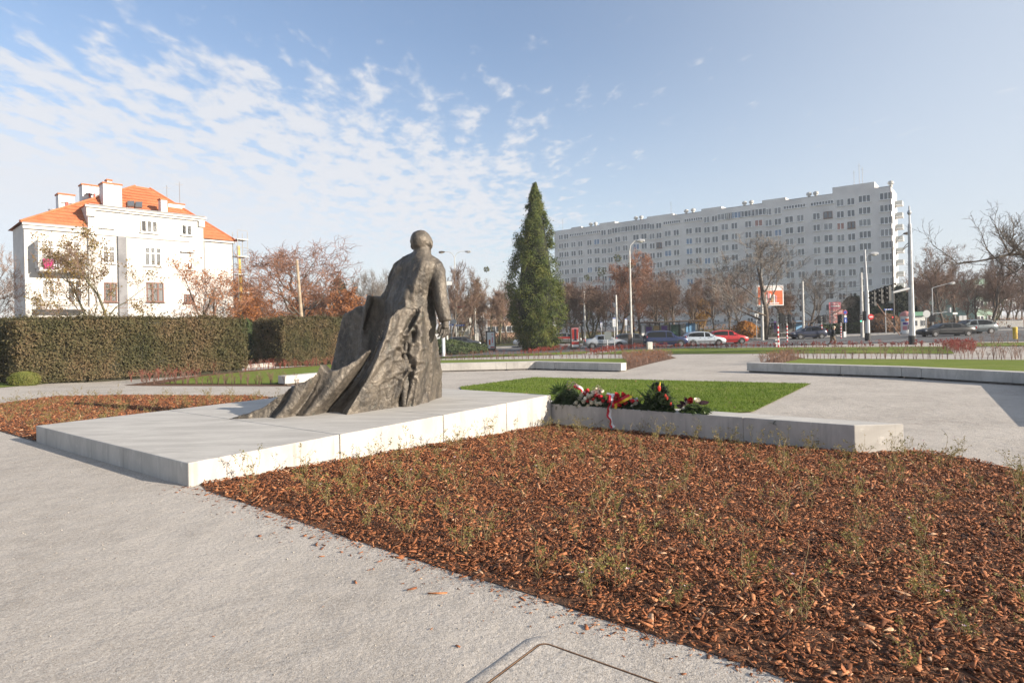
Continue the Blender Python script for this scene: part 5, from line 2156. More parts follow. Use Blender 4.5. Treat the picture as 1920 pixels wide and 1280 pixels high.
def tree_kind(key, seed, H, bark, twig, leaf=None, **kw):
    tk, cr, lm, tips = tree_mesh(seed, H, **kw)
    a = tk.mesh('trunk', M[bark], True)
    b = cr.mesh('crown', M[twig])
    c = raw_mesh('foliage', lm[0], lm[1], 4, M[leaf]) if lm else None
    KINDS[key] = (a, b, c, H, tips)


tree_kind('wide', 101, 14.0, 'bark_brown', 'twig', spread=.50, fork=.25, limbs=8, up=.30)
tree_kind('tall', 102, 16.0, 'bark_brown', 'twig', spread=.38, fork=.22, limbs=10, up=.45, narrow=True)
tree_kind('multi', 103, 11.0, 'bark_olive', 'twig', spread=.42, fork=.25, limbs=5, up=.35, trunks=3)
tree_kind('russet', 104, 15.0, 'bark_brown', 'twig_red', 'larch_leaf', spread=.42, fork=.2, limbs=10, up=.18, leaves=2600, leaf_size=.26, leaf_where='outer')
tree_kind('grey', 105, 15.0, 'bark_brown', 'twig_grey', spread=.56, fork=.17, limbs=7, up=.42, wild=.13)
tree_kind('oak', 106, 13.0, 'bark_brown', 'twig_red', 'oak_leaf', spread=.60, fork=.22, limbs=8, up=.14, leaves=5200, leaf_size=.24, leaf_where='low', wild=.22)
tree_kind('ash', 107, 9.5, 'bark_olive', 'twig', 'olive_leaf', spread=.46, fork=.25, limbs=7, up=.25, leaves=7000, leaf_size=.16, leaf_where='outer', trunks=2, dens=.85, twr=.014)
tree_kind('young', 108, 8.0, 'bark_brown', 'twig_red', 'oak_leaf', spread=.45, fork=.2, limbs=6, up=.3, leaves=2300, leaf_size=.15, leaf_where='outer', trunks=3, dens=.72, twr=.014)
tree_kind('copper', 109, 7.0, 'bark_brown', 'twig_red', 'oak_leaf', spread=.55, fork=.12, limbs=8, up=.1, leaves=5200, leaf_size=.24)
tree_kind('golden', 110, 8.0, 'bark_brown', 'twig', 'yellow_leaf', spread=.45, fork=.12, limbs=8, up=.2, leaves=4200, leaf_size=.26)
tree_kind('brownleaf', 111, 12.0, 'bark_brown', 'twig', 'olive_leaf', spread=.45, fork=.25, limbs=8, up=.3, leaves=1500, leaf_size=.24, leaf_where='outer')


def put_tree(key, px, Y, top_py, label, group='bare trees along the street', rot=None, name='bare_tree', cat='tree', wide=1.0, seed=[0]):
    a, b, c, H, tips = KINDS[key]
    base = B(px, Y)
    h = ZT(px, top_py, Y) - base.z
    k = h / (max(tips[:, 2]))
    seed[0] += 1
    r = thing(name, label, cat, base, (seed[0] * 2.399) if rot is None else rot, group)
    r.scale = (k * wide, k * wide, k)
    link_mesh('trunk', a, r)
    link_mesh('crown', b, r)
    if c:
        link_mesh('foliage', c, r)
    return r


TG = 'bare trees along the street'
LG = 'autumn trees on the left behind the hedges'
for key, px, Y, top, label, grp, wd in (
    ('ash', 190, 49, 424, 'thin tree with olive brown leaves in front of the white house', LG, .95),
    ('young', 392, 52, 468, 'small tree with copper leaves before the right end of the white house', LG, 1.0),
    ('wide', -14, 50, 455, 'bare tree at the left picture edge beside the white house', LG, .75),
    ('oak', 560, 66, 436, 'large spreading oak with copper leaves behind the timber pole', LG, 1.4),
    ('copper', 490, 62, 548, 'low copper leaved tree right of the white house', LG, 1.3),
    ('copper', 640, 68, 540, 'low copper leaved tree behind the statue cape', LG, 1.3),
    ('copper', 586, 78, 545, 'copper leaved tree behind the foot of the large oak', LG, 1.5),
    ('copper', 457, 80, 515, 'copper tree beside the scaffold of the white house', LG, 1.1),
    ('russet', 478, 120, 508, 'distant russet tree between white house and oak', LG, 1.1),
    ('grey', 704, 105, 499, 'thin grey bare tree behind the shoulder of the statue', LG, .7),
    ('grey', 728, 115, 502, 'thin bare tree just left of the statue shoulder', LG, .7),
    ('grey', 672, 130, 508, 'distant bare tree left of the statue', LG, .9),
    ('tall', 846, 86, 487, 'pollarded bare tree behind the double street lamp', TG, .75),
    ('brownleaf', 882, 90, 497, 'tree with a few brown leaves right of the double street lamp', TG, .85),
    ('brownleaf', 906, 96, 526, 'bushy brownish tree behind the white poster stand', TG, 1.2),
    ('multi', 935, 92, 540, 'several stemmed bare tree left of the thuja', TG, 1.2),
    ('multi', 865, 108, 550, 'small bare tree behind the street name signs', TG, 1.2),
    ('wide', 950, 118, 520, 'bare tree right behind the thuja edge', TG, 1.0),
    ('multi', 1070, 92, 525, 'bare tree just right of the thuja', TG, 1.2),
    ('wide', 1092, 104, 520, 'bare tree behind the first white tram pole', TG, 1.0),
    ('russet', 1162, 92, 463, 'tall larch with russet needles left of the single street lamp', TG, .92),
    ('russet', 1204, 96, 490, 'russet topped larch right of the single street lamp', TG, .9),
    ('wide', 1130, 100, 540, 'low bare tree between tram poles', TG, 1.0),
    ('wide', 1228, 88, 500, 'bare tree behind the left half of the bus shelter', TG, .95),
    ('wide', 1262, 84, 500, 'broad dark bare tree above the bus shelter', TG, 1.1),
    ('tall', 1292, 96, 520, 'slender bare tree behind the bus shelter end', TG, .95),
    ('tall', 1343, 88, 503, 'slim bare tree behind the red car', TG, .85),
    ('tall', 1366, 92, 512, 'slim bare tree right of the yellow tree', TG, .9),
    ('grey', 1434, 74, 437, 'large spreading grey bare tree in front of the billboard', TG, 1.5),
    ('grey', 1522, 82, 500, 'smaller bare tree in front of the parked dark blue car', TG, 1.15),
    ('wide', 1052, 98, 528, 'bare tree half hidden by the right flank of the thuja', TG, 1.2),
    ('multi', 1112, 90, 530, 'several stemmed bare tree behind the silver saloon', TG, 1.4),
    ('wide', 1188, 104, 505, 'bare tree between the two larches', TG, 1.1),
    ('multi', 1246, 98, 520, 'several stemmed bare tree behind the bus shelter roof', TG, 1.4),
    ('wide', 1318, 102, 515, 'bare tree behind the golden tree', TG, 1.1),
    ('wide', 1388, 100, 505, 'bare tree behind the orange autumn shrub', TG, 1.1),
    ('multi', 1470, 100, 540, 'several stemmed bare tree behind the smaller bus shelter', TG, 1.4),
    ('wide', 1790, 92, 475, 'bare tree above the grey blue crossover car', TG, 1.1),
    ('golden', 1312, 100, 556, 'golden yellow leaved tree behind the bus shelter end', TG, .95),
    ('wide', 1745, 92, 490, 'bare tree right of the tall traffic signal mast', TG, .9),
    ('wide', 1768, 84, 452, 'tall branching bare tree behind the black car', TG, .95),
    ('russet', 1722, 108, 500, 'reddish bare tree behind the kiosk with green roof', TG, 1.0),
    ('wide', 1812, 100, 500, 'bare tree in front of the teal building', TG, 1.0),
    ('tall', 1858, 84, 462, 'tall bare tree left of the white railing', TG, 1.0),
    ('wide', 1888, 104, 490, 'bare tree behind the white railing', TG, 1.0),
    ('wide', 1925, 96, 470, 'bare tree at the right picture edge behind the yellow bin', TG, 1.0),
    ('wide', 1832, 98, 500, 'bare tree in front of the left part of the green house', TG, 1.1),
    ('multi', 1868, 96, 520, 'several stemmed bare tree before the right part of the green house', TG, 1.4),
    ('tall', 1840, 125, 505, 'distant bare tree between the green house and the grey car', TG, 1.1),
    ('wide', 1905, 130, 510, 'distant bare tree beyond the side street', TG, 1.1),
    ('multi', 1595, 110, 560, 'bare birch before the apartment block near the pink signs', TG, 1.0),
):
    put_tree(key, px, Y, top, label, grp, wide=wd)

# overhanging limbs reaching in from the right
a, b, c, H, tips = KINDS['grey']
r = thing('bare_tree', 'dark bare tree whose long limb reaches in over the right picture edge', 'tree', B(2035, 40), 2.2, TG)
k = 8.6 / H
r.scale = (k * 1.25, k * 1.25, k)
link_mesh('trunk', a, r)
link_mesh('crown', b, r)
lb = MB()
rl = random.Random(5)


def limb(p, d, ln, r_, lvl):
    pts = [Vector(p)]
    d = Vector(d).normalized()
    for i in range(7):
        d = (d + Vector((rl.gauss(0, .16), rl.gauss(0, .16), rl.gauss(0.03, .2)))).normalized()
        pts.append(pts[-1] + d * ln / 7)
    lb.tube(pts, [max(.008, r_ * (1 - .8 * i / 7)) for i in range(8)], 5 if lvl == 0 else 3, cap=False)
    if lvl < 3:
        for i in range(1, 8):
            for _ in range(2 if lvl < 2 else 1):
                if rl.random() < .85:
                    dd = (pts[i] - pts[i - 1]).normalized() + Vector((rl.gauss(0, .6), rl.gauss(0, .6), rl.gauss(.25, .5)))
                    limb(pts[i], dd, ln * rl.uniform(.25, .42), r_ * .5 * (1 - .08 * i), lvl + 1)


s0 = P(1990, 478, 40)
s0w = r.matrix_basis.inverted()
for (p_, e_, w_) in (((1995, 468), (1800, 505), .16), ((1990, 452), (1880, 440), .07)):
    A_ = P(p_[0], p_[1], 40)
    E_ = P(e_[0], e_[1], 39)
    limb(A_, E_ - A_, (E_ - A_).length, w_, 0)
lb.v = [tuple(s0w @ Vector(v)) for v in lb.v]
lb.build('limb', M['bark_brown'], r)

# balls of mistletoe in the larches
for px, py, Y, rr in ((1128, 510, 92, .9), (1158, 484, 92, .8), (1100, 520, 104, .6), (912, 505, 88, .5), (1182, 498, 96, .6)):
    rng_ = np.random.default_rng(px)
    n = 150
    nrm = rng_.normal(0, 1, (n, 3))
    nrm /= np.linalg.norm(nrm, axis=1, keepdims=True)
    cc = nrm * rr * .85 * (rng_.uniform(.3, 1, (n, 1)) ** .5)
    v, f = leaf_quads(cc, rng_.normal(0, 1, (n, 3)) / 1.7, .28, rng_, .4)
    o = link_mesh('mistletoe', raw_mesh('mistletoe', v, f, 4, M['mistletoe']))
    o.location = P(px, py, Y)
    where = {1128: 'large mistletoe ball on the left side of the tall larch', 1158: 'mistletoe ball near the top of the tall larch', 1100: 'small mistletoe ball left of the tall larch', 912: 'mistletoe ball in the trees left of the thuja', 1182: 'mistletoe ball between the two larches'}[px]
    tag(o, where, 'mistletoe')


# ------------------------------------------------------------------ evergreens: leaf sprays over an uneven body
def spray_body(n, fn, rng, size, droop=.3, aspect=.45):
    """fn(rng,n) -> points (n,3), outward normals (n,3)"""
    c, nr_ = fn(rng, n)
    nn = nr_ + rng.normal(0, .55, (n, 3))
    nn /= np.linalg.norm(nn, axis=1, keepdims=True)
    s = rng.uniform(size * .55, size * 1.35, n)
    return leaf_quads(c, nn, s, rng, aspect)


def thuja():
    base = G(1008, 657)
    Y = base.y
    ztop = ZT(1009, 346, Y) - base.z
    sc = Y / FPX
    # half width of the crown by height (photo): (py, left, right)
    prof = [(346, 1009, 1010), (372, 998, 1022), (395, 990, 1028), (420, 979, 1037), (450, 972, 1043), (480, 965, 1048), (510, 957, 1053), (540, 951, 1058), (565, 949, 1063), (590, 955, 1064), (612, 962, 1055), (635, 972, 1050), (657, 984, 1040)]
    zs = np.array([ZT(1008, p[0], Y) - base.z for p in prof])[::-1]
    lf = np.array([(p[1] - 1008) * sc for p in prof])[::-1]
    rt_ = np.array([(p[2] - 1008) * sc for p in prof])[::-1]
    root = thing('thuja', 'tall dense conical green thuja standing alone right of the statue', 'conifer', base)
    tr = MB()
    tr.tube([(0, 0, -.2), (0.05, 0, 3), (.1, 0, ztop * .93)], [.34, .28, .04], 8)
    tr.build('trunk', M['bark_brown'], root)
    rng = np.random.default_rng(8)
    # many upswept sprays grouped in clumps
    nb, per = 210, 6
    ncl = nb * per
    zb = zs[0] + (ztop - zs[0]) * (rng.uniform(0, 1, nb) ** 1.3)
    ab = rng.uniform(0, 2 * np.pi, nb)
    kb_ = np.repeat(rng.uniform(.86, 1.13, nb), per)
    z = np.clip(np.repeat(zb, per) + rng.normal(.1, .42, ncl), zs[0], ztop)
    a = np.repeat(ab, per) + rng.normal(0, .20, ncl)
    L = np.interp(z, zs, lf)
    Rr = np.interp(z, zs, rt_)
    rad = (Rr - L) / 2
    cx = (Rr + L) / 2
    nz = np.array([noise.noise(Vector((math.cos(t) * 2.2, math.sin(t) * 2.2, h * .62))) for t, h in zip(a, z)])
    k = (.93 * kb_ + .16 * nz - .04 + rng.normal(0, .05, ncl)) * np.where(rng.uniform(0, 1, ncl) < .2, rng.uniform(.7, 1, ncl), 1)
    C = np.stack([cx + np.cos(a) * rad * k, np.sin(a) * rad * k, z], -1)
    m = 44
    csz = np.clip(.12 + rad * .10, .09, .40)
    off = rng.normal(0, 1, (ncl, m, 3)) * csz[:, None, None] * np.array([.62, .62, .85])
    pts = (C[:, None] + off).reshape(-1, 3)
    out = np.stack([np.cos(a), np.sin(a), np.full(ncl, .55)], -1)
    od = off / (np.linalg.norm(off, axis=2, keepdims=True) + 1e-6)
    nn = (out[:, None] * .55 + od * .9 + rng.normal(0, .33, (ncl, m, 3))).reshape(-1, 3)
    nn /= np.linalg.norm(nn, axis=1, keepdims=True)
    v, f = leaf_quads(pts, nn, rng.uniform(.12, .28, len(pts)), rng, .45)
    M['thuja_leaf'] = leafmat('thuja_leaf', [(0.018, 0.033, 0.010), (0.052, 0.078, 0.018), (0.112, 0.130, 0.027), (0.135, 0.122, 0.034)], .9, .75, 5, .22)
    link_mesh('foliage', raw_mesh('foliage', v, f, 4, M['thuja_leaf']), root)
    # dark heart: shade between sprays put into its colour, no sky shows through
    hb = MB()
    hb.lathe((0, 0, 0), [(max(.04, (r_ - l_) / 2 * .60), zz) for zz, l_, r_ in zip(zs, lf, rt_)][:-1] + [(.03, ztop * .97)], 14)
    hb.build('inner_shade', flat('thuja_shade', (.018, .022, .010), .95), root)


thuja()

M['yew_leaf'] = leafmat('hedge_leaf', [(0.042, 0.048, 0.020), (0.085, 0.078, 0.035), (0.135, 0.100, 0.052), (0.185, 0.116, 0.068)], .7, .75, 14, .2)
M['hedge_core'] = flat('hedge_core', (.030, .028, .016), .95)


def tall_hedge(label, a, d1, l1, d2, l2, h, n, seed, leaf=.10, mat='yew_leaf'):
    """clipped hedge: corner a, front along d1, end along d2"""
    rng = np.random.default_rng(seed)
    base = Vector((a.x, a.y, hgt(a.x, a.y)))
    root = thing('tall_hedge', label, 'hedge', base, 0, 'tall clipped hedges on the left')
    d1, d2 = Vector(d1).normalized(), Vector(d2).normalized()
    core = MB()
    q = [d1 * .16 + d2 * .16, d1 * (l1 - .16) + d2 * .16, d1 * (l1 - .16) + d2 * (l2 - .16), d1 * .16 + d2 * (l2 - .16)]
    core.prism([tuple(p) for p in q], -.8, h - .16)
    core.build('inner_shade', M['hedge_core'], root)  # solid core, its near black colour stands for shade behind the leaves
    # faces: front (along d1 at d2=0), end (along d2 at d1=0), far end, top, back
    areas = [l1 * h, l2 * h, l2 * h * .5, l1 * l2, l1 * h * .3]
    pts, nrm = [], []
    for k, (ar, (o, e1, s1, e2, s2, nn)) in enumerate(zip(areas, (
        (Vector((0, 0, 0)), d1, l1, None, h, -d2), (Vector((0, 0, 0)), d2, l2, None, h, -d1), (d1.to_3d() * l1, d2, l2, None, h, d1),
        (Vector((0, 0, h)), d1, l1, d2, l2, None), (d2.to_3d() * l2, d1, l1, None, h, d2)))):
        m = int(n * ar / sum(areas))
        u = rng.uniform(0, s1, m)
        w = rng.uniform(0, s2, m)
        o3 = np.array(tuple(o.to_3d() if len(o) == 2 else o))
        e1v = np.array((e1.x, e1.y, 0))
        e2v = np.array((0, 0, 1.0)) if e2 is None else np.array((e2.x, e2.y, 0))
        nv = np.array((0, 0, 1.0)) if nn is None else np.array((nn.x, nn.y, 0))
        p = o3[None] + u[:, None] * e1v + w[:, None] * e2v
        bump = np.array([noise.noise(Vector(t) * .7) * .17 + noise.noise(Vector(t) * 2.3) * .13 for t in (p + np.array(tuple(base))).tolist()])
        p = p + nv * (bump + rng.normal(0, .06, m) + .22 * np.clip(rng.normal(-1.2, 1, m), 0, 2))[:, None]
        pts.append(p)
        nrm.append(np.repeat(nv[None], m, 0) * .7 + np.array([0, 0, .35]))
    c = np.concatenate(pts)
    nn = np.concatenate(nrm) + rng.normal(0, .55, c.shape)
    nn /= np.linalg.norm(nn, axis=1, keepdims=True)
    v, f = leaf_quads(c, nn, rng.uniform(leaf * .5, leaf * 1.4, len(c)), rng, .5)
    link_mesh('foliage', raw_mesh('foliage', v, f, 4, M[mat]), root)
    return root


K0 = Vector(g2(32, 721))
h0 = ZT(32, 597, K0.y) - hgt(*K0)
tall_hedge('long tall clipped hedge in front of the white house', K0, U, 9.4, V, 3.2, h0 - .08, 70000, 1, .095)
K1 = Vector(g2(530, 687))
h1 = ZT(530, 599, K1.y) - hgt(*K1)
tall_hedge('tall clipped hedge directly left of the statue behind the lawn', K1, U, 7.0, V, 3.4, h1, 42000, 2, .115)
# hedge beyond the shaded left end
K2 = Vector(g2(32, 721)) + V * 3.4 + U * 1.2
tall_hedge('shaded hedge end at the left picture edge', K2, U, 5.0, V, 6.0, h0 - .05, 22000, 3, .12)


def bush(name, label, cat, px, py, hw, hpx, n, mat, leaf, core, seed, squash=1.0, group=None, shape='ball', Y=None, lump=.2):
    """rounded shrub: photo column, foot row, half width and height in photo pixels"""
    base = G(px, py) if Y is None else B(px, Y)
    sc = base.y / FPX
    rw, h = hw * sc, hpx * sc
    rng = np.random.default_rng(seed)
    root = thing(name, label, cat, base, 0, group)
    a = rng.uniform(0, 2 * np.pi, n)
    t = rng.uniform(0, 1, n)
    if shape == 'cone':
        z = h * t
        r = rw * (1 - t) ** .75
    else:
        z = h * (.5 - .5 * np.cos(np.pi * t * .97 + .03))
        r = rw * np.sqrt(np.clip(1 - ((z / h) - .42) ** 2 / .336, .02, 1))
    lum = np.array([noise.noise(Vector((math.cos(q) * 2 + seed, math.sin(q) * 2, w * 3 / h))) for q, w in zip(a, z)])
    k = 1 + lump * lum + rng.normal(0, .05, n)
    c = np.stack([np.cos(a) * r * k, np.sin(a) * r * k * squash, z * (1 + lump * .5 * lum)], -1)
    nn = np.stack([np.cos(a), np.sin(a), (z / h - .3) * 1.5], -1) + rng.normal(0, .6, (n, 3))
    nn /= np.linalg.norm(nn, axis=1, keepdims=True)
    v, f = leaf_quads(c, nn, rng.uniform(leaf * .6, leaf * 1.4, n), rng, .5)
    link_mesh('foliage', raw_mesh('foliage', v, f, 4, mat), root)
    if core is not None:
        cb = MB()
        if shape == 'cone':
            cb.lathe((0, 0, 0), [(rw * .8 * (1 - q) ** .75 + .02, h * q) for q in (0, .2, .4, .6, .8, .95)], 12)
        else:
            cb.lathe((0, 0, 0), [(rw * .86 * math.sqrt(max(.02, 1 - (q - .42) ** 2 / .336)), h * q * .93) for q in (0, .15, .3, .5, .7, .85, .97)], 14)
        o = cb.build('inner_shade', core, root)  # solid core in a darker colour, standing for shade inside the shrub
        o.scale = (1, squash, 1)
    return root


M['box_leaf'] = leafmat('box_leaf', [(0.085, 0.105, 0.022), (0.14, 0.15, 0.035), (0.17, 0.15, 0.05)], 3, .7, 20, .2)
M['juniper_leaf'] = leafmat('juniper_leaf', [(0.022, 0.038, 0.016), (0.050, 0.072, 0.026), (0.085, 0.105, 0.038)], .7, .7, 4, .2)
M['dark_fir'] = leafmat('dark_fir', [(0.013, 0.020, 0.012), (0.028, 0.036, 0.020), (0.045, 0.052, 0.028)], .6, .8, 4, .15)
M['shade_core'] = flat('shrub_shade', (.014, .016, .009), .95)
bush('ball_shrub', 'small clipped round green shrub in front of the tall hedge', 'shrub', 45, 722.5, 24.5, 26, 6500, M['box_leaf'], .055, M['hedge_core'], 1, lump=.05)
JG = 'low junipers behind the white post'
bush('juniper', 'low spreading dark green juniper behind the white post', 'shrub', 838, 663, 52, 25, 5200, M['juniper_leaf'], .22, M['shade_core'], 2, .8, JG, lump=.3)
bush('juniper', 'low juniper right of the white post reaching the poster stand', 'shrub', 882, 662, 32, 18, 3600, M['juniper_leaf'], .2, M['shade_core'], 3, .8, JG, lump=.3)
bush('juniper', 'lighter green low juniper at the foot of the white post', 'shrub', 850, 665, 40, 15, 3600, M['juniper_leaf'], .18, M['shade_core'], 4, .6, JG, lump=.3)
DG = 'dark conifers before the apartment block'
for px, Y, hw, hp, lb_ in ((1602, 98, 22, 62, 'dark conifer left of the concrete signal pole'), (1652, 98, 36, 70, 'largest dark conifer behind the leaning pole'), (1686, 102, 26, 76, 'dark conifer behind the advertising column'), (1625, 104, 26, 58, 'dark conifer between the two signal poles')):
    bush('dark_conifer', lb_, 'conifer', px, 630, hw, hp, 3600, M['dark_fir'], .55, M['shade_core'], px, 1, DG, 'ball', Y, .35)
bush('pine_tree', 'dark green pine crown rising beside the copper oak', 'conifer', 640, 620, 22, 122, 2200, M['dark_fir'], .5, None, 77, 1, None, 'ball', 85, .5)
bush('orange_shrub', 'rounded orange autumn shrub behind the red car', 'shrub', 1398, 632, 22, 32, 2600, leafmat('orange_leaf', [(0.26, 0.10, 0.022), (0.38, 0.165, 0.035), (0.42, 0.22, 0.05)], 1, .7, 6, .3), .26, flat('orange_core', (.10, .045, .015)), 6, 1, None, 'ball', 80, .25)
bush('brown_shrub', 'dense brown bare shrub between the signal poles and advertising column', 'shrub', 1655, 628, 33, 36, 3000, M['brown_leaf'], .24, flat('brown_core', (.06, .04, .03)), 7, .7, None, 'ball', 84, .25)
bush('green_shrub', 'light green shrub above the brown shrub by the signal poles', 'shrub', 1650, 628, 24, 48, 1800, M['juniper_leaf'], .3, M['shade_core'], 8, .7, None, 'ball', 90, .25)
bush('green_shrub', 'small green shrub left of the concrete signal pole', 'shrub', 1606, 628, 20, 20, 1500, M['juniper_leaf'], .24, M['shade_core'], 9, .7, None, 'ball', 86, .25)
bush('gap_shrub', 'dark shrub filling the gap between the two tall hedges', 'shrub', 463, 676, 26, 78, 4200, M['juniper_leaf'], .2, M['shade_core'], 10, .8, None, 'ball', 44, .3)


def clipped_strip(label, pa, pb, Ya, Yb, h, depth, n, seed):
    a, b = B(pa, Ya), B(pb, Yb)
    d = Vector((b.x - a.x, b.y - a.y))
    return tall_hedge(label, Vector((a.x, a.y)), d, d.length, Vector((-d.y, d.x)), depth, h, n, seed, .3, 'juniper_leaf')


clipped_strip('low green hedge beyond the pavement behind the cars', 1385, 1480, 84, 82, 1.25, 1.0, 2600, 31)
clipped_strip('low green hedge behind the parked dark blue car', 1545, 1600, 86, 86, 1.3, 1.0, 2000, 32)
# a far belt of bare woodland closing the horizon
def far_wood():
    rng = random.Random(2)
    mb = MB()
    for i in range(330):
        px = rng.uniform(-150, 2050)
        if 1040 < px < 1690:
            continue
        Y = rng.uniform(140, 230)
        b = B(px, Y)
        h = rng.uniform(8, 13.5)
        mb.tube([b, b + Vector((rng.gauss(0, .4), 0, h * .55)), b + Vector((rng.gauss(0, .9), 0, h * .9))], [.22, .14, .04], 4, cap=False)
        for k in range(34):
            z = rng.uniform(.22, .95) * h
            a = rng.uniform(0, 6.28)
            l_ = rng.uniform(1.2, 3.4) * (1.15 - z / h * .6)
            p = b + Vector((0, 0, z))
            e = p + Vector((math.cos(a) * l_, math.sin(a) * l_, l_ * rng.uniform(.3, 1.1)))
            mb.tube([p, e], [.07, .025], 3, cap=False)
            for j in range(3):
                q = p.lerp(e, rng.uniform(.3, .95))
                mb.tube([q, q + Vector((rng.gauss(0, .6), rng.gauss(0, .6), rng.uniform(.2, 1.1)))], [.035, .02], 3, cap=False)
    o = mb.build('far_woods', M['twig'], None, kind='stuff')


far_wood()


def undergrowth():
    """brown scrub along the far side of the street, too dense to count"""
    rng = np.random.default_rng(12)
    n = 26000
    px = rng.uniform(-150, 2050, n)
    Y = rng.uniform(93, 135, n)
    x = (px - 960) / FPX * Y
    hmax = np.array([1.6 + 1.5 * noise.noise(Vector((a * .09, b * .05, 0))) for a, b in zip(x, Y)])
    z = hgt_np(x, Y) + rng.uniform(0, 1, n) * np.clip(hmax, .3, 4)
    keep = ~((px > 1010) & (px < 1690) & (rng.uniform(0, 1, n) < .55))
    c = np.stack([x, Y, z], -1)[keep]
    nn = rng.normal(0, 1, c.shape)
    nn /= np.linalg.norm(nn, axis=1, keepdims=True)
    v, f = leaf_quads(c, nn, rng.uniform(.2, .55, len(c)), rng, .4)
    link_mesh('undergrowth', raw_mesh('undergrowth', v, f, 4, M['brown_leaf']), None, 'stuff')


undergrowth()
# ------------------------------------------------------------------ vehicles
def paint(name, c, metal=.3):
    m, T, b = newmat(name)
    b.inputs['Base Color'].default_value = (*c, 1)
    b.inputs['Metallic'].default_value = metal
    b.inputs['Roughness'].default_value = .32
    b.inputs['Coat Weight'].default_value = .6
    b.inputs['Coat Roughness'].default_value = .08
    return m


M['tyre'] = flat('tyre_rubber', (.018, .018, .019), .85)
M['rim'] = flat('alloy_rim', (.20, .20, .21), .45, .6)
M['trim'] = flat('black_trim', (.02, .02, .022), .6)
M['lamp_clear'] = glass_mat('headlight_glass', (.55, .56, .58), .1)
M['lamp_red'] = glass_mat('tail_light_red', (.35, .015, .015), .15)
M['plate'] = flat('number_plate', (.6, .6, .6))


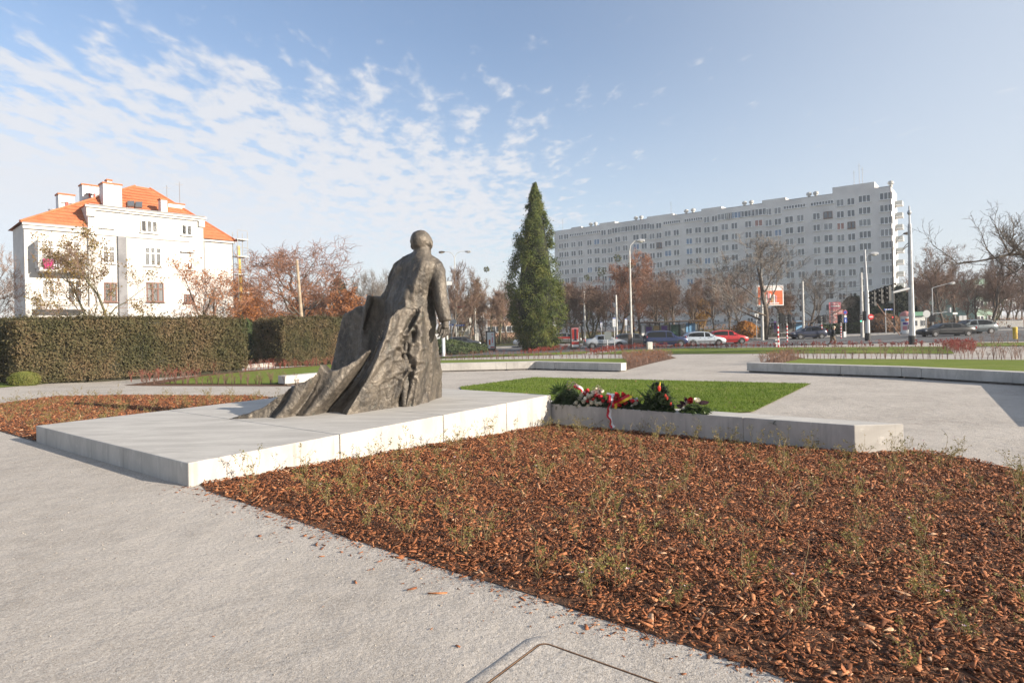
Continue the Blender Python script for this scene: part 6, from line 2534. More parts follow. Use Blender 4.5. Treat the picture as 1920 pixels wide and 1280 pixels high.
def car(label, cat, px_l, px_r, py_base, face, kind, color, metal=.3, name='parked_car', Y=None, length=None, rim=True):
    """px_l, px_r: extent in the photo; face=+1 nose to the right"""
    pm = (px_l + px_r) / 2
    base = G(pm, py_base) if Y is None else B(pm, Y)
    L = (px_r - px_l) / FPX * base.y if length is None else length
    H, W = {'sedan': (1.43, 1.76), 'hatch': (1.47, 1.72), 'suv': (1.68, 1.80), 'crossover': (1.64, 1.88)}[kind]
    root = thing(name, label, cat, (base.x, base.y, base.z + .04), 0.0 if face > 0 else math.pi, 'cars on the street')
    # stations along the body, 0 = tail, 1 = nose: (x, bottom, belt, roof, width)
    S = {
        'sedan': [(0, .42, .80, .80, .80), (.02, .30, .90, .90, .90), (.10, .22, .97, .97, .97), (.17, .20, .99, 1.00, 1), (.28, .19, .96, 1.36, 1), (.42, .18, .94, 1.43, 1), (.55, .18, .93, 1.41, 1), (.60, .18, .93, 1.36, 1), (.735, .18, .93, .96, 1), (.80, .19, .90, .90, .99), (.93, .22, .78, .78, .94), (.985, .28, .66, .66, .86), (1, .36, .54, .54, .78)],
        'hatch': [(0, .40, .86, .88, .84), (.015, .30, .95, 1.02, .92), (.06, .22, .98, 1.22, .97), (.13, .20, .98, 1.40, 1), (.30, .18, .96, 1.47, 1), (.48, .18, .94, 1.46, 1), (.58, .18, .93, 1.40, 1), (.755, .18, .93, .97, 1), (.85, .20, .86, .86, .98), (.94, .24, .74, .74, .93), (.985, .30, .64, .64, .86), (1, .36, .54, .54, .78)],
        'suv': [(0, .48, .95, 1.0, .88), (.012, .38, 1.05, 1.25, .94), (.04, .32, 1.07, 1.52, .98), (.10, .30, 1.06, 1.65, 1), (.30, .28, 1.04, 1.68, 1), (.52, .28, 1.03, 1.67, 1), (.60, .28, 1.03, 1.60, 1), (.735, .28, 1.03, 1.08, 1), (.86, .30, 1.00, 1.00, .98), (.95, .34, .90, .90, .94), (.985, .40, .78, .78, .88), (1, .46, .66, .66, .82)],
        'crossover': [(0, .50, .92, .95, .84), (.012, .40, 1.02, 1.08, .92), (.05, .32, 1.08, 1.28, .98), (.13, .30, 1.10, 1.52, 1), (.30, .28, 1.06, 1.64, 1), (.50, .28, 1.04, 1.63, 1), (.60, .28, 1.03, 1.54, 1), (.77, .28, 1.02, 1.06, 1), (.87, .30, .96, .96, .98), (.95, .34, .84, .84, .94), (.985, .40, .74, .74, .88), (1, .46, .64, .64, .82)],
    }[kind]
    X = lambda t: (t - .5) * L
    mb = MB()
    sec = []
    for (t, zb, zl, zr, w) in S:
        hw = W / 2 * w
        cab = zr > zl + .06
        rw = hw * (.80 if cab else .93)
        zr2 = zr if cab else zl + .035
        row = [(-hw * .90, zb), (-hw * .99, zb + .14), (-hw, (zb + zl) / 2), (-hw * .985, zl - .05), (-hw * .94, zl), (-rw, zr2 - .05), (-rw * .86, zr2), (0, zr2 + .025)]
        row = row + [(-y, z) for y, z in row[-2::-1]]
        sec.append([(X(t), y, z) for y, z in row])
    m = len(sec[0])
    vs = [p for s in sec for p in s]
    fs = []
    for i in range(len(sec) - 1):
        for k in range(m - 1):
            fs.append((i * m + k, (i + 1) * m + k, (i + 1) * m + k + 1, i * m + k + 1))
        fs.append((i * m + m - 1, (i + 1) * m + m - 1, (i + 1) * m, i * m))
    fs.append(tuple(range(m)))
    fs.append(tuple((len(sec) - 1) * m + k for k in range(m - 1, -1, -1)))
    mb.add(vs, fs)
    body = mb.build('body', color, root, smooth=True)
    ea = body.modifiers.new('e', 'EDGE_SPLIT')
    ea.split_angle = R(38)
    # glazing follows the cabin sections, a little proud
    def at(t):
        for a, b in zip(S[:-1], S[1:]):
            if a[0] <= t <= b[0]:
                f = (t - a[0]) / (b[0] - a[0])
                return [a[k] + (b[k] - a[k]) * f for k in range(5)]
    cab = [s for s in S if s[3] > s[2] + .06]
    t0, t1 = cab[0][0], cab[-1][0]
    ib = S.index(cab[-1])
    nose_t = S[ib + 1][0] if ib + 1 < len(S) else t1

    def side(ta, tb, nm):
        for sg in (-1, 1):
            g = MB()
            k = 6
            lo, hi = [], []
            for i in range(k + 1):
                t = ta + (tb - ta) * i / k
                _, zb, zl, zr, w = at(t)
                hw = W / 2 * w
                rw = hw * .80
                z0, z1 = zl - .02, max(zl + .0, zr - .08)
                q = lambda z: hw * .94 + (rw - hw * .94) * min(1, max(0, (z - zl) / max(.05, zr - .05 - zl)))
                lo.append((X(t), sg * (q(z0) + .012), z0))
                hi.append((X(t), sg * (q(z1) + .012), z1))
            fs = [(i, i + 1, k + 2 + i, k + 1 + i) for i in range(k)]
            g.add(lo + hi, fs if sg < 0 else [f[::-1] for f in fs])
            g.build(nm, M['car_glass'], root)
    tm = .47
    side(t0 + .03, tm - .012, 'rear_side_window')
    side(tm + .012, nose_t - .035, 'front_side_window')
    # windscreen and rear window
    def screen(sa, sb, nm):
        g = MB()
        a, b = sa, sb
        def pt(s, f, inset):
            hw = W / 2 * s[4]
            capn = s[3] > s[2] + .06
            yy = hw * (.80 if capn else .90) * f * inset
            return [X(s[0]), yy, (s[3] if capn else s[2] + .035)]
        p = [pt(a, -1, .93), pt(a, 1, .93), pt(b, 1, .93), pt(b, -1, .93)]
        n = (Vector(p[1]) - Vector(p[0])).cross(Vector(p[3]) - Vector(p[0])).normalized()
        if n.z < 0:
            n = -n
        v = [Vector(q) + n * .03 for q in p]
        # keep the roof and bonnet edges clear
        v = [v[0].lerp(v[3], .08), v[1].lerp(v[2], .08), v[2].lerp(v[1], .1), v[3].lerp(v[0], .1)]
        g.add(v, [(0, 1, 2, 3)])
        g.build(nm, M['car_glass'], root)
    screen(cab[-1], S[ib + 1], 'windscreen')
    ia = S.index(cab[0])
    if ia > 0:
        screen(cab[0], S[ia - 1], 'rear_window')
    # wheels in dark arches
    wr = .31 if kind in ('sedan', 'hatch') else .355
    for tx in (.185, .80):
        for sg in (-1, 1):
            y = sg * W / 2 * .985
            ar = MB()
            k = 14
            v = [(X(tx) + (wr + .065) * math.cos(math.pi * (i / k * 1.24 - .12)), y + sg * .012, wr + (wr + .065) * math.sin(math.pi * (i / k * 1.24 - .12))) for i in range(k + 1)]
            ar.add(v, [tuple(range(k + 1)) if sg < 0 else tuple(range(k, -1, -1))])
            ar.build('wheel_arch', M['trim'], root)
            w = MB()
            w.tube([(X(tx), y - sg * .16, wr - .04), (X(tx), y + sg * .035, wr - .04)], wr, 18)
            wo = w.build('wheel', M['tyre'], root)
            rm = MB()
            rm.tube([(X(tx), y + sg * .03, wr - .04), (X(tx), y + sg * .048, wr - .04)], wr * .60, 14)
            for j in range(5):
                a = j * 6.283 / 5
                rm.box((X(tx) + math.cos(a) * wr * .40, y + sg * .055, wr - .04 + math.sin(a) * wr * .40), (.05, .02, .05))
            rm.build('rim', M['rim'] if rim else M['trim'], wo)
    # lamps, mirrors, plates, sills, handles
    sN, sT = at(.965), at(.012)
    for sg in (-1, 1):
        h = MB()
        h.ball((X(.955), sg * W / 2 * .80, at(.955)[2] - .06), .14, 8, 6, sc=(1.0, .9, .55))
        h.build('headlight', M['lamp_clear'], root)
        h = MB()
        h.ball((X(.022), sg * W / 2 * .84, at(.022)[2] - .03), .13, 8, 6, sc=(.55, .7, 1.25))
        h.build('tail_light', M['lamp_red'], root)
        mr = MB()
        mr.ball((X(nose_t - .07), sg * (W / 2 + .07), at(nose_t - .07)[2] + .07), .10, 8, 6, sc=(.7, 1, .7))
        mr.build('wing_mirror', color, root)
        st = MB()
        st.box((X(.5), sg * (W / 2 + .004), .47 if wr < .33 else .56), (L * .42, .012, .075))
        st.build('side_strip', M['trim'], root)
        for t in (.36, .56):
            dh = MB()
            dh.box((X(t), sg * (W / 2 - .005), at(t)[2] - .12), (.17, .03, .035))
            dh.build('door_handle', M['trim'], root)
        dl = MB()
        for t in (.47, .70):
            dl.box((X(t), sg * (W / 2 - .004), (at(t)[1] + at(t)[2]) / 2), (.012, .014, at(t)[2] - at(t)[1] - .12))
        dl.build('door_gap', M['trim'], root)
    b = MB()
    b.box((X(.985) + .02, 0, .42 if wr < .33 else .5), (.08, W * .5, .12))
    b.build('grille', M['trim'], root)
    b = MB()
    b.box((X(.0) - .012, 0, .62 if wr < .33 else .75), (.02, .5, .11))
    b.build('number_plate', M['plate'], root)
    if kind in ('suv',):
        for sg in (-1, 1):
            rr = MB()
            rr.tube([(X(.12), sg * W * .36, 1.72), (X(.3), sg * W * .36, 1.76), (X(.55), sg * W * .36, 1.74)], .02, 5)
            rr.build('roof_rail', M['trim'], root)
    return root


silver = paint('silver_paint', (.42, .44, .46), .6)
graphite = paint('graphite_paint', (.055, .06, .068), .5)
navy = paint('navy_paint', (.016, .028, .085), .4)
red_p = paint('red_paint', (.42, .018, .022), .1)
black_p = paint('black_paint', (.008, .009, .012), .0)
black_p.node_tree.nodes['Principled BSDF'].inputs['Coat Weight'].default_value = .15
black_p.node_tree.nodes['Principled BSDF'].inputs['Specular IOR Level'].default_value = .3
greyblue = paint('grey_blue_paint', (.085, .105, .118), .2)
silver2 = paint('light_silver_paint', (.50, .54, .58), .6)
car('silver saloon car at the left end of the row waiting on the road', 'car', 1094, 1175, 653.0, 1, 'sedan', silver)
car('dark grey hatchback partly hidden behind the lamp post and navy car', 'car', 1153, 1226, 650.0, 1, 'hatch', graphite)
car('navy blue off-roader with roof rails on the road behind the litter bin', 'car', 1209, 1288, 651.0, 1, 'suv', navy)
car('pale silver hatchback in front of the bus shelter end', 'car', 1281, 1358, 648.5, 1, 'hatch', silver2)
car('bright red hatchback leading the row of cars', 'car', 1328, 1400, 645.0, 1, 'hatch', red_p)
car('dark blue parked hatchback facing left behind two trees', 'car', 1482, 1546, 635.5, -1, 'hatch', paint('dark_blue_paint', (.012, .018, .045), .3))
car('black saloon car facing left at the right junction', 'car', 1724, 1823, 631.0, -1, 'sedan', black_p)
car('grey blue crossover car behind the black saloon', 'car', 1780, 1862, 629.5, -1, 'crossover', greyblue, Y=G(1773.5, 631).y + 4.0)
car('dark car half hidden behind the junipers by the street lamp', 'car', 836, 903, 652.0, 1, 'hatch', graphite)
car('silver van part seen at the left edge of the thuja', 'van', 962, 1040, 650.5, -1, 'suv', silver2, name='parked_van')
car('white car far away left of the red poster stand', 'car', 1040, 1088, 641.0, 1, 'hatch', paint('dull_white_paint', (.4, .4, .4), .1), Y=88, length=4.0)


# ------------------------------------------------------------------ poles, lamps, signs, signals
M['pole_grey'] = pmat('galvanised_pole', (.36, .37, .385), (.44, .45, .46), 2, .5, 0, 40, .35)
M['pole_white'] = pmat('pale_concrete_pole', (.42, .41, .385), (.55, .54, .51), 3, .8)
M['pole_dark'] = flat('dark_pole', (.11, .10, .095), .6)
M['sign_blue'] = flat('sign_blue', (.015, .075, .38), .5)
M['sign_red'] = flat('sign_red', (.52, .025, .03), .5)
M['sign_white'] = flat('sign_white', (.72, .72, .70), .5)
M['sign_back'] = flat('sign_back', (.36, .37, .38), .5, .4)
M['black'] = flat('signal_black', (.02, .021, .023), .6)
M['metal_brown'] = flat('brown_metal', (.075, .058, .05), .6)
M['shelter_glass'] = glass_mat('shelter_glass', (.16, .18, .18), .15)
SG = 'slim poles along the tram line'


def top_of(px, py, Y, base):
    return ZT(px, py, Y) - base.z


def pole(name, label, cat, px, py0, py1, r0, r1, mat, group=None, Y=None, lean=(0, 0), foot=None):
    b = G(px, py0) if Y is None else B(px, Y)
    h = top_of(px, py1, b.y, b)
    root = thing(name, label, cat, b, 0, group)
    m = MB()
    m.tube([(0, 0, -.2), (lean[0] * .5, lean[1] * .5, h * .5), (lean[0], lean[1], h)], [r0, (r0 + r1) / 2, r1], 10)
    m.build('shaft', mat, root)
    if foot:
        f = MB()
        f.tube([(0, 0, -.1), (0, 0, foot)], [r0 * 1.12, r0 * 1.08], 10)
        f.build('foot', M['black'], root)
    return root, h, b


def px_m(px, Y):
    return px / FPX * Y


def lamp_head(root, p, d, mat=None):
    """street lamp head at p, pointing along d (unit)"""
    a = Vector(p)
    d = Vector(d)
    m = MB()
    m.tube([a, a + d * .15, a + d * .45, a + d * .85, a + d * .95], [.06, .13, .19, .17, .05], 8)
    o = m.build('lamp_head', mat or M['pole_grey'], root)
    g = MB()
    g.ball(tuple(a + d * .52 + Vector((0, 0, -.12))), .17, 8, 6, sc=(1.6, 1, .6))
    g.build('lamp_glass', flat('lamp_glass', (.45, .43, .36), .3), o)


# double street lamp right of the statue
root, h, b = pole('street_lamp', 'tall slim street lamp with two curved arms right of the statue', 'street lamp', 856, 648, 482, .11, .07, M['pole_white'])
k = px_m(1, b.y)
for sg, e in ((-1, -22), (1, 24)):
    m = MB()
    m.tube([(0, 0, h - .1), (sg * .35, 0, h + .55), (sg * 1.0, 0, h + .85), (e * k * .92, 0, h + .82)], .04, 6)
    m.build('arm', M['pole_white'], root)
    lamp_head(root, (e * k * .92 - sg * .2, 0, h + .82), (sg, 0, -.04), M['metal_brown'] if sg < 0 else None)
# single street lamp in the middle
root, h, b = pole('street_lamp', 'tall street lamp with one arm between the waiting cars', 'street lamp', 1184.5, 653, 470, .13, .075, M['pole_white'])
k = px_m(1, b.y)
m = MB()
m.tube([(0, 0, h - .1), (.12, 0, h + .55), (.5, 0, h + .95), (13 * k, 0, h + 1.02)], .045, 6)
m.build('arm', M['pole_white'], root)
lamp_head(root, (12 * k, 0, h + 1.02), (1, 0, 0))
m = MB()
m.box((-.16, -.02, .75), (.36, .3, 1.5))
m.build('base_cabinet', M['metal_brown'], root)
# tram poles
pole('tram_pole', 'pale concrete pole just right of the red poster stand', 'pole', 1097, 642, 546, .16, .13, M['pole_white'], SG)
pole('tram_pole', 'pale concrete pole behind the white stop sign', 'pole', 1157, 640, 553, .14, .11, M['pole_white'], SG, Y=74)
pole('tram_pole', 'thin far pole in front of the larch', 'pole', 1136, 640, 555, .08, .07, M['pole_dark'], SG, Y=95)
root, h, b = pole('tram_pole', 'thick concrete pole in front of the large grey tree', 'pole', 1430, 638, 503, .17, .13, M['pole_white'], SG)
pole('tram_pole', 'concrete pole in front of the parked dark blue car', 'pole', 1507, 636, 527, .15, .12, M['pole_white'], SG)
root, h, b = pole('tram_pole', 'grey pole carrying red wires left of the white poster stand', 'pole', 892, 648, 561, .16, .13, M['pole_white'], SG)
k = px_m(1, b.y)
w = MB()
pz = lambda py: ZT(892, py, b.y) - b.z
w.tube([(-48 * k, .3, pz(575)), (-30 * k, .2, pz(574.5)), (-14 * k, 0, pz(573)), (0, 0, pz(570.5))], .055, 5)
w.tube([(0, 0, pz(572)), (6 * k, 0, pz(576))], .05, 5)
w.build('span_wire', flat('red_wire', (.42, .05, .035)), root)
m = MB()
m.box((-26 * k, -.05, pz(580)), (.32, .05, .26))
m.build('hanging_tag', M['sign_white'], root)
m = MB()
m.box((4 * k, 0, pz(634)), (.26, .26, 1.6))
m.build('cabinet', M['pole_white'], root)
root, h, b = pole('timber_pole', 'leaning pale timber pole in front of the copper oak', 'pole', 571, 640, 487, .19, .13, pmat('timber', (.26, .20, .14), (.38, .30, .22), 3, .9), None, Y=60, lean=(-.55, 0))
pole('white_post', 'short thick white post in front of the low junipers', 'post', 832, 668, 604, .165, .165, flat('post_white', (.66, .68, .72), .5, .1))
pole('grey_post', 'short grey post behind the junipers near the statue hand', 'post', 839, 652, 612, .12, .12, M['pole_white'], None, Y=66)
# direction panel on a hidden mast left of the lamp
root, h, b = pole('sign_mast', 'mast with small pale panel right beside the statue arm', 'sign', 829, 650, 530, .07, .06, M['pole_dark'], None, Y=76)
m = MB()
m.box((.75, -.1, h - .1), (1.3, .12, .42))
m.build('panel', M['sign_white'], root)


# street name signs
def name_plate(root, c, w, h, text_w, parent_mat=None):
    m = MB()
    m.box(c, (w, .04, h))
    o = m.build('plate', M['sign_blue'], root)
    t = MB()
    n = 9
    rr = random.Random(int(c[0] * 100) + 3)
    x = -text_w / 2
    while x < text_w / 2:
        lw = rr.choice((.09, .07, .11))
        hh = rr.choice((.45, .45, .6)) * h
        t.box((c[0] + x + lw / 2, c[1] - .025, c[2]), (lw, .012, hh))
        x += lw + rr.choice((.035, .035, .12))
    t.build('lettering', M['sign_white'], o)
    return o


root, h, b = pole('street_name_sign', 'post with two blue street name signs behind the double lamp', 'sign', 848, 652, 590, .05, .05, M['pole_grey'], None, Y=70)
k = px_m(1, b.y)
name_plate(root, (-1.5 * k, -.06, ZT(848, 609, b.y) - b.z), 10 * k, 3.2 * k, 6.5 * k)
name_plate(root, (16 * k, -.06, ZT(864, 609.7, b.y) - b.z), 16 * k, 2.6 * k, 13 * k)
m = MB()
m.tube([(4.5 * k, .02, ZT(852, 603, b.y) - b.z), (4.5 * k, .07, ZT(852, 603, b.y) - b.z)], 5 * k, 8)
m.build('sign_disc', M['sign_back'], root)
root, h, b = pole('street_name_sign', 'post with blue street name sign left of the advertising column', 'sign', 1661, 630, 588, .06, .06, M['pole_grey'], None, Y=80)
k = px_m(1, b.y)
name_plate(root, (5 * k, -.06, ZT(1666, 580, b.y) - b.z), 16 * k, 2.4 * k, 12 * k)
m = MB()
m.tube([(0, 0, h), (1 * k, 0, ZT(1662, 579, b.y) - b.z)], .05, 6)
m.build('neck', M['pole_grey'], root)


# poster stands
def poster(label, px, pl, pr, py0, py1, art, roof=False):
    b = G(px, py0)
    k = px_m(1, b.y)
    root = thing('poster_stand', label, 'poster stand', b, R(-14), 'illuminated poster stands beside the road')
    w = (pr - pl) * k
    hgt_ = (py0 - py1) * k
    m = MB()
    m.box((0, .1, hgt_ / 2), (w * 1.12, .24, hgt_))
    m.box((-w * .5 - .05, .14, hgt_ / 2), (.16, .42, hgt_))
    m.build('case', M['metal_brown'], root)
    if roof:
        m = MB()
        m.add([(-w * 1.15, -.25, hgt_ - .05), (w * .75, -.25, hgt_ + .08), (w * .75, .6, hgt_ + .08), (-w * 1.15, .6, hgt_ - .05), (-w * 1.15, -.25, hgt_ + .1), (w * .75, -.25, hgt_ + .24), (w * .75, .6, hgt_ + .24), (-w * 1.15, .6, hgt_ + .1)],
              [(3, 2, 1, 0), (4, 5, 6, 7), (0, 1, 5, 4), (1, 2, 6, 5), (2, 3, 7, 6), (3, 0, 4, 7)])
        m.build('roof', M['metal_brown'], root)
    pw, ph = w * .92, hgt_ * .80
    cz = hgt_ * .53
    m = MB()
    m.box((0, -.035, cz), (pw, .02, ph))
    o = m.build('poster', M['sign_white'], root)
    g = MB()
    mats = []
    for (x, z, ww, hh, mt) in art:
        if mt not in mats:
            mats.append(mt)
        g.box((x * pw, -.05 - .002 * len(g.f) / 6, cz + z * ph), (ww * pw, .006, hh * ph), mi=mats.index(mt))
    g.build('print', [M[q] for q in mats], o)


M['art_red'] = flat('art_red', (.50, .04, .03))
M['art_pink'] = flat('art_pink', (.62, .25, .27))
M['art_dark'] = flat('art_dark', (.04, .03, .05))
M['art_orange'] = flat('art_orange', (.60, .13, .04))
M['art_blue'] = flat('art_blue', (.16, .34, .55))
M['art_green'] = flat('art_green', (.05, .12, .08))
M['art_violet'] = flat('art_violet', (.12, .06, .25))
M['art_tan'] = flat('art_tan', (.45, .32, .16))
poster('poster stand with a red and dark poster and little roof right of the thuja', 1079, 1072, 1086, 656, 611, [(0, .38, 1, .24, 'art_pink'), (0, .15, .9, .5, 'art_red'), (.05, .12, .34, .62, 'art_dark'), (0, -.16, .75, .06, 'art_dark'), (0, -.30, 1, .15, 'art_red')], True)
poster('poster stand with a white poster and red bottle shape left of the thuja', 921, 914, 929, 658, 620, [(-.18, -.12, .26, .32, 'art_orange'), (.22, .02, .16, .36, 'art_pink'), (.22, .36, .25, .06, 'art_pink'), (.2, -.43, .55, .08, 'art_red')])
# small red and white banner by the statue
b = B(820, 68)
m = MB()
m.box((0, 0, 1.05), (.75, .08, 2.1))
o = m.build('banner_board', M['sign_white'], None, loc=b)
tag(o, 'small white and red poster board just right of the statue legs', 'poster board')
m = MB()
m.box((.05, -.045, 1.2), (.5, .012, .5))
m.box((.05, -.06, .95), (.3, .012, .7))
m.build('print', M['art_red'], o)


# bus shelters
def shelter(label, pl, pr, Y, py_roof, panels, ads, group='bus shelters across the road'):
    a, b = B(pl, Y), B(pr, Y)
    w = b.x - a.x
    h = top_of((pl + pr) / 2, py_roof, Y, a)
    root = thing('bus_shelter', label, 'bus shelter', ((a.x + b.x) / 2, Y, (a.z + b.z) / 2 + .12), 0, group)
    m = MB()
    m.add([(-w / 2 - .2, -1.4, h - .12), (w / 2 + .5, -1.4, h - .02), (w / 2 + .5, .7, h - .12), (-w / 2 - .2, .7, h - .22), (-w / 2 - .2, -1.4, h), (w / 2 + .5, -1.4, h + .1), (w / 2 + .5, .7, h), (-w / 2 - .2, .7, h - .1)],
          [(3, 2, 1, 0), (4, 5, 6, 7), (0, 1, 5, 4), (1, 2, 6, 5), (2, 3, 7, 6), (3, 0, 4, 7)])
    m.build('roof', M['metal_brown'], root)
    n = panels
    for i in range(n + 1):
        x = -w / 2 + w * i / n
        p = MB()
        p.box((x, .4, (h - .15) / 2), (.12, .12, h - .15))
        p.build('post', M['metal_brown'], root)
    for i in range(n):
        x = -w / 2 + w * (i + .5) / n
        g = MB()
        g.box((x, .42, h * .52), (w / n - .16, .03, h * .62))
        g.build('back_pane', M['shelter_glass'], root)
    for (u, ww, z, hh, mt) in ads:
        g = MB()
        g.box((-w / 2 + u * w, .36, z), (ww * w, .04, hh))
        g.build('advert', M[mt], root)
    s = MB()
    s.box((0, .1, .5), (w * .6, .4, .06))
    for x in (-w * .25, 0, w * .25):
        s.box((x, .1, .24), (.06, .3, .48))
    s.build('seat', M['pole_grey'], root)


shelter('long brown bus shelter with coloured posters behind the waiting cars', 1202, 1312, 77, 604.5, 6, [(.05, .05, 1.35, 1.5, 'sign_white'), (.15, .10, 1.35, 1.1, 'art_violet'), (.28, .10, 1.45, 1.1, 'art_tan'), (.415, .10, 1.45, 1.1, 'art_violet'), (.61, .16, 1.4, 1.4, 'art_green'), (.865, .16, 1.4, 1.7, 'art_blue')])
shelter('smaller dark bus shelter in front of the billboard post', 1450, 1512, 80, 606, 3, [(.1, .07, 1.3, 1.4, 'art_violet'), (.52, .2, 1.3, 1.0, 'pole_dark'), (.85, .24, 1.2, 1.6, 'art_blue')])


# stop flags
def stop_flag(label, px, pt, pb, py0, w_px, Y=None):
    b = G(px, py0) if Y is None else B(px, Y)
    k = px_m(1, b.y)
    root = thing('stop_sign', label, 'stop sign', b, 0, 'white stop signs at the tram stop')
    zt, zb = ZT(px, pt, b.y) - b.z, ZT(px, pb, b.y) - b.z
    m = MB()
    m.tube([(0, 0, -.1), (0, 0, zt)], .045, 6)
    m.build('shaft', M['pole_grey'], root)
    m = MB()
    m.box((0, -.06, (zt + zb) / 2), (w_px * k, .06, zt - zb))
    o = m.build('flag', M['sign_white'], root)
    m = MB()
    m.box((0, -.095, zt - (zt - zb) * .07), (w_px * k, .012, (zt - zb) * .1))
    for q in (.3, .5, .7, .85):
        m.box((.1 * k, -.095, zt - (zt - zb) * q), (w_px * k * .5, .012, .045))
    m.build('lettering', M['sign_blue'], o)


stop_flag('largest white stop sign in front of the silver saloon', 1152.5, 595.5, 612.5, 655, 5.6)
stop_flag('white stop sign left of the single street lamp', 1174.5, 597, 609.5, 646, 4.2, 70)
stop_flag('smaller white stop sign above the silver saloon roof', 1128, 604, 614, 646, 3.6, 74)
root, h, b = pole('info_stand', 'thin post with a grey panel in front of the silver saloon', 'sign', 1139, 655, 622, .05, .05, M['pole_grey'])
k = px_m(1, b.y)
m = MB()
m.box((1.5 * k, -.03, ZT(1139, 629, b.y) - b.z), (13 * k, .05, 15 * k))
m.build('panel', M['shelter_glass'], root)


# litter bins
def bin_(label, px, py0, w, hpx, mat, dots=False, name='litter_bin', Y=None):
    b = G(px, py0) if Y is None else B(px, Y)
    k = px_m(1, b.y)
    root = thing(name, label, 'litter bin', b, R(8))
    m = MB()
    m.box((0, 0, hpx * k / 2), (w * k, w * k * .7, hpx * k))
    bevel(m.build('body', mat, root), .03)
    m = MB()
    m.box((0, 0, hpx * k + .02), (w * k * .9, w * k * .6, .05))
    m.build('lid', M['pole_grey'], root)
    m = MB()
    for x in ((-.22, .22) if dots else ()):
        m.tube([(x * w * k, -w * k * .35 - .02, hpx * k * .8), (x * w * k, -w * k * .35 + .02, hpx * k * .8)], .1 if dots else .14, 10)
    if dots:
        m.build('opening', M['black'], root)


bin_('grey concrete litter bin in front of the navy car', 1218, 655.5, 10, 14, M['pole_white'])
bin_('grey litter bin with two round holes by the striped signal post', 1456, 650, 9.5, 13, M['pole_grey'], True)
bin_('small grey litter bin on the far pavement right of the pink signs', 1583, 631.5, 6, 10, M['pole_grey'], False, Y=74)


# traffic signals
def signal_head(root, p, rz, lit=None, hood=True, n=3, s=1.0):
    m = MB()
    T = Matrix.Translation(Vector(p)) @ Matrix.Rotation(rz, 4, 'Z')
    m.box((0, 0, 0), (.32 * s, .26 * s, .95 * s), mat=T)
    o = m.build('signal_head', M['black'], root)
    for i in range(n):
        z = (.3 - .3 * i) * s
        h = MB()
        for j in range(7):
            a0, a1 = math.pi * j / 7, math.pi * (j + 1) / 7
            h.add([T @ Vector((math.cos(a) * .125 * s, y * s, z + math.sin(a) * .125 * s)) for a, y in ((a0, -.13), (a1, -.13), (a1, -.30), (a0, -.30))], [(0, 1, 2, 3)])
        h.build('hood', M['black'], o)
        l_ = MB()
        l_.tube([T @ Vector((0, -.12 * s, z)), T @ Vector((0, -.145 * s, z))], .11 * s, 10)
        on = lit is not None and lit[0] == i
        l_.build('lens', lit[1] if on else M['pole_dark'], o)


def lit_mat(name, c, e):
    m, T, b = newmat(name)
    b.inputs['Base Color'].default_value = (*c, 1)
    b.inputs['Emission Color'].default_value = (*c, 1)
    b.inputs['Emission Strength'].default_value = e
    return m


M['lit_red'] = lit_mat('lit_red', (1, .05, .05), 2.2)
M['lit_green'] = lit_mat('lit_green', (.05, .8, .4), 1.6)


def striped_post(label, px, py0, py1, heads, Y=None):
    b = G(px, py0) if Y is None else B(px, Y)
    h = top_of(px, py1, b.y, b)
    root = thing('signal_post', label, 'traffic signal', b, 0, 'striped signal posts at the crossing')
    n = 9
    for i in range(n):
        m = MB()
        m.tube([(0, 0, h * .62 * i / n), (0, 0, h * .62 * (i + 1) / n)], .075, 8)
        m.build('band', M['sign_white'] if i % 2 else M['sign_red'], root)
    m = MB()
    m.tube([(0, 0, h * .62), (0, 0, h)], .07, 8)
    m.build('shaft', M['pole_white'], root)
    for (dx, dz, rz) in heads:
        signal_head(root, (dx, 0, h + dz), rz)


striped_post('red and white striped signal post beside the two holed litter bin', 1459.5, 650.5, 588, [(.28, -.45, R(-100))])
striped_post('second striped signal post right of the litter bin post', 1476, 641.5, 592, [(-.30, -.35, R(80)), (.30, -.3, R(-100))])
striped_post('striped signal post beside the tail of the parked dark blue car', 1541, 635, 593, [(-.28, -.35, R(80)), (.35, -.3, R(-100))])
striped_post('striped signal post in front of the large pink sign', 1577, 634.5, 598, [(-.22, .0, R(60)), (.1, .1, R(-60))])

# big signal mast with its arm and three hanging heads
root, h, b = pole('signal_mast', 'tall grey steel mast with long arm carrying three black signal heads', 'traffic signal mast', 1710.5, 646, 432, .25, .14, M['pole_grey'], foot=.75)
k = px_m(1, b.y)
zz = lambda px, py: ZT(px, py, b.y) - b.z
m = MB()
m.tube([(0, 0, h - .3), (0, 0, zz(1706, 420))], [.15, .13], 8)
m.tube([(0, 0, h - 1), (0, 0, zz(1706, 386))], [.09, .055], 8)
m.build('upper_tube', M['pole_grey'], root)
m = MB()
for z0 in (zz(1710, 590), zz(1709, 498), zz(1708, 472)):
    m.tube([(0, 0, z0 - .15), (0, 0, z0 + .15)], .24 if z0 < 5 else .18, 10)
m.build('collar', M['pole_grey'], root)
m = MB()
a0 = Vector((0, 0, zz(1706, 540)))
a1 = Vector((-81 * k, -.6, zz(1630, 561)))
m.tube([a0, a0.lerp(a1, .5) + Vector((0, 0, .05)), a1], [.11, .09, .07], 8)
m.build('arm', M['pole_grey'], root)
for px, py in ((1629, 561), (1642, 556.5), (1656, 552)):
    signal_head(root, ((px - 1710.5) * k, -.75, zz(px, py - 1)), R(-62), None, True, 3, 1.28)
m = MB()
m.box(((1667 - 1710.5) * k, -.4, zz(1667, 557)), (.35, .06, 1.0), rz=R(-30))
m.build('arm_sign', M['sign_back'], root)
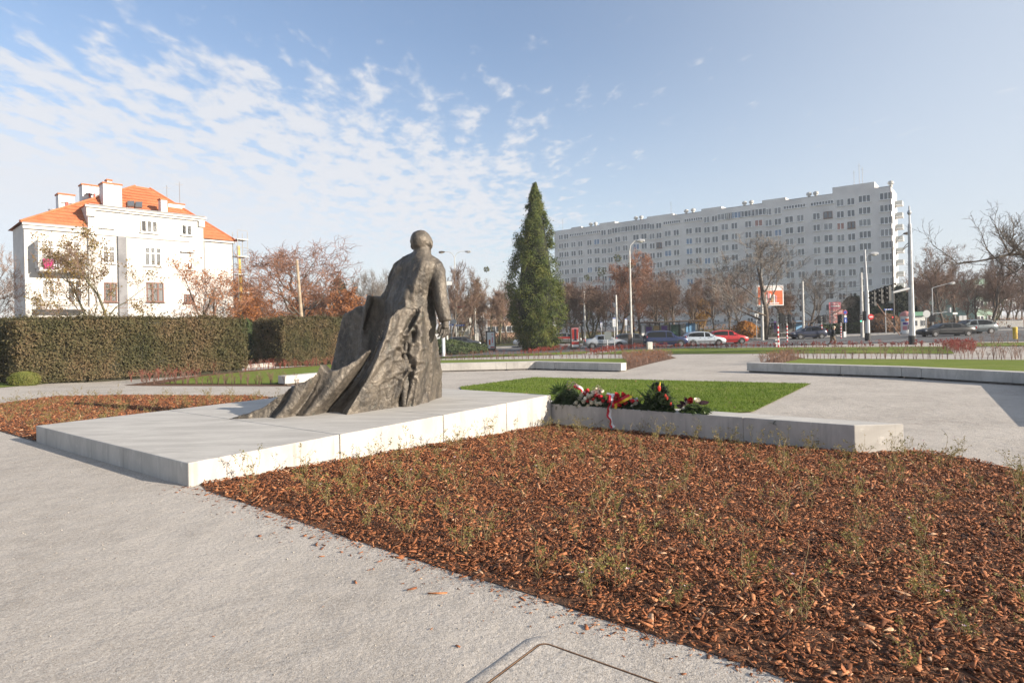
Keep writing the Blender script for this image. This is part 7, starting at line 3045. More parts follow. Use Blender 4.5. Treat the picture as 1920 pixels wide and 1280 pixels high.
for py0, py1, e in ((460, 467, -13), (465, 470, -14)):
    m = MB()
    m.tube([(0, 0, zz(1705, py0 - 6)), (e * k * .5, 0, zz(1705, py0 - 2)), (e * k, 0, zz(1705, py1 - 1))], .035, 5)
    m.build('bracket', M['pole_dark'], root)
m = MB()
m.lathe((0, 0, zz(1706, 404)), [(.05, 0), (.17, .2), (.13, .36), (.05, .46)], 10)
m.build('camera_dome', M['sign_back'], root)
# thin lamp pole with arm just left of it
root, h, b = pole('street_lamp', 'slim dark lamp pole with curved arm left of the tall signal mast', 'street lamp', 1677, 632, 462, .10, .06, M['pole_dark'], Y=79)
k = px_m(1, b.y)
m = MB()
m.tube([(0, 0, h - .8), (5 * k, 0, h + .4), (14 * k, 0, h + 1.2), (22 * k, 0, h + 1.6)], .04, 5)
m.build('arm', M['pole_dark'], root)
lamp_head(root, (21 * k, 0, h + 1.6), (1, 0, .1), M['metal_brown'])
# second signal mast with no-entry sign
root, h, b = pole('signal_mast', 'grey mast with red no entry sign and black foot', 'traffic signal mast', 1627, 640, 545, .24, .2, M['pole_grey'], foot=.85)
k = px_m(1, b.y)
zz2 = lambda py: ZT(1627, py, b.y) - b.z
m = MB()
m.tube([(0, 0, h), (-2 * k, 0, zz2(468))], [.14, .08], 8)
m.build('upper_tube', M['pole_grey'], root)
m = MB()
m.tube([(-1 * k, 0, zz2(486)), (3 * k, 0, zz2(478)), (7 * k, 0, zz2(476))], .035, 5)
m.build('arm', M['pole_grey'], root)
lamp_head(root, (6 * k, 0, zz2(476)), (1, 0, 0))
m = MB()
m.tube([(4.5 * k, -.2, zz2(594)), (4.5 * k, -.24, zz2(594))], 5.6 * k * .95, 14)
o = m.build('no_entry_disc', M['sign_red'], root)
m = MB()
m.box((4.5 * k, -.26, zz2(594)), (6.5 * k, .02, 1.8 * k))
m.build('white_bar', M['sign_white'], o)
signal_head(root, (-5 * k, .05, zz2(592)), R(70), None)
root, h, b = pole('tram_pole', 'brownish concrete pole with wires left of the no entry mast', 'pole', 1617, 636, 511, .20, .15, M['pole_white'], SG, Y=71)
k = px_m(1, b.y)
w = MB()
for py0, py1 in ((529, 532), (535, 541), (545, 549)):
    w.tube([(0, 0, ZT(1617, py0, b.y) - b.z), (-3.5, 1.5, ZT(1617, (py0 + py1) / 2 + 1, b.y) - b.z), (-7.5, 3, ZT(1617, py1, b.y) - b.z)], .018, 4)
w.build('span_wire', M['pole_dark'], root)
signal_head(root, (-4.5 * k, -.1, ZT(1613, 597, b.y) - b.z), R(15), (2, M['lit_green']), True, 3, .9)
# red pedestrian signal
root, h, b = pole('signal_post', 'small dark signal showing red behind the blue street name sign', 'traffic signal', 1677, 632, 590, .06, .06, M['pole_dark'], Y=84)
signal_head(root, (-.3, -.1, h - .3), R(-5), (1, M['lit_red']), True, 3, .9)
# leaning strut
a, c = P(1634, 556, 72), B(1688, 73)
m = MB()
m.tube([a, c], .055, 6)
o = m.build('leaning_strut', pmat('rusty_strut', (.20, .11, .08), (.28, .17, .12), 6), None)
tag(o, 'long rusty strut slanting down right from the no entry mast', 'strut')


# billboard and pink signs
b = B(1431, 90)
k = px_m(1, b.y)
root = thing('billboard', 'large orange billboard on a thick white post behind the grey tree', 'billboard', b)
z = lambda py: ZT(1445, py, b.y) - b.z
m = MB()
m.tube([(6 * k, .3, -.2), (6 * k, .3, z(572))], [.42, .38], 12)
m.build('post', M['sign_white'], root)
m = MB()
m.box((14 * k, 0, (z(535) + z(573)) / 2), (50 * k, .35, z(535) - z(573)))
m.build('frame', M['sign_white'], root)
m = MB()
m.box((14 * k, -.19, (z(537.5) + z(571)) / 2), (46 * k, .02, z(537.5) - z(571)))
o = m.build('poster', M['art_orange'], root)
m = MB()
m.box((17 * k, -.21, z(541.5)), (38 * k, .015, 7 * k), mi=0)
for i in range(6):
    m.box((14 * k + (i - 2) * 3.6 * k, -.225, z(559 - 2.5 * math.sin(i * 1.1))), (2.6 * k, .012, 15 * k + 3 * k * math.sin(i * 2)), mi=(0, 2, 0, 1, 0, 2)[i])
m.box((15 * k, -.215, z(568.5)), (30 * k, .012, 2.2 * k), mi=0)
m.build('print', [M['sign_white'], M['art_tan'], M['art_pink']], o)
M['pink_board'] = flat('pink_board', (.55, .16, .20))
M['pink_board2'] = flat('pink_board_pale', (.58, .24, .22))
b = B(1567, 82)
k = px_m(1, b.y)
root = thing('sign_board', 'pair of pink boards one above the other, upper with a white arrow', 'sign board', b)
z = lambda py: ZT(1567, py, b.y) - b.z
m = MB()
m.box((-.5 * k, 0, z(572.8)), (22 * k, .08, 13 * k))
o = m.build('upper_board', M['pink_board'], root)
t = MB()
t.box((-1.5 * k, -.05, z(573.8)), (14 * k, .02, 2.2 * k))
t.add([(5 * k, -.06, z(573.8) + 2.6 * k), (5 * k, -.06, z(573.8) - 2.6 * k), (9.5 * k, -.06, z(573.8))], [(0, 1, 2)])
for i in range(6):
    t.box((-7 * k + i * 2.4 * k, -.05, z(569.3)), (1.7 * k, .02, 1.5 * k))
t.build('print', M['sign_white'], o)
m = MB()
m.box((2 * k, 0, z(592.7)), (26 * k, .08, 25 * k))
o = m.build('lower_board', M['pink_board2'], root)
t = MB()
rr = random.Random(3)
for j, (py, n_, w_) in enumerate(((584, 9, 2.0), (588.5, 5, 2.6), (592, 3, 2.4), (595.5, 4, 2.4), (599, 5, 2.0), (602.5, 3, 1.8))):
    for i in range(n_):
        t.box((-8 * k + i * 2.5 * k, -.05, z(py)), (w_ * k * .8, .02, 1.7 * k))
t.box((8 * k, -.05, z(596)), (8 * k, .02, 8 * k))
t.build('print', M['sign_white'], o)
m = MB()
for x in (-9, 13):
    m.tube([(x * k, .06, -.1), (x * k, .06, z(567))], .05, 6)
m.build('posts', M['pole_dark'], root)
root, h, b = pole('road_sign', 'no parking sign above two blue plates right of the pink boards', 'road sign', 1586, 633, 580, .04, .04, M['pole_grey'], None, Y=80)
k = px_m(1, b.y)
z = lambda py: ZT(1586, py, b.y) - b.z
m = MB()
m.tube([(-1 * k, -.06, z(585.5)), (-1 * k, -.09, z(585.5))], 4.2 * k, 14)
o = m.build('disc_border', M['sign_red'], root)
m = MB()
m.tube([(-1 * k, -.085, z(585.5)), (-1 * k, -.11, z(585.5))], 3.2 * k, 14)
m.build('disc', M['sign_blue'], o)
m = MB()
m.box((-.5 * k, -.06, z(592.8)), (4 * k, .03, 4 * k))
m.build('white_plate', M['sign_white'], root)
m = MB()
m.box((-.5 * k, -.06, z(600)), (5.5 * k, .03, 9 * k))
o = m.build('blue_plate', M['sign_blue'], root)
m = MB()
m.box((-.5 * k, -.08, z(600.5)), (1.2 * k, .02, 5 * k))
m.build('white_mark', M['sign_white'], o)
# give way sign seen from behind
root, h, b = pole('give_way_sign', 'back of a triangular give way sign left of the grey tree', 'road sign', 1419, 632, 588, .04, .04, M['pole_grey'], None, Y=76)
k = px_m(1, b.y)
z = lambda py: ZT(1419, py, b.y) - b.z
m = MB()
m.add([(-4.6 * k, -.05, z(588)), (4.6 * k, -.05, z(588)), (1.2 * k, -.05, z(602)), (-4.6 * k, -.02, z(588)), (4.6 * k, -.02, z(588)), (1.2 * k, -.02, z(602))], [(0, 2, 1), (3, 4, 5), (0, 1, 4, 3), (1, 2, 5, 4), (2, 0, 3, 5)])
m.build('plate', M['sign_white'], root)
m = MB()
m.box((1 * k, -.07, z(594)), (.12, .03, 10 * k))
m.build('bracket', M['pole_dark'], root)
# round sign seen from behind and others at the right junction
root, h, b = pole('road_sign', 'back of a round road sign in front of the kiosk', 'road sign', 1737.5, 632, 590, .045, .045, M['pole_grey'], None)
k = px_m(1, b.y)
m = MB()
m.tube([(0, -.05, h + .1), (0, -.08, h + .1)], 7 * k, 16)
m.build('disc', M['sign_back'], root)
root, h, b = pole('signal_post', 'signal post with black heads right of the round sign back', 'traffic signal', 1749.5, 634, 540, .07, .05, M['pole_grey'], None, Y=82)
k = px_m(1, b.y)
z = lambda py: ZT(1749, py, b.y) - b.z
m = MB()
m.tube([(0, 0, h), (10 * k, 0, h + 3 * k), (31 * k, 0, h + 8 * k)], .04, 6)
m.build('lamp_arm', M['pole_grey'], root)
lamp_head(root, (30 * k, 0, h + 8 * k), (1, 0, .05))
for x in (-6, -2.5, 1.5):
    signal_head(root, (x * k, -.1, z(597)), R(70), None, True, 2, .95)
m = MB()
m.tube([(0, 0, z(588)), (34 * k, 0, z(584.5))], .05, 6)
m.box((32 * k, -.05, z(581.5)), (2.6 * k, .25, 9 * k))
m.build('arm', M['pole_grey'], root)
root, h, b = pole('road_sign', 'blue and white square sign backs behind the black car', 'road sign', 1805, 632, 592, .05, .05, M['pole_grey'], None, Y=88)
k = px_m(1, b.y)
m = MB()
m.box((-3.5 * k, -.05, h - .3), (6.5 * k, .05, 9 * k))
m.box((4 * k, -.05, h - .3), (6.5 * k, .05, 9 * k))
m.build('plates', M['sign_back'], root)
root, h, b = pole('road_sign', 'tall white road sign back above the black car', 'road sign', 1791, 632, 585, .05, .05, M['pole_grey'], None, Y=92)
k = px_m(1, b.y)
m = MB()
m.box((0, -.05, h - .2), (9 * k, .05, 3.6 * k))
m.build('plate', M['sign_white'], root)
for px, Y, tp, lb_ in ((1878, 110, 565, 'distant slim street lamp behind the white railing'), (1894, 120, 567, 'second distant slim street lamp along the side street'), (1911, 130, 573, 'farthest slim street lamp along the side street')):
    root, h, b = pole('street_lamp', lb_, 'street lamp', px, 620, tp, .07, .05, M['pole_grey'], 'far street lamps on the side street', Y=Y)
    m = MB()
    m.tube([(0, 0, h), (-.3, 0, h + .4), (-1.2, 0, h + .6)], .035, 5)
    m.build('arm', M['pole_grey'], root)
    lamp_head(root, (-.4, 0, h + .55), (-1, 0, 0.1), M['sign_white'])

# advertising column
b = B(1699, 78)
k = px_m(1, b.y)
root = thing('advertising_column', 'round advertising column with pink dome beside the tall signal mast', 'advertising column', b)
h = ZT(1699, 594, b.y) - b.z
m = MB()
m.lathe((0, 0, 0), [(.66, -.1), (.66, .3), (.58, .32), (.58, h), (.66, h + .02), (.66, h + .1)], 18)
m.build('drum', M['sign_white'], root)
m = MB()
m.lathe((0, 0, h + .1), [(.72, 0), (.66, .25), (.45, .5), (.15, .62), (.02, .66)], 18)
m.build('dome', flat('pink_dome', (.45, .20, .18)), root)
for i, (z0, z1, a0, a1, mt) in enumerate(((.5, 1.0, 200, 250, 'art_pink'), (.55, 1.15, 255, 300, 'art_dark'), (1.15, 1.45, 205, 262, 'art_violet'), (1.2, 1.5, 265, 330, 'art_pink'), (1.6, 1.9, 230, 300, 'art_orange'), (1.55, 1.85, 180, 225, 'art_blue'), (.4, .6, 300, 340, 'art_violet'))):
    g = MB()
    n = 6
    v = []
    for j in range(n + 1):
        a = R(a0 + (a1 - a0) * j / n)
        v += [(.592 * math.cos(a), .592 * math.sin(a), z0 * h / 2.1), (.592 * math.cos(a), .592 * math.sin(a), z1 * h / 2.1)]
    g.add(v, [(2 * j, 2 * j + 2, 2 * j + 3, 2 * j + 1) for j in range(n)])
    g.build('poster', M[mt], root)

# kiosk with green roof
b = B(1722, 84)
k = px_m(1, b.y)
root = thing('kiosk', 'small white kiosk with a green roof behind the tall signal mast', 'kiosk', (b.x, b.y, b.z))
h = ZT(1722, 592, b.y) - b.z
m = MB()
m.box((0, 1.2, h / 2), (27 * k, 2.4, h))
m.build('wall', pmat('kiosk_wall', (.52, .52, .50), (.58, .58, .56), 2), root)
m = MB()
m.add([(-15 * k, -.3, h), (15 * k, -.3, h), (15 * k, 2.7, h), (-15 * k, 2.7, h), (-14 * k, -.2, h + .55), (14 * k, -.2, h + .55), (14 * k, 2.6, h + .55), (-14 * k, 2.6, h + .55)], [(3, 2, 1, 0), (4, 5, 6, 7), (0, 1, 5, 4), (1, 2, 6, 5), (2, 3, 7, 6), (3, 0, 4, 7)])
m.build('roof', flat('green_roof', (.06, .20, .12)), root)
for x, w in ((-5, 8), (7, 3.2), (11, 3.2)):
    g = MB()
    g.box((x * k, -.02, h * .55), (w * k, .06, h * .38))
    o = g.build('window', M['sign_white'], root)
    g = MB()
    g.box((x * k, -.055, h * .55), (w * k * .8, .02, h * .32))
    g.build('pane', M['pane'], o)

# white railing of the side street, each bar a part
a, c = B(1860, 96), B(1918, 92)
root = thing('railing', 'white metal railing along the side street at the far right', 'railing', a)
d = c - a
for i in range(34):
    q = d * (i / 33)
    m = MB()
    m.box((q.x, q.y, q.z + .62), (.06, .05, 1.1))
    m.build('bar', M['sign_white'], root)
m = MB()
m.tube([(0, 0, 1.18), (d.x, d.y, d.z + 1.18)], .04, 6)
m.tube([(0, 0, .12), (d.x, d.y, d.z + .12)], .035, 6)
m.build('rail', M['sign_white'], root)
# yellow bin at the far right
b = G(1903.5, 636)
k = px_m(1, b.y)
root = thing('yellow_post', 'yellow cylindrical post box shaped bin at the far right', 'post', b)
m = MB()
m.lathe((0, 0, 0), [(3.6 * k, 0), (3.6 * k, 19 * k), (3.9 * k, 19.2 * k), (3.9 * k, 22 * k), (3.2 * k, 23 * k), (.2 * k, 23.3 * k)], 16)
m.build('body', pmat('yellow_metal', (.62, .42, .03), (.70, .48, .05), 3, .5), root)
m = MB()
m.lathe((0, 0, 18.2 * k), [(3.75 * k, 0), (3.75 * k, .5 * k)], 16)
m.build('band', flat('yellow_dark', (.45, .28, .02)), root)
# black railing behind the cars
a, c = B(1320, 79), B(1478, 79)
root = thing('railing', 'low black railing on the far pavement behind the red car', 'railing', a)
d = c - a
n = 90
for i in range(n + 1):
    q = d * (i / n)
    m = MB()
    m.box((q.x, q.y, q.z + .62), (.03, .03, 1.05))
    m.build('bar', M['pole_dark'], root)
m = MB()
m.tube([(0, 0, 1.12), (d.x, d.y, d.z + 1.12)], .025, 5)
m.tube([(0, 0, .15), (d.x, d.y, d.z + .15)], .025, 5)
m.build('rail', M['pole_dark'], root)
# red barrier band left of the red poster
a, c = B(1045, 82), B(1088, 82)
root = thing('barrier', 'long red barrier strip beyond the road right of the thuja', 'barrier', a)
m = MB()
m.box(((c - a).x / 2, 0, .95), ((c - a).x, .06, .28))
m.build('rail', M['art_red'], root)
for q in (0, .5, 1):
    m = MB()
    m.box(((c - a).x * q, .05, .5), (.08, .08, 1.0))
    m.build('post', M['pole_dark'], root)


# ------------------------------------------------------------------ pedestrian
def person():
    b = G(1561, 650.5)
    root = thing('person', 'person in black jacket with a backpack and pale hat walking past the red hedge', 'person', b, 0)
    # joints: walking to the right, head bent forward
    J = {'pel': (0, 0, .92, .16), 'chest': (.07, 0, 1.28, .19), 'neck': (.12, 0, 1.48, .075), 'head': (.16, 0, 1.60, .105), 'crown': (.17, 0, 1.70, .085),
         'hl': (.02, -.10, .86, .12), 'kl': (.20, -.10, .50, .085), 'al': (.18, -.10, .10, .055), 'tl': (.34, -.10, .05, .05),
         'hr': (-.02, .10, .86, .12), 'kr': (-.06, .10, .48, .085), 'ar': (-.36, .10, .14, .055), 'tr': (-.26, .10, .04, .05),
         'sl': (.06, -.20, 1.36, .085), 'el': (.02, -.25, 1.08, .065), 'wl': (.22, -.22, .95, .045), 'fl': (.29, -.21, .93, .04),
         'sr': (.06, .20, 1.36, .085), 'er': (.02, .25, 1.08, .065), 'wr': (.22, .22, .96, .045), 'fr': (.29, .21, .94, .04)}
    E = [('pel', 'chest'), ('chest', 'neck'), ('neck', 'head'), ('head', 'crown'), ('pel', 'hl'), ('hl', 'kl'), ('kl', 'al'), ('al', 'tl'), ('pel', 'hr'), ('hr', 'kr'), ('kr', 'ar'), ('ar', 'tr'),
         ('chest', 'sl'), ('sl', 'el'), ('el', 'wl'), ('wl', 'fl'), ('chest', 'sr'), ('sr', 'er'), ('er', 'wr'), ('wr', 'fr')]
    ks = list(J)
    me = bpy.data.meshes.new('body')
    me.from_pydata([J[q][:3] for q in ks], [(ks.index(x), ks.index(y)) for x, y in E], [])
    o = bpy.data.objects.new('body', me)
    COL.objects.link(o)
    md = o.modifiers.new('s', 'SKIN')
    sv = me.skin_vertices[0].data
    for i, q in enumerate(ks):
        sv[i].radius = (J[q][3], J[q][3])
        sv[i].use_root = (q == 'pel')
    o.modifiers.new('d', 'SUBSURF').levels = 1
    dg = bpy.context.evaluated_depsgraph_get()
    nm = bpy.data.meshes.new_from_object(o.evaluated_get(dg))
    o.modifiers.clear()
    o.data = nm
    for mt in (flat('black_jacket', (.022, .023, .026), .7), flat('khaki_trousers', (.16, .12, .085), .8), flat('skin', (.45, .27, .2), .6), flat('dark_shoes', (.03, .025, .02), .7)):
        nm.materials.append(mt)
    for p in nm.polygons:
        c = p.center
        p.material_index = 3 if c.z < .11 else 1 if c.z < .88 else 2 if (c.z > 1.49 or (c.x > .245 and c.z < 1.0)) else 0
        p.use_smooth = True
    o.parent = root
    m = MB()
    m.ball((.155, 0, 1.665), .125, 12, 8, sc=(1, 1, .85))
    m.build('hat', flat('pale_hat', (.52, .45, .34), .9), root, smooth=True)
    m = MB()
    m.box((-.20, 0, 1.20), (.22, .32, .48), top=.8)
    bevel(m.build('backpack', flat('dark_backpack', (.03, .035, .055), .8), root), .06)


person()


# ------------------------------------------------------------------ wreaths and flowers on the bench
M['petal_white'] = flat('white_rose', (.72, .68, .55), .7)
M['petal_red'] = flat('red_rose', (.45, .012, .022), .7)
M['petal_orange'] = flat('red_anthurium', (.62, .05, .03), .4)
M['ribbon_white'] = flat('white_ribbon', (.75, .73, .72), .5)
M['ribbon_red'] = flat('red_ribbon', (.50, .02, .035), .5)
M['ribbon_yellow'] = flat('yellow_ribbon', (.72, .50, .03), .5)
M['fern'] = leafmat('fern_leaf', [(0.016, 0.034, 0.012), (0.040, 0.070, 0.020), (0.075, 0.105, 0.03)], 5, .6, 30, .2)
M['palm'] = leafmat('palm_leaf', [(0.022, 0.045, 0.014), (0.05, 0.085, 0.022), (0.10, 0.14, 0.03)], 5, .5, 30, .2)
M['fir_sprig'] = leafmat('fir_sprig', [(0.014, 0.028, 0.014), (0.034, 0.055, 0.022), (0.06, 0.08, 0.03)], 5, .6, 30, .15)
M['dark_leaf'] = leafmat('dark_leaf', [(0.025, 0.012, 0.018), (0.05, 0.022, 0.03)], 5, .4, 30, .1)
BT = 0.07      # bench top


def bpt(px, py, lift=0.0, front=0.18):
    """point over the bench top under photo point: met with a vertical plane along the bench, `front` metres behind its front edge"""
    o = Vector(uv(7.08 + front, 0).xy)
    r_ = ray(px, py)
    # (r*t - o).U = 0
    t = (o.x * U.x + o.y * U.y) / (r_.x * U.x + r_.y * U.y)
    return Vector((r_.x * t, r_.y * t, EYE + r_.z * t))


def rose_mesh(r, mat, seed):
    rg = random.Random(seed)
    m = MB()
    for ring, (n, rr, z, tilt) in enumerate(((5, 1.0, 0, .55), (5, .72, .25, .3), (3, .42, .42, .1))):
        for k in range(n):
            a = k * 6.283 / n + ring * .6 + rg.uniform(-.2, .2)
            ca, sa = math.cos(a), math.sin(a)
            def q(u, v):
                # petal: width u, height v
                rad = r * rr * (.42 + tilt * v)
                aa = a + u * 1.25 / (1 + ring * .3)
                return (math.cos(aa) * rad, math.sin(aa) * rad, r * (-.4 + z + v * 1.0 - .25 * u * u))
            vs = [q(u, v) for v in (0, .55, 1) for u in (-.6, 0, .6)]
            m.add(vs, [(0, 1, 4, 3), (1, 2, 5, 4), (3, 4, 7, 6), (4, 5, 8, 7)])
    m.ball((0, 0, -.05 * r), r * .55, 6, 4)
    return m.mesh('rose', mat, True)


ROSE = {c: [rose_mesh(.054, M['petal_' + c], s) for s in range(2)] for c in ('white', 'red')}


def add_rose(root, p, c, rng, s=1.0):
    o = link_mesh('rose', ROSE[c][rng.randrange(2)], root)
    o.location = p - root.location
    o.rotation_euler = (rng.uniform(.3, 1.0), rng.uniform(-.4, .4), rng.uniform(0, 6.28))
    o.scale = (s, s, s)
    return o


def frond(mb, p, d, ln, w, leaflets, rng, droop=.4):
    d = Vector(d).normalized()
    pts = []
    q = Vector(p)
    for i in range(9):
        pts.append(q.copy())
        d = (d + Vector((0, 0, -droop * .12))).normalized()
        q = q + d * ln / 8
    side = d.cross(Vector((0, 0, 1)))
    if side.length < .1:
        side = Vector((1, 0, 0))
    side.normalize()
    mb.tube(pts, [.004 * (1 - i / 12) for i in range(9)], 3, cap=False)
    for i in range(leaflets):
        t = .12 + .86 * i / leaflets
        k = t * 8
        a = pts[int(k)].lerp(pts[min(8, int(k) + 1)], k - int(k))
        dd = (pts[min(8, int(k) + 1)] - pts[max(0, int(k) - 1)]).normalized()
        lw = w * math.sin(math.pi * min(1, t * .9 + .12)) + .01
        for sg in (-1, 1):
            e = a + side * (sg * lw) + dd * (lw * .55) + Vector((0, 0, rng.uniform(-.2, .2) * lw))
            b_ = dd * (ln / leaflets * .42)
            mb.add([a - b_ * .5, a + b_ * .5, e], [(0, 1, 2)])


def blade_leaf(mb, p, d, ln, w, bend=.3):
    d = Vector(d).normalized()
    side = d.cross(Vector((0, -1, .2))).normalized()
    q = Vector(p)
    L_, R_ = [], []
    for i in range(6):
        ww = w * math.sin(math.pi * (.12 + .86 * i / 5)) * .5
        L_.append(q - side * ww)
        R_.append(q + side * ww)
        d = (d + Vector((0, 0, -bend * .16))).normalized()
        q = q + d * ln / 5
    mb.add(L_ + R_, [(i, i + 1, 7 + i, 6 + i) for i in range(5)])


def ribbon(name, pts, w, mats, root, stripe=True):
    """hanging ribbon along points, two colours side by side, fluttering"""
    m = MB()
    P_ = [Vector(p) for p in pts]
    # refine
    Q = []
    for i in range(len(P_) - 1):
        for k in range(5):
            t = k / 5
            Q.append(P_[i].lerp(P_[i + 1], t) + Vector((.012 * math.sin(i * 5 + k * 1.3), .008 * math.cos(i * 4 + k), 0)))
    Q.append(P_[-1])
    n = len(Q)
    L_, C_, R_ = [], [], []
    for i, q in enumerate(Q):
        d = (Q[min(n - 1, i + 1)] - Q[max(0, i - 1)]).normalized()
        s = d.cross(Vector((.35, -1, .25)).normalized())
        s = s.normalized() if s.length > .01 else Vector((1, 0, 0))
        tw = .5 * math.sin(i * .55)
        s = (s * math.cos(tw) + d.cross(s) * math.sin(tw)).normalized() * w / 2
        L_.append(q - s)
        C_.append(q + Vector((0, -.004, 0)))
        R_.append(q + s)
    o0 = len(m.v)
    m.add(L_ + C_ + R_, [])
    for i in range(n - 1):
        m.f.append((i, i + 1, n + i + 1, n + i))
        m.m.append(0)
        m.f.append((n + i, n + i + 1, 2 * n + i + 1, 2 * n + i))
        m.m.append(1)
    m.v = [tuple(Vector(v) - root.location) for v in m.v]
    return m.build(name, mats, root, smooth=True)


def loops(name, c, r, mats, root, n=5, seed=1):
    """bow of ribbon loops"""
    rg = random.Random(seed)
    m = MB()
    for k in range(n):
        a = k * 6.283 / n + rg.uniform(-.3, .3)
        ax = Vector((math.cos(a), -.35 + rg.uniform(-.2, .2), math.sin(a) * .8 + .2)).normalized()
        up = ax.cross(Vector((0, 1, 0))).normalized()
        wv = Vector((0, -1, 0)) * r * .45
        pts = []
        for i in range(8):
            t = i / 7 * 2 * math.pi
            pts.append(c - root.location + ax * (r * (1 - math.cos(t)) * .55) + up * (math.sin(t) * r * .33))
        vs = [p - wv * .5 for p in pts] + [p for p in pts] + [p + wv * .5 for p in pts]
        for i in range(7):
            m.cur = 0
        b_ = len(m.v)
        m.add(vs, [])
        for i in range(7):
            m.f.append((b_ + i, b_ + i + 1, b_ + 8 + i + 1, b_ + 8 + i))
            m.m.append(0)
            m.f.append((b_ + 8 + i, b_ + 8 + i + 1, b_ + 16 + i + 1, b_ + 16 + i))
            m.m.append(1)
    return m.build(name, mats, root, smooth=True)


def greenery(root, px0, px1, py0, py1, n, mat, seed, size=.085, name='greenery'):
    """thick cushion of short leaves filling a stretch of the bench, mounded"""
    rg = np.random.default_rng(seed)
    pts = []
    for _ in range(n):
        u = rg.uniform(-1, 1)
        top_ = py1 + (py0 - py1) * (1 - abs(u) ** 2.2)
        py = py1 + (top_ - py1) * rg.uniform(0, 1)
        f = (py1 - py) / max(1, py1 - py0)
        pts.append(tuple(bpt(px0 + (px1 - px0) * (u + 1) / 2, py, front=.03 + .25 * f + rg.uniform(-.03, .06)) - root.location))
    c = np.array(pts)
    c[:, 2] = np.maximum(c[:, 2], .012)
    nn = rg.normal(0, .8, c.shape) + np.array([.2, -.7, .5])
    nn /= np.linalg.norm(nn, axis=1, keepdims=True)
    v, f = leaf_quads(c, nn, rg.uniform(size * .6, size * 1.4, n), rg, .28)
    return link_mesh(name, raw_mesh(name, v, f, 4, M[mat]), root)


def sprigs(root, c, rx, n, mat, rng, ln=.2, up=.4, name='fir_sprigs', z0=BT):
    m = MB()
    ax = Vector((V.x, V.y, 0)) * -1
    for i in range(n):
        t = rng.uniform(-1, 1)
        p = c + ax * (t * rx) + Vector((U.x, U.y, 0)) * rng.uniform(-.14, .10)
        p.z = z0 + rng.uniform(.0, .12)
        a = rng.uniform(0, 6.283)
        d = Vector((math.cos(a), math.sin(a) - .3, up * rng.uniform(.1, 1.3)))
        frond(m, p - root.location, d, ln * rng.uniform(.6, 1.2), ln * .16, 9, rng, .5)
    return m.build(name, mat, root)


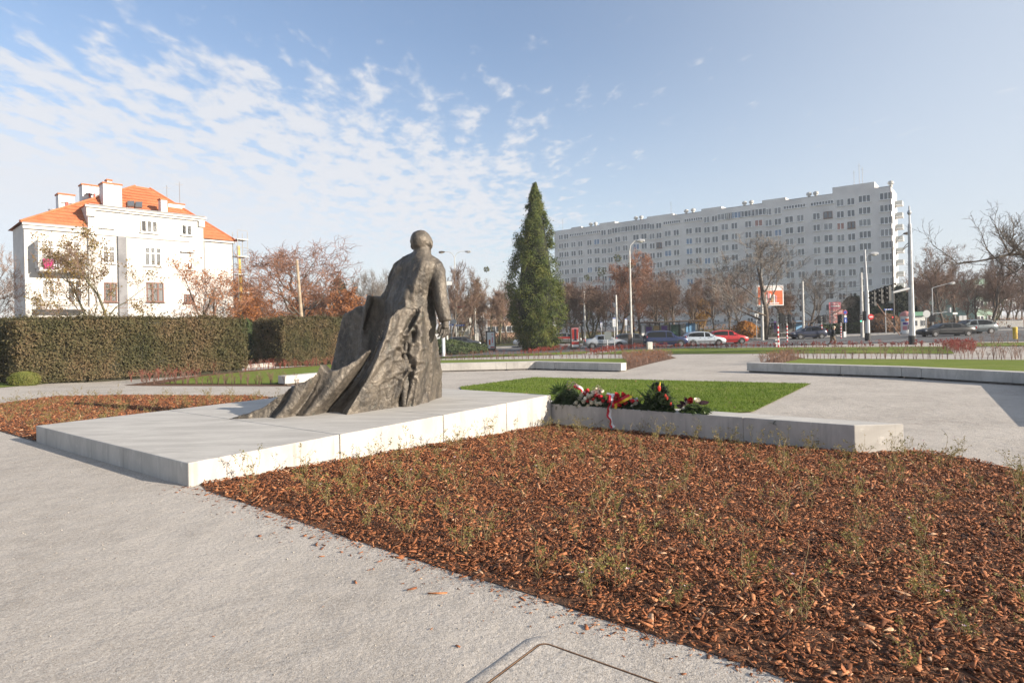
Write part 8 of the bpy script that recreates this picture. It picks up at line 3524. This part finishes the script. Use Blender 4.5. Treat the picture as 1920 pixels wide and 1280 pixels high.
def bouquets():
    rng = random.Random(17)
    FG = 'memorial flower arrangements on the bench'
    # A: palm fan and fir at the left end
    c = bpt(1062, 756)
    c.z = BT
    r = thing('flower_arrangement', 'fan of palm leaves over fir sprigs at the plinth end of the bench', 'flower arrangement', c, 0, FG)
    m = MB()
    for i in range(17):
        a = R(-78 + 150 * i / 16)
        o_ = Vector((math.sin(a), .1, math.cos(a) * .9 + .12))
        blade_leaf(m, bpt(1057, 742, front=.2) - c, o_, rng.uniform(.24, .36), .045, .25)
    for i in range(9):
        a = R(-80 + 110 * i / 8)
        blade_leaf(m, bpt(1050, 738, front=.12) - c, Vector((math.sin(a), -.2, math.cos(a))), rng.uniform(.2, .3), .03, .2)
    m.build('palm_fan', M['palm'], r)
    m = MB()
    for i in range(70):
        p = bpt(rng.uniform(1042, 1088), rng.uniform(728, 756), front=rng.uniform(.0, .3))
        frond(m, p - c, Vector((rng.gauss(0, .5), -.5 + rng.gauss(0, .3), rng.uniform(-.6, .7))), rng.uniform(.14, .26), .035, 9, rng, .8)
    m.build('fir_sprigs', M['fir_sprig'], r)
    greenery(r, 1036, 1096, 728, 762, 1500, 'fir_sprig', 1)
    loops('ribbon_bow', bpt(1071, 722, front=.12), .10, [M['ribbon_white'], M['ribbon_red']], r, 6, 2)
    ribbon('ribbon', [bpt(1076, 722, front=.15), bpt(1086, 726, front=.15), bpt(1094, 733, front=.13), bpt(1100, 740, front=.12)], .085, [M['ribbon_white'], M['ribbon_red']], r)
    # B: red and white roses
    c = bpt(1115, 758)
    c.z = BT
    r = thing('flower_arrangement', 'mound of white and red roses with a red and white bow', 'flower arrangement', c, 0, FG)
    sprigs(r, bpt(1112, 758), .38, 90, M['fir_sprig'], rng, .2, .6)
    m = MB()
    for i in range(60):
        p = bpt(rng.uniform(1085, 1140), rng.uniform(740, 760), front=rng.uniform(.05, .3))
        frond(m, p - c, Vector((rng.gauss(0, .6), -.4, rng.uniform(-.2, .8))), rng.uniform(.1, .18), .025, 7, rng, .5)
    m.build('fern', M['fern'], r)
    greenery(r, 1076, 1146, 734, 765, 1600, 'fir_sprig', 2)
    for px, py, col, s in ((1093, 738, 'white', 1), (1105, 744, 'white', 1.1), (1110, 741, 'white', .9), (1113, 737, 'white', 1.1), (1122, 736, 'white', 1), (1081, 756, 'white', 1.05), (1094, 754, 'white', 1), (1109, 755, 'white', 1.15), (1120, 758, 'white', 1), (1117, 742, 'red', 1), (1125, 745, 'red', 1.05), (1113, 750, 'red', 1), (1102, 733, 'red', .9), (1099, 736, 'red', .85), (1086, 748, 'white', .8), (1130, 752, 'red', .9), (1102, 752, 'red', .8), (1128, 734, 'white', .9), (1120, 731, 'white', .9), (1090, 743, 'white', .9), (1098, 748, 'white', .9), (1116, 752, 'white', .8), (1126, 757, 'white', .9), (1087, 761, 'white', .9), (1103, 761, 'white', .9)):
        add_rose(r, bpt(px, py, front=.02 + .16 * max(0, (756 - py) / 26)), col, rng, s)
    loops('ribbon_bow', bpt(1120, 731, front=.12), .10, [M['ribbon_red'], M['ribbon_white']], r, 7, 4)
    # C: ribbons and dark red flowers
    c = bpt(1165, 762)
    c.z = BT
    r = thing('flower_arrangement', 'low spray of red roses with long red white and yellow ribbons', 'flower arrangement', c, 0, FG)
    sprigs(r, bpt(1165, 762), .42, 80, M['fir_sprig'], rng, .2, .5)
    m = MB()
    for i in range(50):
        p = bpt(rng.uniform(1145, 1200), rng.uniform(745, 764), front=rng.uniform(.05, .3))
        frond(m, p - c, Vector((rng.gauss(0, .6), -.3, rng.uniform(0, .9))), rng.uniform(.1, .2), .028, 7, rng, .5)
    m.build('fern', M['fern'], r)
    greenery(r, 1136, 1212, 744, 768, 1300, 'fir_sprig', 3)
    for px, py, s in ((1156, 741, 1.1), (1168, 741, 1.1), (1172, 756, .9), (1160, 759, 1), (1178, 745, 1), (1186, 752, .8), (1152, 750, 1), (1141, 753, .9), (1143, 746, .8), (1161, 747, .9)):
        add_rose(r, bpt(px, py, front=.0 + .12 * max(0, (760 - py) / 20)), 'red', rng, s)
    for px, py in ((1187, 762), (1133, 758), (1192, 757)):
        add_rose(r, bpt(px, py, front=.1), 'white', rng, .9)
    ribbon('hanging_ribbon', [bpt(1145, 740, front=.05), bpt(1147, 750, front=.0), bpt(1143, 764, front=-.025), bpt(1141, 776, front=-.03), bpt(1145, 788, front=-.035), bpt(1149, 802, front=-.05)], .085, [M['ribbon_white'], M['ribbon_red']], r)
    ribbon('yellow_ribbon', [bpt(1182, 741, front=.04), bpt(1168, 750, front=.0), bpt(1153, 757, front=-.02), bpt(1151, 765, front=-.03)], .10, [M['ribbon_yellow'], M['ribbon_red']], r)
    ribbon('ribbon', [bpt(1137, 739, front=.2), bpt(1150, 741, front=.15), bpt(1160, 744, front=.12), bpt(1157, 752, front=.1)], .08, [M['ribbon_white'], M['ribbon_red']], r)
    ribbon('ribbon', [bpt(1176, 743, front=.2), bpt(1188, 752, front=.12), bpt(1196, 748, front=.14)], .075, [M['ribbon_white'], M['ribbon_red']], r)
    # D: upright arrangement with red anthurium
    c = bpt(1236, 764)
    c.z = BT
    r = thing('flower_arrangement', 'tall upright green arrangement with red anthuriums', 'flower arrangement', c, 0, FG)
    m = MB()
    for i in range(26):
        a = R(-60 + 135 * rng.random())
        blade_leaf(m, bpt(1232 + rng.gauss(0, 5), 752 + rng.gauss(0, 4), front=.18) - c, Vector((math.sin(a), rng.gauss(0, .2), math.cos(a) + .3)), rng.uniform(.22, .42), .035, .12)
    m.build('blade_leaves', M['palm'], r)
    m = MB()
    for i in range(110):
        p = bpt(rng.gauss(1237, 14), rng.uniform(733, 766), front=rng.uniform(.02, .3))
        frond(m, p - c, Vector((rng.gauss(0, .7), -.4, rng.uniform(-.4, .9))), rng.uniform(.14, .26), .034, 9, rng, .6)
    m.build('fir_sprigs', M['fir_sprig'], r)
    greenery(r, 1204, 1264, 716, 771, 1900, 'fir_sprig', 4)
    greenery(r, 1222, 1262, 724, 771, 700, 'palm', 6)
    for px, py, s in ((1236, 728, 1.0), (1248, 742, .7), (1251, 746, .6), (1258, 757, .6)):
        h = MB()
        p = bpt(px, py, front=.0) - c
        h.ball((p.x, p.y, p.z), .042 * s, 9, 7, sc=(.75, .35, 1.25))
        h.build('anthurium', M['petal_orange'], r)
    h = MB()
    p = bpt(1237, 722, front=.02) - c
    h.tube([p + Vector((-.02, 0, -.05)), p + Vector((0, 0, .01)), p + Vector((.01, 0, .06))], [.012, .014, .004], 6)
    h.build('spadix', M['ribbon_yellow'], r)
    # E: small arrangement with dark leaves
    c = bpt(1300, 770)
    c.z = BT
    r = thing('flower_arrangement', 'small arrangement with one red rose, white roses and dark purple leaves', 'flower arrangement', c, 0, FG)
    m = MB()
    for i in range(70):
        p = bpt(rng.gauss(1300, 10), rng.uniform(757, 773), front=rng.uniform(.06, .32))
        frond(m, p - c, Vector((rng.gauss(0, .9), -.4, rng.uniform(-.2, .5))), rng.uniform(.1, .2), .03, 8, rng, .6)
    for i in range(9):
        blade_leaf(m, bpt(1310, 766, front=.15) - c, Vector((rng.uniform(-.5, 1.3), -.3, rng.uniform(-.1, .5))), rng.uniform(.16, .26), .04, .5)
    m.build('fern', M['palm'], r)
    m = MB()
    for px, py, dx in ((1286, 760, -.5), (1310, 757, 1.0), (1282, 764, -.8), (1314, 757, 1.2), (1290, 757, -.2)):
        blade_leaf(m, bpt(px, py, front=.14) - c, Vector((dx, -.1, .45)), .15, .075, .3)
    m.build('dark_leaves', M['dark_leaf'], r)
    greenery(r, 1276, 1326, 758, 776, 800, 'palm', 5)
    add_rose(r, bpt(1295.5, 752, front=.1), 'red', rng, 1.25)
    add_rose(r, bpt(1307, 752, front=.1), 'white', rng, 1.15)
    add_rose(r, bpt(1288, 755, front=.1), 'white', rng, .8)
    add_rose(r, bpt(1282, 766, front=.1), 'white', rng, .7)
    # a bit of fir hanging over the edge and a wreath with yellow and red ribbon at the statue's feet
    b = uv(5.0, 1.0)
    c = P(806, 728, 13.2)
    base = Vector((c.x - .12, 13.2, PL_T))
    r = thing('wreath', 'wreath with yellow and red ribbon leaning at the front of the statue', 'wreath', base)
    m = MB()
    for k in range(34):
        a = k * 6.283 / 34
        p = Vector((math.cos(a) * .26 - .2, 0, .32 + math.sin(a) * .26))
        frond(m, p, Vector((-math.sin(a), -.3, math.cos(a))), .16, .035, 7, rng, .2)
    m.build('fir_ring', M['fir_sprig'], r)
    m = MB()
    q = Vector((.05, -.05, 0))
    m.add([q + Vector((0, 0, .42)), q + Vector((.07, 0, .34)), q + Vector((.13, -.02, .16)), q + Vector((.02, -.02, .06))], [(0, 1, 2, 3)], 0)
    m.add([q + Vector((.0, -.01, .2)), q + Vector((.08, -.03, .13)), q + Vector((.03, -.03, .02)), q + Vector((-.03, -.03, .05))], [(0, 1, 2, 3)], 1)
    m.build('ribbon_tail', [M['ribbon_yellow'], M['ribbon_red']], r)
    r_ = MB()
    # fallen sprig lying on the bench front edge
    c = bpt(1450, 797, front=-.02)
    for i in range(4):
        frond(r_, Vector((0, 0, 0)), Vector((1 - .5 * i, -.1, .15 * i - .2)), .11, .025, 7, rng, .3)
    o = r_.build('fir_sprig', M['fir_sprig'], None, loc=(c.x, c.y, c.z + .02))
    tag(o, 'lone fir sprig caught against the shaded bench face', 'sprig')


bouquets()


# ------------------------------------------------------------------ thin winter haze round the whole place
def haze_box():
    m = bpy.data.materials.new('haze')
    m.use_nodes = True
    m.node_tree.nodes.clear()
    T = NT(m.node_tree)
    v = T.n('ShaderNodeVolumePrincipled')
    v.inputs['Color'].default_value = (.93, .95, 1, 1)
    v.inputs['Density'].default_value = 0.00045
    out = T.n('ShaderNodeOutputMaterial')
    m.node_tree.links.new(v.outputs[0], out.inputs['Volume'])
    mb = MB()
    mb.box((0, 1300, 18), (6200, 3700, 42))
    mb.build('haze', m, None, kind='stuff')


haze_box()
